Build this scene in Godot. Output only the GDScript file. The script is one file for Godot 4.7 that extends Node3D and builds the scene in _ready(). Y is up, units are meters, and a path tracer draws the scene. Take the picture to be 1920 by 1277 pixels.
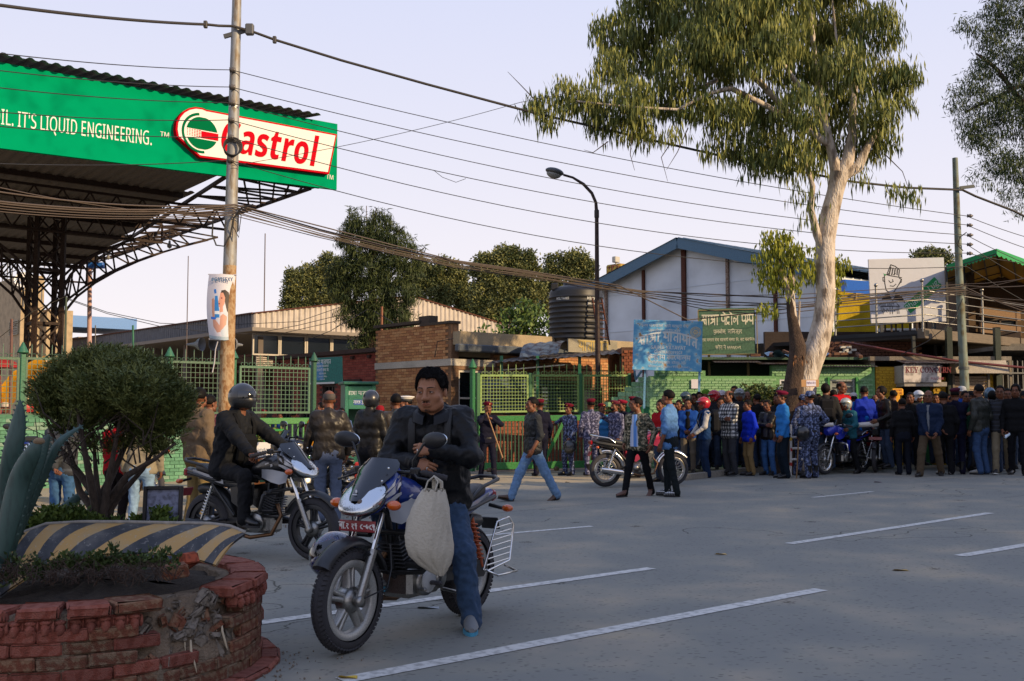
extends Node3D
# A street with a petrol station forecourt, a depot gate, a queue of people and motorcycles.

class MB:
	var v:=PackedVector3Array()
	var ix:=PackedInt32Array()
	var uv:=PackedVector2Array()
	var col:=PackedColorArray()
	var use_col:=false
	var cur:=Color.WHITE
	func vert(p:Vector3)->int:
		v.append(p)
		if use_col:col.append(cur)
		return v.size() - 1
	func tri(a:Vector3,b:Vector3,c:Vector3):
		var i:=vert(a); vert(b); vert(c)
		ix.append(i); ix.append(i+2); ix.append(i+1)
	func quad(a:Vector3,b:Vector3,c:Vector3,d:Vector3):
		var i:=vert(a); vert(b); vert(c); vert(d)
		ix.append_array(PackedInt32Array([i,i+2,i+1,i,i+3,i+2]))
	func poly(pts:Array):
		for k in range(1,pts.size() - 1):tri(pts[0],pts[k],pts[k+1])
	# six-sided block with chamfered long edges when bev > 0
	func box(t:Transform3D,s:Vector3,bev:=0.0):
		var h:=s*0.5
		if bev<=0.0:
			var p:=[]
			for k in 8:p.append(t*Vector3(h.x if k & 1 else -h.x,h.y if k & 2 else -h.y,h.z if k & 4 else -h.z))
			quad(p[4],p[5],p[7],p[6]); quad(p[1],p[0],p[2],p[3]); quad(p[5],p[1],p[3],p[7])
			quad(p[0],p[4],p[6],p[2]); quad(p[6],p[7],p[3],p[2]); quad(p[0],p[1],p[5],p[4])
			return
		for axis in 3:
			var a:=(axis+1)%3
			var b:=(axis+2)%3
			for sg in [-1.0,1.0]:
				var q:=[]
				for c in [[-1,-1],[1,-1],[1,1],[-1,1]]:
					var w:=Vector3.ZERO
					w[axis]=sg*h[axis]; w[a]=c[0]*(h[a]-bev); w[b]=c[1]*(h[b]-bev)
					q.append(t*w)
				if sg>0:quad(q[0],q[1],q[2],q[3])
				else:quad(q[3],q[2],q[1],q[0])
			for sa in [-1.0,1.0]:
				for sb in [-1.0,1.0]:
					var e:=[]
					for c in [[-1,0],[1,0],[1,1],[-1,1]]:
						var w:=Vector3.ZERO
						w[axis]=c[0]*(h[axis]-bev)
						w[a]=sa*(h[a]-(bev if c[1] else 0.0)); w[b]=sb*(h[b]-(0.0 if c[1] else bev))
						e.append(t*w)
					if sa*sb>0:quad(e[0],e[3],e[2],e[1])
					else:quad(e[0],e[1],e[2],e[3])
		for k in 8:
			var s3:=Vector3(1 if k & 1 else -1,1 if k & 2 else -1,1 if k & 4 else -1)
			var a:=t*(s3*Vector3(h.x,h.y-bev,h.z-bev))
			var b:=t*(s3*Vector3(h.x-bev,h.y,h.z-bev))
			var c:=t*(s3*Vector3(h.x-bev,h.y-bev,h.z))
			if s3.x*s3.y*s3.z>0:tri(a,b,c)
			else:tri(a,c,b)
	func bx(c:Vector3,s:Vector3,bev:=0.0):box(Transform3D(Basis(),c),s,bev)
	# rows of points, shared vertices (smooth); wrap joins the row's last point to its first
	func grid(rows:Array,wrap:=false,caps:=false):
		var w:int=rows[0].size()
		var base:=v.size()
		for r in rows:
			for p in r:vert(p)
		var n:=w if wrap else w-1
		for j in rows.size() - 1:
			for i in n:
				var a:=base+j*w+i
				var b:=base+j*w+(i+1)%w
				var c:=b+w
				var d:=a+w
				ix.append_array(PackedInt32Array([a,c,b,a,d,c]))
		if caps and wrap:
			for e in 2:
				var r:Array=rows[0] if e==0 else rows[-1]
				var m:=Vector3.ZERO
				for p in r:m+=p
				m /= w
				for i in w:
					if e==0:tri(m,r[(i+1)%w],r[i])
					else:tri(m,r[i],r[(i+1)%w])
	# tube along points; rad is a number or one radius per point; flat scales the second axis
	func tube(pts:Array,rad,sides:=8,caps:=true,flat:=1.0):
		var rows:=[]
		var n:=Vector3.ZERO
		for i in pts.size():
			var d:Vector3=(pts[mini(i+1,pts.size() - 1)]-pts[maxi(i-1,0)]).normalized()
			if n==Vector3.ZERO:n=d.cross(Vector3.UP if absf(d.y)<0.9 else Vector3.RIGHT).normalized()
			n=(n-d*n.dot(d)).normalized()
			var b:=d.cross(n)
			var r:float=rad[i] if rad is Array else rad
			var row:=[]
			for k in sides:
				var a:=TAU*k/sides
				row.append(pts[i]+(n*cos(a)+b*(sin(a)*flat))*r)
			rows.append(row)
		grid(rows,true,caps)
	func bar(a:Vector3,b:Vector3,w:float,h:=0.0,up:=Vector3.UP):
		var d:=b-a
		var z:=d.normalized()
		var x:=up.cross(z)
		if x.length()<0.01:x=Vector3.RIGHT.cross(z)
		x=x.normalized()
		box(Transform3D(Basis(x,z.cross(x),z),(a+b)*0.5),Vector3(w,h if h>0 else w,d.length()))
	# profile of (radius, height along axis) turned about t's y axis
	func lathe(t:Transform3D,prof:Array,sides:=16,caps:=true,sx:=1.0,sz:=1.0):
		var rows:=[]
		for p in prof:
			var row:=[]
			for k in sides:
				var a:=-TAU*k/sides
				row.append(t*Vector3(cos(a)*p.x*sx,p.y,sin(a)*p.x*sz))
			rows.append(row)
		grid(rows,true,caps)
	func ball(c:Vector3,r:Vector3,rings:=8,sides:=12,b:=Basis()):
		var prof:=[]
		for k in rings+1:
			var a:=PI*k/rings
			prof.append(Vector2(maxf(sin(a),0.001),-cos(a)))
		lathe(Transform3D(b*Basis.from_scale(r),c),prof,sides,false)
	func torus(t:Transform3D,R:float,r:float,n:=32,m:=10,a0:=0.0,a1:=TAU,flat:=1.0):
		var rows:=[]
		for i in n+1:
			var a:=lerpf(a0,a1,float(i)/n)
			var row:=[]
			for k in m:
				var b:=TAU*k/m
				var q:=R+r*cos(b)
				row.append(t*Vector3(cos(a)*q,sin(a)*q,r*flat*sin(b)))
			rows.append(row)
		grid(rows,true,a1-a0<TAU-0.01)
	# outline (x, y) extruded along t's z from -d/2 to d/2
	func prism(t:Transform3D,outline:Array,d:float):
		var pk:=PackedVector2Array(outline)
		if Geometry2D.is_polygon_clockwise(pk):pk.reverse()
		var tri_ix:=Geometry2D.triangulate_polygon(pk)
		var m:=pk.size()
		for k in range(0,tri_ix.size(),3):
			var a:=pk[tri_ix[k]]
			var b:=pk[tri_ix[k+1]]
			var c:=pk[tri_ix[k+2]]
			if (b-a).cross(c-a)<0:
				var q:=b; b=c; c=q
			tri(t*Vector3(a.x,a.y,d/2),t*Vector3(b.x,b.y,d/2),t*Vector3(c.x,c.y,d/2))
			tri(t*Vector3(a.x,a.y,-d/2),t*Vector3(c.x,c.y,-d/2),t*Vector3(b.x,b.y,-d/2))
		for k in m:
			var a:=pk[k]
			var b:=pk[(k+1)%m]
			quad(t*Vector3(a.x,a.y,d/2),t*Vector3(a.x,a.y,-d/2),t*Vector3(b.x,b.y,-d/2),t*Vector3(b.x,b.y,d/2))
	func add(o:MB,t:=Transform3D()):
		var base:=v.size()
		var flip:=t.basis.determinant()<0
		for p in o.v:v.append(t*p)
		if use_col:
			if o.use_col:col.append_array(o.col)
			else:
				for p in o.v:col.append(cur)
		for k in range(0,o.ix.size(),3):
			ix.append(base+o.ix[k])
			ix.append(base+o.ix[k+(2 if flip else 1)])
			ix.append(base+o.ix[k+(1 if flip else 2)])
	func mesh()->ArrayMesh:
		var n:=PackedVector3Array()
		n.resize(v.size())
		for k in range(0,ix.size(),3):
			var a:=ix[k]
			var b:=ix[k+1]
			var c:=ix[k+2]
			var f:=(v[c]-v[a]).cross(v[b]-v[a])
			n[a]+=f; n[b]+=f; n[c]+=f
		for k in n.size():n[k]=n[k].normalized()
		var arr:=[]
		arr.resize(Mesh.ARRAY_MAX)
		arr[Mesh.ARRAY_VERTEX]=v
		arr[Mesh.ARRAY_NORMAL]=n
		arr[Mesh.ARRAY_INDEX]=ix
		if uv.size()==v.size():arr[Mesh.ARRAY_TEX_UV]=uv
		if use_col:arr[Mesh.ARRAY_COLOR]=col
		var m:=ArrayMesh.new()
		if ix.size():m.add_surface_from_arrays(Mesh.PRIMITIVE_TRIANGLES,arr)
		return m

const UP := Vector3.UP
const RT := Vector3.RIGHT
const BK := Vector3.BACK
const ONE := Vector3.ONE
const ZERO := Vector3.ZERO
func v2(x: float, y: float) -> Vector2: return Vector2(x, y)
func X3(b: Basis, o := Vector3.ZERO) -> Transform3D: return Transform3D(b, o)
func v3(x: float, y: float, z: float) -> Vector3: return Vector3(x, y, z)
# flat lists of x, y, z, radius and of x, y, z
func m_bx(c:Vector3,s:Vector3,bev:=0.0)->MB:
	var m:=MB.new()
	m.bx(c,s,bev)
	return m
func m_box(t:Transform3D,s:Vector3,bev:=0.0)->MB:
	var m:=MB.new()
	m.box(t,s,bev)
	return m
func m_tube(pts:Array,rad,sides:=8,caps:=true,flat:=1.0)->MB:
	var m:=MB.new()
	m.tube(pts,rad,sides,caps,flat)
	return m
func m_bar(a:Vector3,b:Vector3,w:float,h:=0.0)->MB:
	var m:=MB.new()
	m.bar(a,b,w,h)
	return m
func qq(a:Array)->Array:
	var o:=[]
	for k in range(0,a.size(),4):o.append([v3(a[k],a[k+1],a[k+2]),a[k+3]])
	return o
func ll(a:Array)->Array:
	var o:=[]
	for k in range(0,a.size(),3):o.append(v3(a[k],a[k+1],a[k+2]))
	return o

var rng:=RandomNumberGenerator.new()
var names:={}
var mats:={}
var texs:={}

func rnd(a:float,b:float)->float:return rng.randf_range(a,b)
func T(p:Vector3,yaw:=0.0)->Transform3D:return Transform3D(Basis(UP,yaw),p)
func R(p:Vector3,ax:Vector3,ang:float)->Transform3D:return Transform3D(Basis(ax.normalized(),ang),p)
# a frame whose z looks along d
func look(p:Vector3,d:Vector3,up:=UP)->Transform3D:
	var z:=d.normalized()
	var x:=up.cross(z)
	if x.length()<0.01:x=RT.cross(z)
	x=x.normalized()
	return X3(Basis(x,z.cross(x),z),p)

func put(o:Node,called:String,parent:Node=null):
	var par:Node=parent if parent else self
	var key:="%d/%s"%[par.get_instance_id(),called]
	var k:int=names.get(key,0)
	names[key]=k+1
	o.name=called if k==0 else "%s_%03d"%[called,k]
	par.add_child(o,true)
func tag(o:Node3D,label:String,category:="",group:="")->Node3D:
	if label:o.set_meta("label",label)
	if category:o.set_meta("category",category)
	if group:o.set_meta("group",group)
	return o
func thing(called:String,label:String,category:String,at:=Transform3D(),group:="")->Node3D:
	var o:=Node3D.new()
	o.transform=at
	put(o,called)
	return tag(o,label,category,group)
func part(called:String,m,mat:Material,parent:Node=null,stuff:=false)->MeshInstance3D:
	var o:=MeshInstance3D.new()
	o.mesh=m.mesh() if m is MB else m
	o.material_override=mat
	if stuff:o.set_meta("kind","stuff")
	put(o,called,parent)
	return o
func struct(called:String,m,mat:Material)->MeshInstance3D:
	var o:=part(called,m,mat)
	o.set_meta("kind","structure")
	return o
func scatter(called:String,m:Mesh,mat:Material,ts:Array,parent:Node,cols:=[])->MultiMeshInstance3D:
	var mm:=MultiMesh.new()
	mm.transform_format=MultiMesh.TRANSFORM_3D
	mm.use_colors=cols.size()>0
	mm.mesh=m
	mm.instance_count=ts.size()
	for i in ts.size():
		mm.set_instance_transform(i,ts[i])
		if cols.size():mm.set_instance_color(i,cols[i])
	var o:=MultiMeshInstance3D.new()
	o.multimesh=mm
	o.material_override=mat
	put(o,called,parent)
	return o

# ---- materials -------------------------------------------------------------
func ramp(stops:Array)->Gradient:
	var g:=Gradient.new()
	g.offsets=PackedFloat32Array(stops.map(func(s):return s[0]))
	g.colors=PackedColorArray(stops.map(func(s):return s[1]))
	return g
func noise(key:String,freq:float,stops:Array,oct:=5,kind:=FastNoiseLite.TYPE_SIMPLEX_SMOOTH,size:=512)->NoiseTexture2D:
	if not texs.has(key):
		var f:=FastNoiseLite.new()
		f.seed=key.hash() & 0xffff
		f.frequency=freq
		f.fractal_octaves=oct
		f.noise_type=kind
		var t:=NoiseTexture2D.new()
		t.width=size; t.height=size
		t.seamless=true
		t.noise=f
		t.color_ramp=ramp(stops)
		texs[key]=t
	return texs[key]
func g(x:float)->Color:return Color(x,x,x)
func C(hex:String)->Color:return Color(hex)
# colour, roughness, metallic and a dictionary: tex, scale, bump, bump_h, world, coat, spec, rim, back
func mk(key:String,c,rough:=0.7,metal:=0.0,o:={})->StandardMaterial3D:
	if mats.has(key):return mats[key]
	var m:=StandardMaterial3D.new()
	m.resource_name=key
	m.albedo_color=Color(c) if c is String else c
	m.roughness=rough
	m.metallic=metal
	if o.has("tex"):m.albedo_texture=o.tex
	if o.has("bump"):
		m.heightmap_enabled=true
		m.heightmap_texture=o.bump
		m.heightmap_scale=o.get("bump_h",0.3)
	if o.has("rtex"):m.roughness_texture=o.rtex
	if o.has("tex") or o.has("bump") or o.has("rtex"):
		if not o.get("uv",false):
			m.uv1_triplanar=true
			m.uv1_world_triplanar=o.get("world",false)
		m.uv1_scale=o.scale if o.get("scale",1.0) is Vector3 else ONE*o.get("scale",1.0)
		m.texture_filter=BaseMaterial3D.TEXTURE_FILTER_LINEAR_WITH_MIPMAPS
	if o.has("detail"):
		m.detail_enabled=true
		m.detail_albedo=o.detail
		m.detail_blend_mode=BaseMaterial3D.BLEND_MODE_MUL
		m.detail_uv_layer=BaseMaterial3D.DETAIL_UV_2
		m.uv2_triplanar=true
		m.uv2_world_triplanar=o.get("world",false)
		m.uv2_scale=ONE*o.get("dscale",0.3)
	if o.has("coat"):
		m.clearcoat_enabled=true
		m.clearcoat=o.coat
		m.clearcoat_roughness=0.05
	if o.has("spec"):m.metallic_specular=o.spec
	if o.has("rim"):
		m.rim_enabled=true
		m.rim=o.rim
		m.rim_tint=0.6
	if o.has("back"):
		m.backlight_enabled=true
		m.backlight=o.back
	if o.get("vcol",false):m.vertex_color_use_as_albedo=true
	mats[key]=m
	return m
func grain()->Texture2D:return noise("grain",0.035,[[0.0,g(0.72)],[0.5,g(0.9)],[1.0,g(1.0)]],6)
func blotch()->Texture2D:return noise("blotch",0.012,[[0.0,g(0.55)],[0.35,g(0.82)],[0.6,g(0.97)],[1.0,g(1.0)]],6)
func folds()->Texture2D:return noise("folds",0.014,[[0.0,g(0.0)],[1.0,g(1.0)]],3)
func weave()->Texture2D:return noise("weave",0.12,[[0.0,g(0.78)],[1.0,g(1.0)]],3)
func rough_h()->Texture2D:return noise("rough_h",0.05,[[0.0,g(0.0)],[1.0,g(1.0)]],6)
# cloth, painted metal, rusty metal, chalky plaster in a given colour
func cloth(hex:String,rough:=0.85)->StandardMaterial3D:return mk("cloth "+hex+str(rough),hex,rough,0.0,{tex=weave(),scale=2.2,bump=folds(),bump_h=0.14,spec=0.25})
func leather(hex:String)->StandardMaterial3D:return mk("leather "+hex,hex,0.42,0.0,{tex=grain(),scale=3.0,bump=folds(),bump_h=0.1,spec=0.35})
func paint(hex:String,rough:=0.45)->StandardMaterial3D:return mk("paint "+hex+str(rough),hex,rough,0.0,{tex=grain(),scale=1.1,bump=rough_h(),bump_h=0.08})
func gloss(hex:String)->StandardMaterial3D:return mk("gloss "+hex,hex,0.35,0.0,{coat=0.6})
func plain(hex:String,rough:=0.6)->StandardMaterial3D:return mk("plain "+hex+str(rough),hex,rough)
func chrome()->StandardMaterial3D:return mk("chrome","d8d8d6",0.18,1.0)
func steel()->StandardMaterial3D:return mk("steel","a9a8a4",0.38,1.0,{tex=grain(),scale=4.0})
func rubber()->StandardMaterial3D:return mk("rubber","37363a",0.85,0.0,{tex=grain(),scale=5.0,bump=rough_h(),bump_h=0.1})
func black()->StandardMaterial3D:return mk("black plastic","1a1b1d",0.42,0.0,{})
func plaster(hex:String)->StandardMaterial3D:return mk("plaster "+hex,hex,0.92,0.0,{tex=noise("soft",0.01,[[0.0,g(0.82)],[0.5,g(0.94)],[1.0,g(1.0)]],7),scale=0.35,bump=rough_h(),bump_h=0.5,detail=grain(),dscale=1.7})

const U := Vector3(0.7614, 0, -0.6483)   # along the road, to the right and away
const V := Vector3(-0.6483, 0, -0.7614)  # across the road, away
func gy(p:Vector3)->Vector3:return v3(p.x,0.01*p.x,p.z)
func FU(p:Vector3)->Transform3D:return Transform3D(Basis(U,UP,-V),p)    # a wall that faces the road
func FV(p:Vector3)->Transform3D:return Transform3D(Basis(-V,UP,-U),p)   # a wall that faces left,square to it

func _ready():
	rng.seed=7
	var cam:=Camera3D.new()
	put(cam,"camera")
	cam.position=v3(0,1.4,0)
	cam.rotation_degrees.x=3.858
	cam.fov=36.26
	cam.far=900.0
	var sky:=ProceduralSkyMaterial.new()
	sky.sky_top_color=Color(0.66,0.73,0.9)
	sky.sky_horizon_color=Color(0.94,0.905,0.895)
	sky.sky_curve=0.32
	sky.ground_bottom_color=Color(0.42,0.4,0.37)
	sky.ground_horizon_color=Color(0.8,0.77,0.75)
	sky.sun_angle_max=12.0
	sky.sky_energy_multiplier=1.0
	var env:=Environment.new()
	env.background_mode=Environment.BG_SKY
	env.sky=Sky.new()
	env.sky.sky_material=sky
	env.tonemap_mode=Environment.TONE_MAPPER_LINEAR
	env.tonemap_exposure=1.22
	env.sdfgi_enabled=true
	env.ssao_enabled=true
	env.ssil_enabled=true
	env.fog_enabled=false
	env.fog_density=0.0012
	env.fog_light_color=Color(0.9,0.86,0.85)
	var we:=WorldEnvironment.new()
	we.environment=env
	put(we,"environment")
	var sun:=DirectionalLight3D.new()
	put(sun,"sun")
	sun.light_energy=1.6
	sun.light_color=Color(1.0,0.87,0.68)
	sun.light_angular_distance=0.6
	sun.shadow_enabled=true
	sun.look_at_from_position(ZERO,-v3(0.80,0.36,0.50))
	ground()
	far_side()
	canopy()
	walls()
	planter()
	greenery()
	poles_and_wires()
	signs()
	vehicles()
	people()
	small_things()

# cracks, oil drips, tyre scuffs and patches on white, multiplied over the asphalt
func road_marks()->Texture2D:
	var n:=1024
	var im:=Image.create(n,n,false,Image.FORMAT_RGB8)
	im.fill(Color.WHITE)
	var r:=RandomNumberGenerator.new()
	r.seed=8
	for k in 26000:  # coarse pale and dark aggregate
		var v:=r.randf_range(0.62,0.95)
		im.fill_rect(Rect2i(r.randi()%n,r.randi()%n,1+r.randi()%2,1),Color(v,v,v))
	for k in 16:
		var c:=v2(r.randf(),r.randf())*n
		var a:=r.randf()*TAU
		for s in 260+r.randi()%300:
			a+=r.randf_range(-0.35,0.35)
			c+=v2(cos(a),sin(a))*1.0
			im.set_pixel(posmod(int(c.x),n),posmod(int(c.y),n),Color(0.45,0.44,0.42))
	for k in 60:
		var c:=v2(r.randf(),r.randf())*n
		var rad:=r.randf_range(2,9)
		for s in int(rad*rad*2.0):
			var q:=c+v2(r.randfn(),r.randfn())*rad*0.45
			im.set_pixel(posmod(int(q.x),n),posmod(int(q.y),n),Color(0.6,0.59,0.57))
	for k in 5:  # worn tyre scuffs along the lanes
		var c:=v2(r.randf(),r.randf())*n
		for s in 300:
			for w in 9:
				if r.randf()<0.35:im.set_pixel(posmod(int(c.x+s*0.76+w*0.65),n),posmod(int(c.y-s*0.65+w*0.76),n),Color(0.78,0.78,0.78))
	return ImageTexture.create_from_image(im)

func sheet(pts:Array,up:float)->MB:
	var m:=MB.new()
	var pk:=PackedVector2Array()
	for p in pts:pk.append(v2(p.x,p.z))
	var t:=Geometry2D.triangulate_polygon(pk)
	for k in range(0,t.size(),3):
		var q:=[]
		for j in 3:q.append(gy(pts[t[k+j]])+v3(0,up,0))
		if (q[1]-q[0]).cross(q[2]-q[0]).y<0:m.tri(q[0],q[2],q[1])
		else:m.tri(q[0],q[1],q[2])
	return m

func ground():
	var dust:=noise("dust",0.006,[[0.0,C("99907c")],[0.4,C("a4987f")],[0.65,C("ad9d80")],[1.0,C("b8a688")]],6,FastNoiseLite.TYPE_SIMPLEX_SMOOTH,1024)
	var asph:=noise("asphalt",0.006,[[0.0,C("747570")],[0.42,C("7b7b74")],[0.6,C("828076")],[0.78,C("8d877a")],[1.0,C("9c917c")]],9,FastNoiseLite.TYPE_SIMPLEX_SMOOTH,1024)
	var speck:=noise("speck",0.22,[[0.0,g(0.62)],[0.5,g(0.92)],[1.0,g(1.0)]],3,FastNoiseLite.TYPE_SIMPLEX_SMOOTH,512)
	var md:=mk("dusty ground",Color.WHITE,0.95,0.0,{tex=dust,scale=0.09,world=true,detail=speck,dscale=0.9,bump=rough_h(),bump_h=0.8})
	var ma:=mk("asphalt",Color.WHITE,0.85,0.0,{tex=asph,scale=0.11,world=true,detail=road_marks(),dscale=0.085,bump=speck,bump_h=0.4,spec=0.35})
	struct("ground",sheet([v3(-300,0,120),v3(300,0,120),v3(300,0,-420),v3(-300,0,-420)],-0.004),md)
	# the carriageway runs under the camera from left-behind to right-ahead
	var far_edge:=[v3(-8.7,-0.09,-11.75),v3(-4.44,-0.04,-13.26),v3(-2.7,-0.03,-13.28),v3(-2.38,-0.02,-14.62),v3(-1.71,-0.02,-16.82),v3(0,0,-19.97),v3(1.77,0.02,-20.45),v3(3.35,0.03,-20.53),v3(5.22,0.05,-22.85),v3(7.37,0.07,-23.5),v3(9.7,0.1,-25.87),v3(14.83,0.15,-27.95)]
	var near:=[]
	for p in far_edge:near.push_front(p-V*26.0)
	struct("road",sheet(far_edge+[far_edge[-1]+U*60]+[far_edge[-1]+U*60-V*40]+near+[near[-1]-U*40,far_edge[0]-U*30],0.0),ma)
	# raised pavement behind the kerb on the right
	var kerb:=[v3(3.35,0.03,-20.53),v3(5.22,0.05,-22.85),v3(7.37,0.07,-23.5),v3(9.7,0.1,-25.87),v3(14.83,0.15,-27.95)]
	var pav:=[]
	for p in kerb:pav.append(p)
	pav+=[v3(16,0,-26.5),v3(3.2,0,-26.5)]
	struct("pavement",sheet(pav,0.11),md)
	var km:=MB.new()
	for i in kerb.size() - 1:
		var a:Vector3=gy(kerb[i])
		var b:Vector3=gy(kerb[i+1])
		var n:=int(a.distance_to(b)/0.9)+1
		for k in n:
			var p:=a.lerp(b,(k+0.01)/n)
			var q:=a.lerp(b,(k+0.985)/n)
			km.bar(p+v3(0,0.045,0),q+v3(0,0.045+rnd(-0.008,0.008),0),0.14,0.145)
	struct("kerb",km,paint("8d877b",0.9))
	var white:=mk("road paint","c9c7c0",0.8,0.0,{tex=noise("worn",0.03,[[0.0,g(0.7)],[0.3,g(0.85)],[0.5,g(0.97)],[1.0,g(1.0)]],8),scale=0.8,world=true})
	for s in [[v3(-0.891,-0.009,-5.539),v3(2.38,0.02,-8.12),0.13],[v3(-1.88,-0.02,-6.91),v3(1.23,0.01,-9.28),0.12],[v3(-0.42,0,-11.75),v3(0.96,0.01,-12.64),0.1],[v3(2.86,0.03,-10.84),v3(6.26,0.06,-13.73),0.12],[v3(4.19,0.04,-9.84),v3(7.39,0.07,-12.23),0.13],[v3(4.7,0.05,-16.35),v3(5.97,0.06,-17.36),0.09]]:
		var a:Vector3=s[0]
		var b:Vector3=s[1]
		var d:=(b-a).normalized()
		var n:Vector3=d.cross(UP)*s[2]*0.5
		var pts:=[]
		var steps:=int(a.distance_to(b)/0.25)
		for k in steps+1:pts.append(a.lerp(b,float(k)/steps)+n*(1.0+rnd(-0.05,0.05)))
		for k in range(steps,-1,-1):pts.append(a.lerp(b,float(k)/steps) - n*(1.0+rnd(-0.05,0.05)))
		struct("lane_marking",sheet(pts,0.004),white)
	# concrete strip with the gate's rail
	struct("gate_track",sheet([v3(-4.41,-0.04,-23.1),v3(2.89,0.03,-23.65),v3(3.02,0.03,-24.71),v3(-4.69,-0.05,-24.53)],0.004),plaster("8f887b"))

# ---- bricks -----------------------------------------------------------------
# t: origin at the wall's lower left corner, x along it, y up, z outwards. The joints are recessed.
func brick_wall(parent:Node3D,t:Transform3D,size:Vector2,brick:Vector2,mlist:Array,mortar:Material,n_parts:int,open:Array=[],thick:=0.24,first_row:=0):
	var pad:=MB.new()
	var rows:=int(size.y/brick.y)
	# the mortar body, cut round the openings in strips
	var ys:=[0.0,size.y]
	for r in open:ys+=[r.position.y,r.end.y]
	ys.sort()
	for k in ys.size() - 1:
		var y0:float=ys[k]
		var y1:float=ys[k+1]
		if y1-y0<0.005:continue
		var x:=0.0
		var cuts:=[]
		for r in open:
			if r.position.y<(y0+y1)/2 and r.end.y>(y0+y1)/2:cuts.append(r)
		cuts.sort_custom(func(a,b):return a.position.x<b.position.x)
		for r in cuts+[Rect2(size.x,0,0,0)]:
			if r.position.x-x>0.005:pad.box(t*T(v3((x+r.position.x)/2,(y0+y1)/2,-thick/2)),v3(r.position.x-x,y1-y0,thick))
			x=maxf(x,r.end.x)
	part("mortar_bed",pad,mortar,parent)
	var shapes:=[]
	for k in 3:
		var m:=MB.new()
		m.bx(v3(0,0,0.0),v3(brick.x-rnd(0.008,0.014),brick.y-rnd(0.008,0.012),0.026),0.003)
		shapes.append(m.mesh())
	var rest:=[]
	for m in mlist:rest.append(MB.new())
	var made:=0
	for rr in rows:
		var row:=(first_row+rr)%rows
		var off:=brick.x*0.5 if row%2 else 0.0
		var y:=(row+0.5)*brick.y
		for k in int(size.x/brick.x)+1:
			var x:=off+k*brick.x
			if x+brick.x*0.5>size.x or x-brick.x*0.5<0:continue
			var hit:=false
			for r in open:
				if r.grow(0.02).intersects(Rect2(x-brick.x/2,y-brick.y/2,brick.x,brick.y)):hit=true
			if hit:continue
			var at:=t*T(v3(x+rnd(-0.004,0.004),y,0.004+rnd(-0.003,0.004)))
			var which:=rng.randi()%mlist.size()
			if made<n_parts:
				part("brick",shapes[rng.randi()%3],mlist[which],parent).transform=at
				made+=1
			else:rest[which].box(at,v3(brick.x-0.012,brick.y-0.01,0.026))
	for k in mlist.size():
		if rest[k].ix.size():part("bricks",rest[k],mlist[k],parent,true)

func corrugated(t:Transform3D,outline:Array,pitch:=0.2,depth:=0.03)->MB:
	# sheet in t's x-y plane with vertical ribs; outline lists [x, y_bottom, y_top] stations
	var m:=MB.new()
	var rows:=[]
	var x0:float=outline[0][0]
	var x1:float=outline[-1][0]
	var n:=int((x1-x0)/pitch*4)
	var lo:=[]
	var hi:=[]
	for i in n+1:
		var x:=lerpf(x0,x1,float(i)/n)
		var k:=0
		while k<outline.size() - 2 and x>outline[k+1][0]:k+=1
		var f:float=(x-outline[k][0])/(outline[k+1][0]-outline[k][0])
		var z:float=depth*[0.0,1.0,1.0,0.0][i%4]
		lo.append(t*v3(x,lerpf(outline[k][1],outline[k+1][1],f),z))
		hi.append(t*v3(x,lerpf(outline[k][2],outline[k+1][2],f),z))
	for i in n:m.quad(lo[i],lo[i+1],hi[i+1],hi[i])
	return m

func window_in(parent:Node3D,t:Transform3D,s:Vector2,frame:Material,glass:Material,mull:=1,trans:=0,fw:=0.05):
	var w:=Node3D.new()
	w.transform=t
	put(w,"window",parent)
	var f:=MB.new()
	for sg in [-1.0,1.0]:
		f.bx(v3(sg*(s.x-fw)/2,0,0.02),v3(fw,s.y,0.07),0.004)
		f.bx(v3(0,sg*(s.y-fw)/2,0.021),v3(s.x-2*fw,fw,0.066),0.004)
	for k in mull:f.bx(v3(-s.x/2+s.x*(k+1)/(mull+1),0,0.018),v3(fw*0.8,s.y-2*fw,0.05))
	for k in trans:f.bx(v3(0,-s.y/2+s.y*(k+1)/(trans+1),0.016),v3(s.x-2*fw,fw*0.7,0.04))
	part("frame",f,frame,w)
	part("pane",m_bx(v3(0,0,-0.02),v3(s.x-fw,s.y-fw,0.01)),glass,w)

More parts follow.
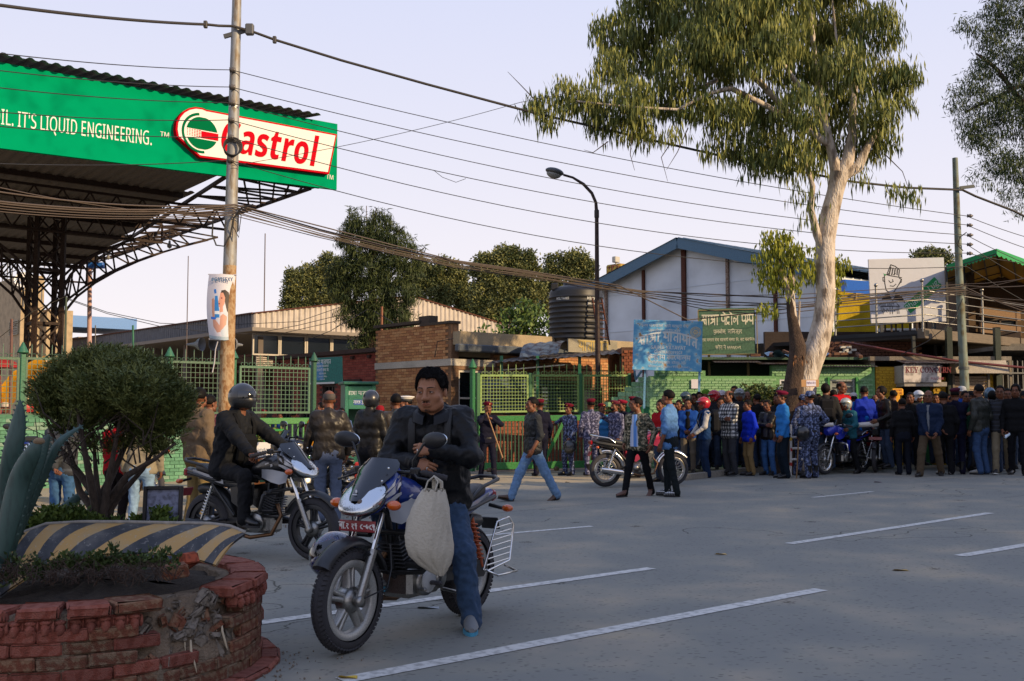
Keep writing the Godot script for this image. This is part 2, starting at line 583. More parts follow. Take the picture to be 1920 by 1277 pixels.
func far_side():
	var dark_glass:=mk("dark glass","10161a",0.12,0.0,{spec=0.6})
	var rust:=mk("rusty steel","5b3524",0.8,0.2,{tex=noise("rust",0.03,[[0.0,C("5a4a42")],[0.4,C("b98a70")],[0.6,C("ffffff")],[1.0,C("e0b090")]],5),scale=1.5})
	# --- blue-roofed warehouse: gable square to the road, ridge along it
	var wh:=thing("warehouse","large pale grey warehouse with blue sheet roof and rusty gable posts","warehouse")
	var pk:=v3(7.02,8.27,-42)
	var half:=6.7
	var eh:=6.45
	var t:=FV(v3(pk.x,0,pk.z))
	var wall:=MB.new()
	wall.prism(t*T(v3(0,0,-0.1)),[v2(-half,-0.3),v2(half,-0.3),v2(half,eh),v2(0,pk.y),v2(-half,eh)],0.2)
	part("gable_wall",wall,mk("grey cladding","cdd6de",0.6,0.0,{tex=noise("soft",0.01,[[0.0,g(0.82)],[0.5,g(0.94)],[1.0,g(1.0)]],7),scale=0.15}),wh)
	for k in range(1,5):
		var seam:=MB.new()
		var hw:=half if k*1.6<eh else half*(pk.y-k*1.6-0.1)/(pk.y-eh)
		if hw>0:seam.box(t*T(v3(0,k*1.6,0.005)),v3(hw*2-0.1,0.03,0.02))
		if hw>0:part("cladding_seam",seam,plain("b4bec7"),wh)
	var side:=MB.new()
	side.box(t*T(v3(half-0.1,eh/2-0.1,-16.1)),v3(0.2,eh-0.2,31.8))
	side.box(t*T(v3(-half+0.1,eh/2-0.1,-16.1)),v3(0.2,eh-0.2,31.8))
	side.box(t*T(v3(0,eh/2-0.1,-32.1)),v3(half*2,eh-0.2,0.2))
	part("side_wall",side,mk("grey cladding","aeb8c2"),wh)
	var rf:=MB.new()
	for sg in [-1.0,1.0]:
		var a:=v3(0,pk.y+0.12,0.5)
		var b:=v3(sg*(half+0.5),eh-0.02-(pk.y-eh)/half*0.5+0.12,0.5)
		var n:=60
		for k in n:  # standing ribs across the slope
			var z0:=0.5-33.0*k/n
			var z1:=0.5-33.0*(k+1)/n
			var up:=v3(0,0.05,0)
			var q:=[t*(a+v3(0,0,z0-0.5)),t*(b+v3(0,0,z0-0.5)),t*(b+v3(0,0,z1-0.4)),t*(a+v3(0,0,z1-0.4))]
			if sg>0:rf.quad(q[0],q[1],q[2],q[3])
			else:rf.quad(q[3],q[2],q[1],q[0])
			var r:=[t*(a+v3(0,0.05,z1-0.4)),t*(b+v3(0,0.05,z1-0.4)),t*(b+v3(0,0.05,z1-0.5)),t*(a+v3(0,0.05,z1-0.5))]
			if sg>0:rf.quad(r[0],r[1],r[2],r[3])
			else:rf.quad(r[3],r[2],r[1],r[0])
			for e in [[q[3],q[2],r[1],r[0]],[r[3],r[2],r[2]-v3(0,0.06,0),r[3]-v3(0,0.06,0)]]:
				if sg>0:rf.quad(e[0],e[1],e[2],e[3])
				else:rf.quad(e[3],e[2],e[1],e[0])
	part("roof",rf,mk("blue roof sheet","6f8796",0.5,0.1,{tex=blotch(),scale=0.2}),wh)
	for sg in [-1.0,1.0]:
		part("verge_board",m_bar(t*v3(0,pk.y-0.08,0.42),t*v3(sg*(half+0.5),eh-0.2-(pk.y-eh)/half*0.5,0.42),0.08,0.44),paint("3d6a86"),wh)
	for k in range(-2,4):
		var post:=MB.new()
		var x:=k*2.2
		var top:=pk.y-absf(x)/half*(pk.y-eh) - 0.35
		post.box(t*T(v3(x,top/2,0.06)),v3(0.2 if k==0 else 0.12,top,0.1))
		part("post",post,rust if k in [0,-1,2] else mk("stained post","8f8880",0.8,0.0,{tex=noise("rust",0.03,[]),scale=0.9}),wh)
	window_in(wh,t*T(v3(5.6,3.6,0.03)),v2(1.7,1.2),plain("d8dbdc"),dark_glass,1,0,0.06)
	window_in(wh,t*T(v3(-6.0,2.9,0.03)),v2(1.4,1.0),plain("707a80"),dark_glass,1,0,0.06)
	# --- long depot with a corrugated pediment band
	var dp:=thing("depot","long low bus depot with pale corrugated pediment and ribbon windows","depot building")
	var c:=v3(-11.22,4.86,-45)
	c.y=0
	var tu:=FU(c)
	var tv:=FV(c)
	var pale:=mk("pale corrugated sheet","bdb3a8",0.6,0.0,{tex=noise("streak",0.03,[[0.0,g(0.7)],[0.4,g(0.9)],[1.0,g(1.0)]],4),scale=v3(0.5,0.12,0.5)})
	part("pediment_sheet",corrugated(tu,[[0.0,4.85,5.6],[8.3,4.6,6.95],[17.8,4.5,5.2]],0.27,0.07),pale,dp)
	part("fascia_sheet",corrugated(tv,[[-34.0,4.75,5.75],[0.0,4.85,5.62]],0.27,0.06),mk("grey weathered sheet","6e6f73",0.75,0.1,{tex=noise("streak",0.03,[]),scale=v3(0.6,0.1,0.6)}),dp)
	var cap:=MB.new()
	cap.bar(tu*v3(0,5.63,0.02),tu*v3(8.3,6.98,0.02),0.16,0.06)
	cap.bar(tu*v3(8.3,6.98,0.02),tu*v3(17.8,5.23,0.02),0.16,0.06)
	cap.bar(tv*v3(-34,5.77,0.02),tv*v3(0,5.63,0.02),0.16,0.06)
	part("capping",cap,rust,dp)
	var droof:=MB.new()
	for q in [[v3(0,5.5,-0.1),v3(8.3,6.85,-0.1)],[v3(8.3,6.85,-0.1),v3(17.8,5.1,-0.1)]]:
		droof.quad(tu*q[0],tu*q[1],tu*(q[1]+v3(0,0,-34)),tu*(q[0]+v3(0,0,-34)))
	droof.box(tu*T(v3(8.9,4.9,-16.8)),v3(18.4,0.16,34.6))
	part("roof",droof,plain("7d756c",0.9),dp)
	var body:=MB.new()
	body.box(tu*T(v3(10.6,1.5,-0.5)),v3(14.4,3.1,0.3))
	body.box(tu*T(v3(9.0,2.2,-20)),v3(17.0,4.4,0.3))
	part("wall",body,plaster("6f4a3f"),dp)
	for k in 8:
		window_in(dp,tu*T(v3(0.75+k*1.32,4.3,-0.3)),v2(1.3,0.96),plain("a9a193"),dark_glass,0,0,0.07)
	var lou:=MB.new()
	for k in 6:lou.box(tu*R(v3(2.5,3.3+k*0.085,-0.3),RT,0.5),v3(4.4,0.02,0.09))
	part("louvre",lou,plain("b3a999",0.8),dp,true)
	for k in 9:
		part("column",m_box(tv*T(v3(-0.4-k*3.9,2.3,-0.5)),v3(0.24,4.7,0.24)),plain("5e554e",0.9),dp)
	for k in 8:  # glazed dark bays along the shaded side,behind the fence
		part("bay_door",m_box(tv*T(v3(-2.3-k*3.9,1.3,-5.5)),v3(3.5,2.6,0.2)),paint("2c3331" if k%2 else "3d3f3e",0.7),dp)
	for k in 8:
		var fr:=MB.new()
		fr.box(tv*T(v3(-2.3-k*3.9,3.9,-0.9)),v3(3.6,0.1,0.1))
		fr.box(tv*T(v3(-2.3-k*3.9,3.2,-0.9)),v3(3.6,0.14,0.1))
		for j in 4:fr.box(tv*T(v3(-3.6-k*3.9+j*0.9,3.55,-0.9)),v3(0.05,0.6,0.05))
		part("truss",fr,rust,dp)
	# --- dark red office wing in front of the depot, its face turned left
	var rb:=thing("red_brick_office","dark red brick office wing carrying the teal board","office building")
	var corner:=v3(-4,1.24,-31)
	corner.y=0
	var rt:=FV(corner+V*6.6)
	var dr:=[paint("94453b",0.9),paint("863c34",0.9),paint("9c5044",0.9)]
	var wins:=[Rect2(0.6,1.0,0.7,1.2),Rect2(2.0,1.0,0.7,1.2),Rect2(3.4,1.0,0.7,1.2),Rect2(4.9,1.0,0.7,1.2)]
	brick_wall(rb,rt,v2(6.6,3.15),v2(0.24,0.078),dr,plaster("5c4a44"),0,wins)
	for r in wins:
		window_in(rb,rt*T(v3(r.get_center().x,r.get_center().y,-0.12)),r.size,plain("2c2623"),dark_glass,2,3,0.04)
		part("lintel",m_box(rt*T(v3(r.get_center().x,r.end.y+0.1,0.03)),v3(r.size.x+0.3,0.13,0.12)),plain("3b2723",0.9),rb)
	var rc:=MB.new()
	rc.box(rt*T(v3(3.3,3.21,-2.0)),v3(6.8,0.12,4.4))
	rc.box(rt*T(v3(3.3,1.55,-4.1)),v3(6.6,3.1,0.2))
	part("roof_slab",rc,plaster("4b3a36"),rb)
	for k in 7:
		part("corbel",m_box(rt*T(v3(0.5+k*0.95,3.03,0.05)),v3(0.14,0.09,0.1)),plain("3b2723",0.9),rb)
	# --- orange guard house at the gate
	var gh:=thing("guard_house","orange brick guard house with white band and concrete roof edge","guard house")
	var gc:=v3(-1.59,1.26,-27.2)
	gc.y=-0.02
	var ob:=[paint("c08a5a",0.9),paint("b37c50",0.9),paint("c79566",0.9),paint("a8724c",0.9)]
	var mort:=plaster("8a6a50")
	var gl:=FV(gc+V*3.6)
	brick_wall(gh,gl,v2(3.6,2.6),v2(0.24,0.078),ob,mort,0)
	brick_wall(gh,gl*T(v3(0,2.78,0)),v2(3.6,0.94),v2(0.24,0.078),ob,mort,0)
	var band:=MB.new()
	band.box(gl*T(v3(1.8,2.69,-0.09)),v3(3.64,0.18,0.24))
	band.box(FU(gc)*T(v3(0.75,2.69,-0.13)),v3(1.46,0.18,0.28))
	part("white_band",band,plaster("c9c2b6"),gh)
	var cop:=MB.new()
	cop.box(gl*T(v3(1.1,3.83,-0.1)),v3(2.3,0.08,0.34))
	cop.box(gl*T(v3(2.95,3.74,-0.1)),v3(1.4,0.07,0.34))
	cop.box(gl*T(v3(2.4,3.88,-0.12)),v3(0.5,0.2,0.28))
	part("coping",cop,plaster("4f443b"),gh)
	var gt:=FU(gc)
	var op:=[Rect2(0.25,1.0,1.15,1.5),Rect2(1.95,0.1,1.0,2.2),Rect2(3.4,1.0,2.2,1.1)]
	brick_wall(gh,gt,v2(6.8,2.6),v2(0.24,0.078),ob,mort,0,op)
	brick_wall(gh,gt*T(v3(1.45,2.62,-0.02)),v2(5.3,0.35),v2(0.24,0.078),ob,mort,0)
	window_in(gh,gt*T(v3(0.825,1.75,-0.1)),v2(1.15,1.5),plain("b9b2a6"),dark_glass,0,1,0.07)
	window_in(gh,gt*T(v3(4.5,1.55,-0.1)),v2(2.2,1.1),plain("5b3a2a"),dark_glass,2,0,0.06)
	part("door",m_box(gt*T(v3(2.45,1.2,-0.12)),v3(0.96,2.16,0.05)),paint("8d9297"),gh)
	var df:=MB.new()
	for sg in [-1.0,1.0]:df.box(gt*T(v3(2.45+sg*0.56,1.2,0.02)),v3(0.12,2.3,0.1))
	df.box(gt*T(v3(2.45,2.41,0.022)),v3(1.24,0.12,0.1))
	part("door_frame",df,plain("cfc8bc",0.8),gh)
	var slab:=MB.new()
	slab.box(gt*T(v3(3.6,3.32,-0.9)),v3(7.1,0.34,2.4))
	slab.box(gt*T(v3(3.4,3.0,-1.6)),v3(6.8,0.3,2.9))
	part("roof_slab",slab,plaster("b3a284"),gh)
	part("gutter",m_box(gt*T(v3(1.85,3.05,0.36)),v3(3.9,0.2,0.2),0.03),plaster("5d646b"),gh)
	var back:=MB.new()
	back.box(gt*T(v3(3.4,1.6,-3.2)),v3(6.8,3.3,0.2))
	back.box(gt*T(v3(6.9,1.6,-1.6)),v3(0.24,3.3,3.2))
	part("rear_wall",back,mort,gh)
	# lean-to of sheet iron before the guard house, on green posts
	var lt:=thing("lean_to_shelter","sheet iron lean-to shelter on green posts before the guard house","shelter")
	var sh:=MB.new()
	var a0:=v3(-0.75,2.58,-26.4)
	var a1:=v3(3.09,2.85,-26.2)
	var b0:=v3(0.37,2.89,-28.6)
	var b1:=v3(3.44,3.19,-29.8)
	for k in 40:
		var f0:=k/40.0
		var f1:=(k+1)/40.0
		var lift:=v3(0,0.03 if k%2 else 0.0,0)
		var l2:=v3(0,0.0 if k%2 else 0.03,0)
		sh.quad(a0.lerp(a1,f0)+lift,a0.lerp(a1,f1)+l2,b0.lerp(b1,f1)+l2,b0.lerp(b1,f0)+lift)
	part("roof_sheet",sh,mk("dark zinc","4c4a48",0.7,0.2,{tex=noise("zincrust",0.014,[[0.0,C("ffffff")],[0.5,C("dfe3e6")],[0.6,C("8a5a44")],[1.0,C("7a4632")]],5),scale=0.4}),lt)
	brick_wall(lt,T(v3(v3(2.77,1.27,-26.25).x,0,-26.25)),v2(0.35,3.0),v2(0.115,0.075),[paint("8f5236",0.9),paint("9a5a3c",0.9)],plaster("6a4a38"),0)
	part("side_wall",m_bx(v3(v3(2.93,1.27,-26.25).x,1.5,-28.3),v3(0.3,3.0,3.6)),plaster("7a4a34"),lt)
	for q in [v3(-0.27,2.35,-26.6),v3(0.66,2.36,-26.8),v3(1.73,2.35,-26.6),v3(2.79,2.35,-26.5)]:
		part("post",m_bar(v3(q.x,0,q.z),v3(q.x,q.y+0.45,q.z),0.08),paint("1f6a4a"),lt)
	part("strip_light",m_tube([a0+v3(0.4,-0.15,-0.4),a0.lerp(a1,0.55)+v3(0,-0.15,-0.4)],0.02,6),plain("d9d4c8"),lt)
	# rusty loose sheet lying on the lean-to's left end
	var ls:=MB.new()
	var s0:=v3(0.18,2.75,-26.9)
	var s1:=v3(1.19,2.87,-26.9)
	var s2:=v3(1.44,3.27,-28)
	var s3:=v3(0.36,3.19,-28)
	var rows:=[]
	for j in 6:
		var row:=[]
		for i in 9:row.append(s0.lerp(s1,i/8.0).lerp(s3.lerp(s2,i/8.0),j/5.0)+v3(0,0.1*sin(j/5.0*PI)+0.03*(i%2),0))
		rows.append(row)
	ls.grid(rows)
	tag(part("loose_roof_sheet",ls,mk("zinc","5f6a72",0.6,0.3,{tex=noise("zincrust",0.014,[]),scale=0.5})),"curled rusty grey roof sheet lying over the lean-to","roof sheet")
	# plaque with worn lettering above the lean-to
	var pl:=thing("worn_plaque","grey plaque with worn yellow letters above the lean-to","sign",FU(v3(2.23,3.16,-28.6)))
	part("board",m_bx(ZERO,v3(1.9,0.36,0.04)),plaster("a09a88"),pl)
	# blue steel sheets stacked behind the gate mesh
	var st:=thing("stacked_steel_sheets","stack of blue-grey corrugated sheets behind the mesh gate","sheet stack",FU(v3(0.56,1.33,-27.6)))
	for k in 9:
		var q:=MB.new()
		q.box(R(v3(rnd(-0.04,0.04),0.08+k*0.095,rnd(-0.03,0.03)),UP,rnd(-0.02,0.02)),v3(2.9,0.06,0.8),0.01)
		part("panel",q,paint("41566b" if k%2 else "37495b"),st)
	part("plinth",m_bx(v3(0,-0.75,0),v3(2.7,1.5,0.7)),plaster("5b4636"),st)
	# --- black water tank on the guard house roof
	var tk:=thing("water_tank","black ribbed plastic water tank on the guard house roof","water tank",X3(Basis(),v3(1.83,3.34,-29.6)))
	var prof:=[v2(0.76,0)]
	for k in 9:
		var y:=0.06+k*0.145
		prof+=[v2(0.76,y),v2(0.79,y+0.03),v2(0.79,y+0.05),v2(0.76,y+0.08)]
	prof+=[v2(0.76,1.42),v2(0.7,1.52),v2(0.45,1.6),v2(0.36,1.62),v2(0.36,1.7),v2(0.01,1.74)]
	var tm:=MB.new()
	tm.lathe(Transform3D(),prof,40)
	part("barrel",tm,mk("tank plastic","17181b",0.5,0.0,{tex=grain(),scale=1.0}),tk)
	for sg in [-0.62,0.0,0.62]:
		part("lug",m_bx(v3(sg,1.56,0.3),v3(0.2,0.2,0.12),0.02),mk("tank plastic","26272a"),tk)
	tk_text(tk)
	var ld:=thing("iron_ladder","light iron ladder leaning against the black tank","ladder")
	var l0:=v3(2.71,3.32,-28.8)
	var l1:=v3(2.51,4.53,-29)
	var m0:=v3(2.41,3.34,-28.6)
	var m1:=v3(2.23,4.54,-28.8)
	for q in [[l0,l1],[m0,m1]]:
		part("rail",m_bar(q[0]-v3(0,0.1,0),q[1],0.035),rust,ld)
	for k in 5:
		part("rung",m_bar(m0.lerp(m1,k/5.0+0.08),l0.lerp(l1,k/5.0+0.08),0.025),rust,ld)
	# rooftop tank stand behind the blue gable
	var ts:=thing("roof_tank_stand","railed platform with a peeling yellow tank behind the blue verge","tank stand",FU(v3(5.44,7.42,-52)))
	part("tank",m_bx(v3(0,0.75,0),v3(1.1,1.1,1.0),0.08),mk("peeling paint","b89a3e",0.8,0.0,{tex=noise("zincrust",0.014,[]),scale=0.7}),ts)
	var hr:=MB.new()
	for x in [-1.2,-0.8,-0.3,0.6,1.1,1.8]:hr.bar(v3(x,-0.6,0.6),v3(x,1.1,0.6),0.05)
	for y in [0.2,0.6,1.1]:hr.bar(v3(-1.2,y,0.6),v3(1.8,y,0.6),0.04)
	part("railing",hr,rust,ts)
	var lamp:=MB.new()
	lamp.bx(v3(-0.5,1.5,0.2),v3(0.35,0.3,0.25),0.03)
	lamp.bar(v3(-0.5,0.9,0.2),v3(-0.5,1.4,0.2),0.06)
	part("floodlight",lamp,plain("aaa79c"),ts)
	part("stair_tower",m_bx(v3(0.2,-3.3,-0.3),v3(3.0,7.0,2.0)),plaster("8d7a5a"),ts)
	# --- beige house and its neighbours at the far left
	var bh:=thing("beige_house","beige plastered house with roof clutter behind the forecourt","house",FV(v3(-27.89,1.1,-58)))
	var bm:=MB.new()
	bm.bx(v3(-6,3.9,-0.6),v3(14.6,7.8,1.2))
	bm.bx(v3(-5.6,2.8,-1.9),v3(15.0,6.2,1.4))
	part("wall",bm,plaster("c0aa88"),bh)
	window_in(bh,T(v3(0.2,4.9,0.02)),v2(1.7,0.8),plain("8d8570"),plain("70675a"),0,5,0.06)
	var pr:=MB.new()
	for k in 12:pr.bar(v3(-6+k*1.0,7.8,-0.1),v3(-6+k*1.0,8.8,-0.1),0.05)
	for y in [8.2,8.8]:pr.bar(v3(-6,y,-0.1),v3(5,y,-0.1),0.04)
	for k in 4:pr.bar(v3(1.4+k*1.1,6.0,-0.1),v3(1.4+k*1.1,6.9,-0.1),0.05)
	pr.bar(v3(1.4,6.9,-0.1),v3(4.7,6.9,-0.1),0.04)
	part("railing",pr,plain("4a4c50"),bh)
	var ds:=thing("satellite_dish","white satellite dish on the beige house roof","satellite dish",look(v3(-26.44,8.41,-56),v3(0.3,0.5,1)))
	var dm:=MB.new()
	var dpf:=[]
	for k in 7:dpf.append(v2(0.01+0.08*k,0.0035*k*k))
	dm.lathe(X3(Basis(RT,PI/2)),dpf,20,false)
	part("dish",dm,plain("dddad2"),ds)
	var da:=MB.new()
	da.bar(v3(0,-0.3,0.1),v3(0,0,0.5),0.03)
	da.bar(v3(0,-0.9,-0.4),v3(0,0,-0.05),0.06)
	part("mount",da,plain("777"),ds)
	var bs:=thing("blue_roof_shed","small shed with a bright blue roof edge behind the lattice column","shed",FV(v3(-30.08,1.04,-70)))
	part("wall",m_bx(v3(-2,2.6,-3),v3(9,5.2,6)),plaster("8f7f6c"),bs)
	var bsr:=MB.new()
	bsr.bx(v3(0,6.2,-1.5),v3(5.4,0.75,4.5))
	for x in [-2.4,2.4]:bsr.bar(v3(x,5.2,0.4),v3(x,5.9,0.4),0.08)
	part("roof",bsr,paint("3f7fc4"),bs)
	# --- buildings across the road, behind the camera: they shade the street
	var hts:=[11.4,12.2,10.9,11.8,12.4,11.2]
	for k in range(2,6):
		var org:=V*-15.5+U*(k*11.0-13.0)
		var hb:=thing("row_house",["cream","grey","pink","ochre","white","brown"][k]+" plastered row house across the road, behind the viewer","row house",X3(Basis(-U,UP,V),org))
		part("wall",m_bx(v3(0,hts[k]/2,-5),v3(10.8,hts[k],10)),plaster(["c9b894","a9a49c","b58d7e","b59a62","cfcac0","8b6a52"][k]),hb)
		for fl in 3:
			for c2 in 3:window_in(hb,T(v3(-3.4+c2*3.4,2.0+fl*3.2,0.0)),v2(1.6,1.5),plain("6d5a48"),dark_glass,1,0,0.07)

func tk_text(tk:Node3D):
	var b:=Basis(UP,0.35)
	var m:=text_mb("HILTAKE",0.075,0.006,"bold")
	m=bent(m,0.765,0.35,1.16)
	part("lettering",m,plain("c9cac6"),tk)
	var m2:=bent(text_mb("HILTAKE",0.075,0.006,"bold"),0.765,-0.85,1.16)
	part("lettering",m2,plain("c9cac6"),tk)
	var m3:=bent(text_mb("2000 LTR",0.045,0.006,"bold"),0.765,0.35,1.03)
	part("lettering",m3,plain("c9cac6"),tk)
# text wrapped round a barrel of radius r at angle a (0 faces the viewer), height y
func bent(m:MB,r:float,a:float,y:float)->MB:
	for i in m.v.size():
		var p:=m.v[i]
		var an:=a+p.x/r
		m.v[i]=v3(sin(an)*(r+p.z+0.004),y+p.y,cos(an)*(r+p.z+0.004))
	return m

func lattice(m:MB,a0:Vector3,a1:Vector3,b0:Vector3,b1:Vector3,n:int,w:=0.05,chords:=true):
	if chords:
		m.bar(a0,a1,w); m.bar(b0,b1,w)
	for k in n:
		var p:=a0.lerp(a1,float(k)/n)
		var q:=b0.lerp(b1,(k+0.5)/n)
		var r:=a0.lerp(a1,float(k+1)/n)
		m.bar(p,q,w*0.6); m.bar(q,r,w*0.6)

func canopy():
	var dark:=mk("dark iron","33261f",0.75,0.2,{tex=noise("rust",0.03,[]),scale=1.2})
	var sheetm:=mk("dark roof sheet","625e5b",0.7,0.1,{tex=grain(),scale=0.6})
	var org:=v3(-5.17,0,-30.3)
	var f:=FU(org)   # x along the banner (right end at 0),y up,z towards the road
	var cn:=thing("filling_station_canopy","dark corrugated filling station canopy on a branching lattice column","canopy")
	# roof sheets between purlins, ribs across
	for r in 7:
		var m:=MB.new()
		var s0:=0.3+r*2.8
		var s1:=s0+2.9
		var y0:=7.86-r*0.025
		var lo:=[]
		var hi:=[]
		for i in 241:
			var x:=-3.5+0.157*s0-i*0.075
			var d:float=[0.0,0.045,0.045,0.0][i%4]
			lo.append(f*v3(x,y0+d+0.06,-s0))
			hi.append(f*v3(x,y0+d-0.02,-s1))
		for i in 240:m.quad(lo[i],hi[i],hi[i+1],lo[i+1])
		part("roof_sheet",m,sheetm,cn)
		part("purlin",m_bar(f*v3(-21.5,y0-0.08,-s1),f*v3(-3.4+0.157*s0,y0-0.08,-s1),0.1,0.16),dark,cn)
	var up:=MB.new()
	for i in 330:
		var x0:=-0.75-i*0.075
		var yb:=func(x):return 9.93+x*0.016
		var d0:float=[0.0,0.05,0.05,0.0][i%4]
		var d1:float=[0.0,0.05,0.05,0.0][(i+1)%4]
		up.quad(f*v3(x0,yb.call(x0)+d0,0.35),f*v3(x0,yb.call(x0)+d0+0.55,-4.0),f*v3(x0-0.075,yb.call(x0-0.075)+d1+0.55,-4.0),f*v3(x0-0.075,yb.call(x0-0.075)+d1,0.35))
	part("upper_roof_sheet",up,sheetm,cn)
	# trusses along and across
	for s in [4.0,7.6,19.6]:
		var m:=MB.new()
		var x1:float=-1.2 if s<5 else (-2.2 if s<10 else -0.4)
		var yy:float=7.72-s*0.009
		lattice(m,f*v3(-21,yy,-s),f*v3(x1,yy,-s),f*v3(-21,yy-0.62,-s),f*v3(x1,yy-0.62,-s),26,0.07)
		m.bar(f*v3(x1,yy,-s),f*v3(x1,yy-0.62,-s),0.06)
		part("truss",m,dark,cn)
	# outrigger frame beyond the roof's right edge
	var og:=MB.new()
	var l0:=f*v3(-3.45,7.8,0.0)
	var l1:=v3(-18.39,7.78,-45)
	var o0:=v3(-5.93,7.92,-30.2)
	var o1:=v3(-17.51,8.04,-45)
	lattice(og,l0,l1,o0,o1,13,0.09)
	for k in 13:og.bar(l0.lerp(l1,k/13.0),o0.lerp(o1,k/13.0),0.05)
	var w0:=f*v3(-0.5,7.9,-0.15)
	for k in 7:og.bar(w0.lerp(l0,k/6.0)+v3(0,0.06,0),o0.lerp(o1,k/22.0),0.05)
	og.bar(w0+v3(0,0.04,0),f*v3(-16,7.72,-0.15),0.1)
	part("outrigger",og,dark,cn)
	# lattice column with four curved branches
	var c:=v3(-14.9,1.23,-33)
	c.y=-0.1
	var hw:=0.4
	var cm:=MB.new()
	var cs:=[]
	for q in [[-1,-1],[1,-1],[1,1],[-1,1]]:cs.append(c+U*(q[0]*hw)+V*(q[1]*hw))
	for k in 4:
		var a:Vector3=cs[k]
		var b:Vector3=cs[(k+1)%4]
		cm.bar(a,a+v3(0,7.7,0),0.13)
		for j in 9:
			var y0:=j*0.85
			cm.bar(a+v3(0,y0,0),b+v3(0,y0+0.85,0),0.05)
			cm.bar(b+v3(0,y0,0),a+v3(0,y0+0.85,0),0.05)
			if j%2==1:cm.bar(a+v3(0,y0,0),b+v3(0,y0,0),0.09)
	part("column",cm,dark,cn)
	for dir in [U,-U]:
		var am:=MB.new()
		var side:Vector3=UP.cross(dir)*hw
		for sg in [-1.0,1.0]:
			var pin:=[]
			var pout:=[]
			for k in 8:
				var t:=k/7.0
				var base:Vector3=c+dir*hw+side*sg
				pout.append(base+dir*(5.2*t*(0.55+0.45*t))+v3(0,4.5+3.1*pow(t,0.8),0))
				pin.append(base+dir*(3.6*t*(0.4+0.6*t))+v3(0,5.3+2.4*pow(t,0.75),0))
			for k in 7:
				am.bar(pout[k],pout[k+1],0.07); am.bar(pin[k],pin[k+1],0.07)
				am.bar(pout[k],pin[k+1],0.045); am.bar(pout[k+1],pin[k+1],0.045)
		part("branch",am,dark,cn)
	for q in [v3(-10.96,6.68,-33),v3(-15.65,7.34,-40)]:
		var bm:=MB.new()
		bm.tube([q+v3(0,0.55,0),q+v3(0,0.1,0)],0.012,4)
		bm.lathe(X3(Basis(),q),[v2(0.01,-0.11),v2(0.075,-0.06),v2(0.08,0.0),v2(0.04,0.06),v2(0.035,0.14),v2(0.01,0.15)],10)
		part("bulb",bm,plain("6b6a68",0.3),cn)
	# banner
	var bn:=thing("canopy_banner","long green advertising banner along the canopy edge with white oval sign","banner",f)
	var gm:=MB.new()
	var L:=14.0
	gm.quad(v3(-L,7.9-L*0.03,0.0),v3(0,7.9,0),v3(0,9.87,0),v3(-L,9.87-L*0.0188,0))
	gm.quad(v3(0,7.9,0),v3(0,7.9,-0.12),v3(0,9.87,-0.12),v3(0,9.87,0))
	gm.quad(v3(0,7.9,-0.12),v3(-L,7.9-L*0.03,-0.12),v3(-L,9.87-L*0.0188,-0.12),v3(0,9.87,-0.12))
	gm.quad(v3(-L,7.9-L*0.03,-0.12),v3(0,7.9,-0.12),v3(0,7.9,0),v3(-L,7.9-L*0.03,0))
	part("banner_sheet",gm,mk("banner green","008a5e",0.9,0.0,{spec=0.1,tex=noise("banner",0.006,[[0.0,g(0.85)],[0.5,g(0.97)],[1.0,g(1.0)]],3),scale=0.3,bump=folds(),bump_h=0.4}),bn)
	var wm:=mk("sign white","d4d2cc",0.9,0.0,{spec=0.1})
	var red:=mk("sign red","b00c1c",0.9,0.0,{spec=0.1})
	var grn:=mk("sign green","02603a",0.9,0.0,{spec=0.1})
	var tx:=text_mb("IT'S MORE THAN JUST OIL. IT'S LIQUID ENGINEERING.",0.37,0.01,"sans",0.52)
	part("slogan",placed(tx,X3(Basis(v3(1,0.028,0),UP,BK),v3(-5.55,8.3,0.006)),"right"),wm,bn)
	part("trade_mark",placed(text_mb("TM",0.13,0.01,"sans"),T(v3(-5.33,8.58,0.006)),"left"),wm,bn)
	part("trade_mark",placed(text_mb("TM",0.13,0.01,"sans"),T(v3(-0.36,8.18,0.006)),"left"),wm,bn)
	# the raised sign: white face, red rim, green ball with the cut-out
	var ob:=func(gr:float,z:float,d:float)->MB:
		var o:=[]
		o.append(v2(-0.42+gr,8.33-gr)); o.append(v2(-0.18+gr*1.2,9.45+gr)); o.append(v2(-4.35,9.42+gr))
		for k in 9:
			var a:=deg_to_rad(70+130.0*k/8)
			o.append(v2(-4.32+(0.62+gr)*cos(a)*1.0,8.83+(0.62+gr)*sin(a)))
		o.append(v2(-4.3,8.2-gr))
		var m:=MB.new()
		m.prism(T(v3(0,0,z)),o,d)
		return m
	part("sign_rim",ob.call(0.05,0.1,0.16),red,bn)
	part("sign_face",ob.call(0.0,0.11,0.18),wm,bn)
	var ball:=MB.new()
	var bc:=v3(-4.27,8.8,0.203)
	var half:=func(y0:float,y1:float,rr:float)->Array:
		var o:=[]
		for k in 15:
			var y:=lerpf(y0,y1,k/14.0)
			o.append(v2(sqrt(maxf(rr*rr-y*y,0.0)),y))
		for k in range(14,-1,-1):
			var y:=lerpf(y0,y1,k/14.0)
			o.append(v2(-sqrt(maxf(rr*rr-y*y,0.0)),y))
		return o
	ball.prism(T(bc),half.call(0.09,0.43,0.44),0.01)
	ball.prism(T(bc),half.call(-0.43,-0.16,0.44),0.01)
	var ring:=MB.new()
	ring.torus(T(bc-v3(0.02,0,0)),0.51,0.035,30,6,1.7,4.9,0.15)
	part("emblem",ball,grn,bn)
	part("emblem_ring",ring,grn,bn)
	var rb:=MB.new()
	rb.prism(T(bc),[v2(-0.02,-0.13),v2(0.46,-0.13),v2(0.46,0.06),v2(-0.02,0.06)],0.011)
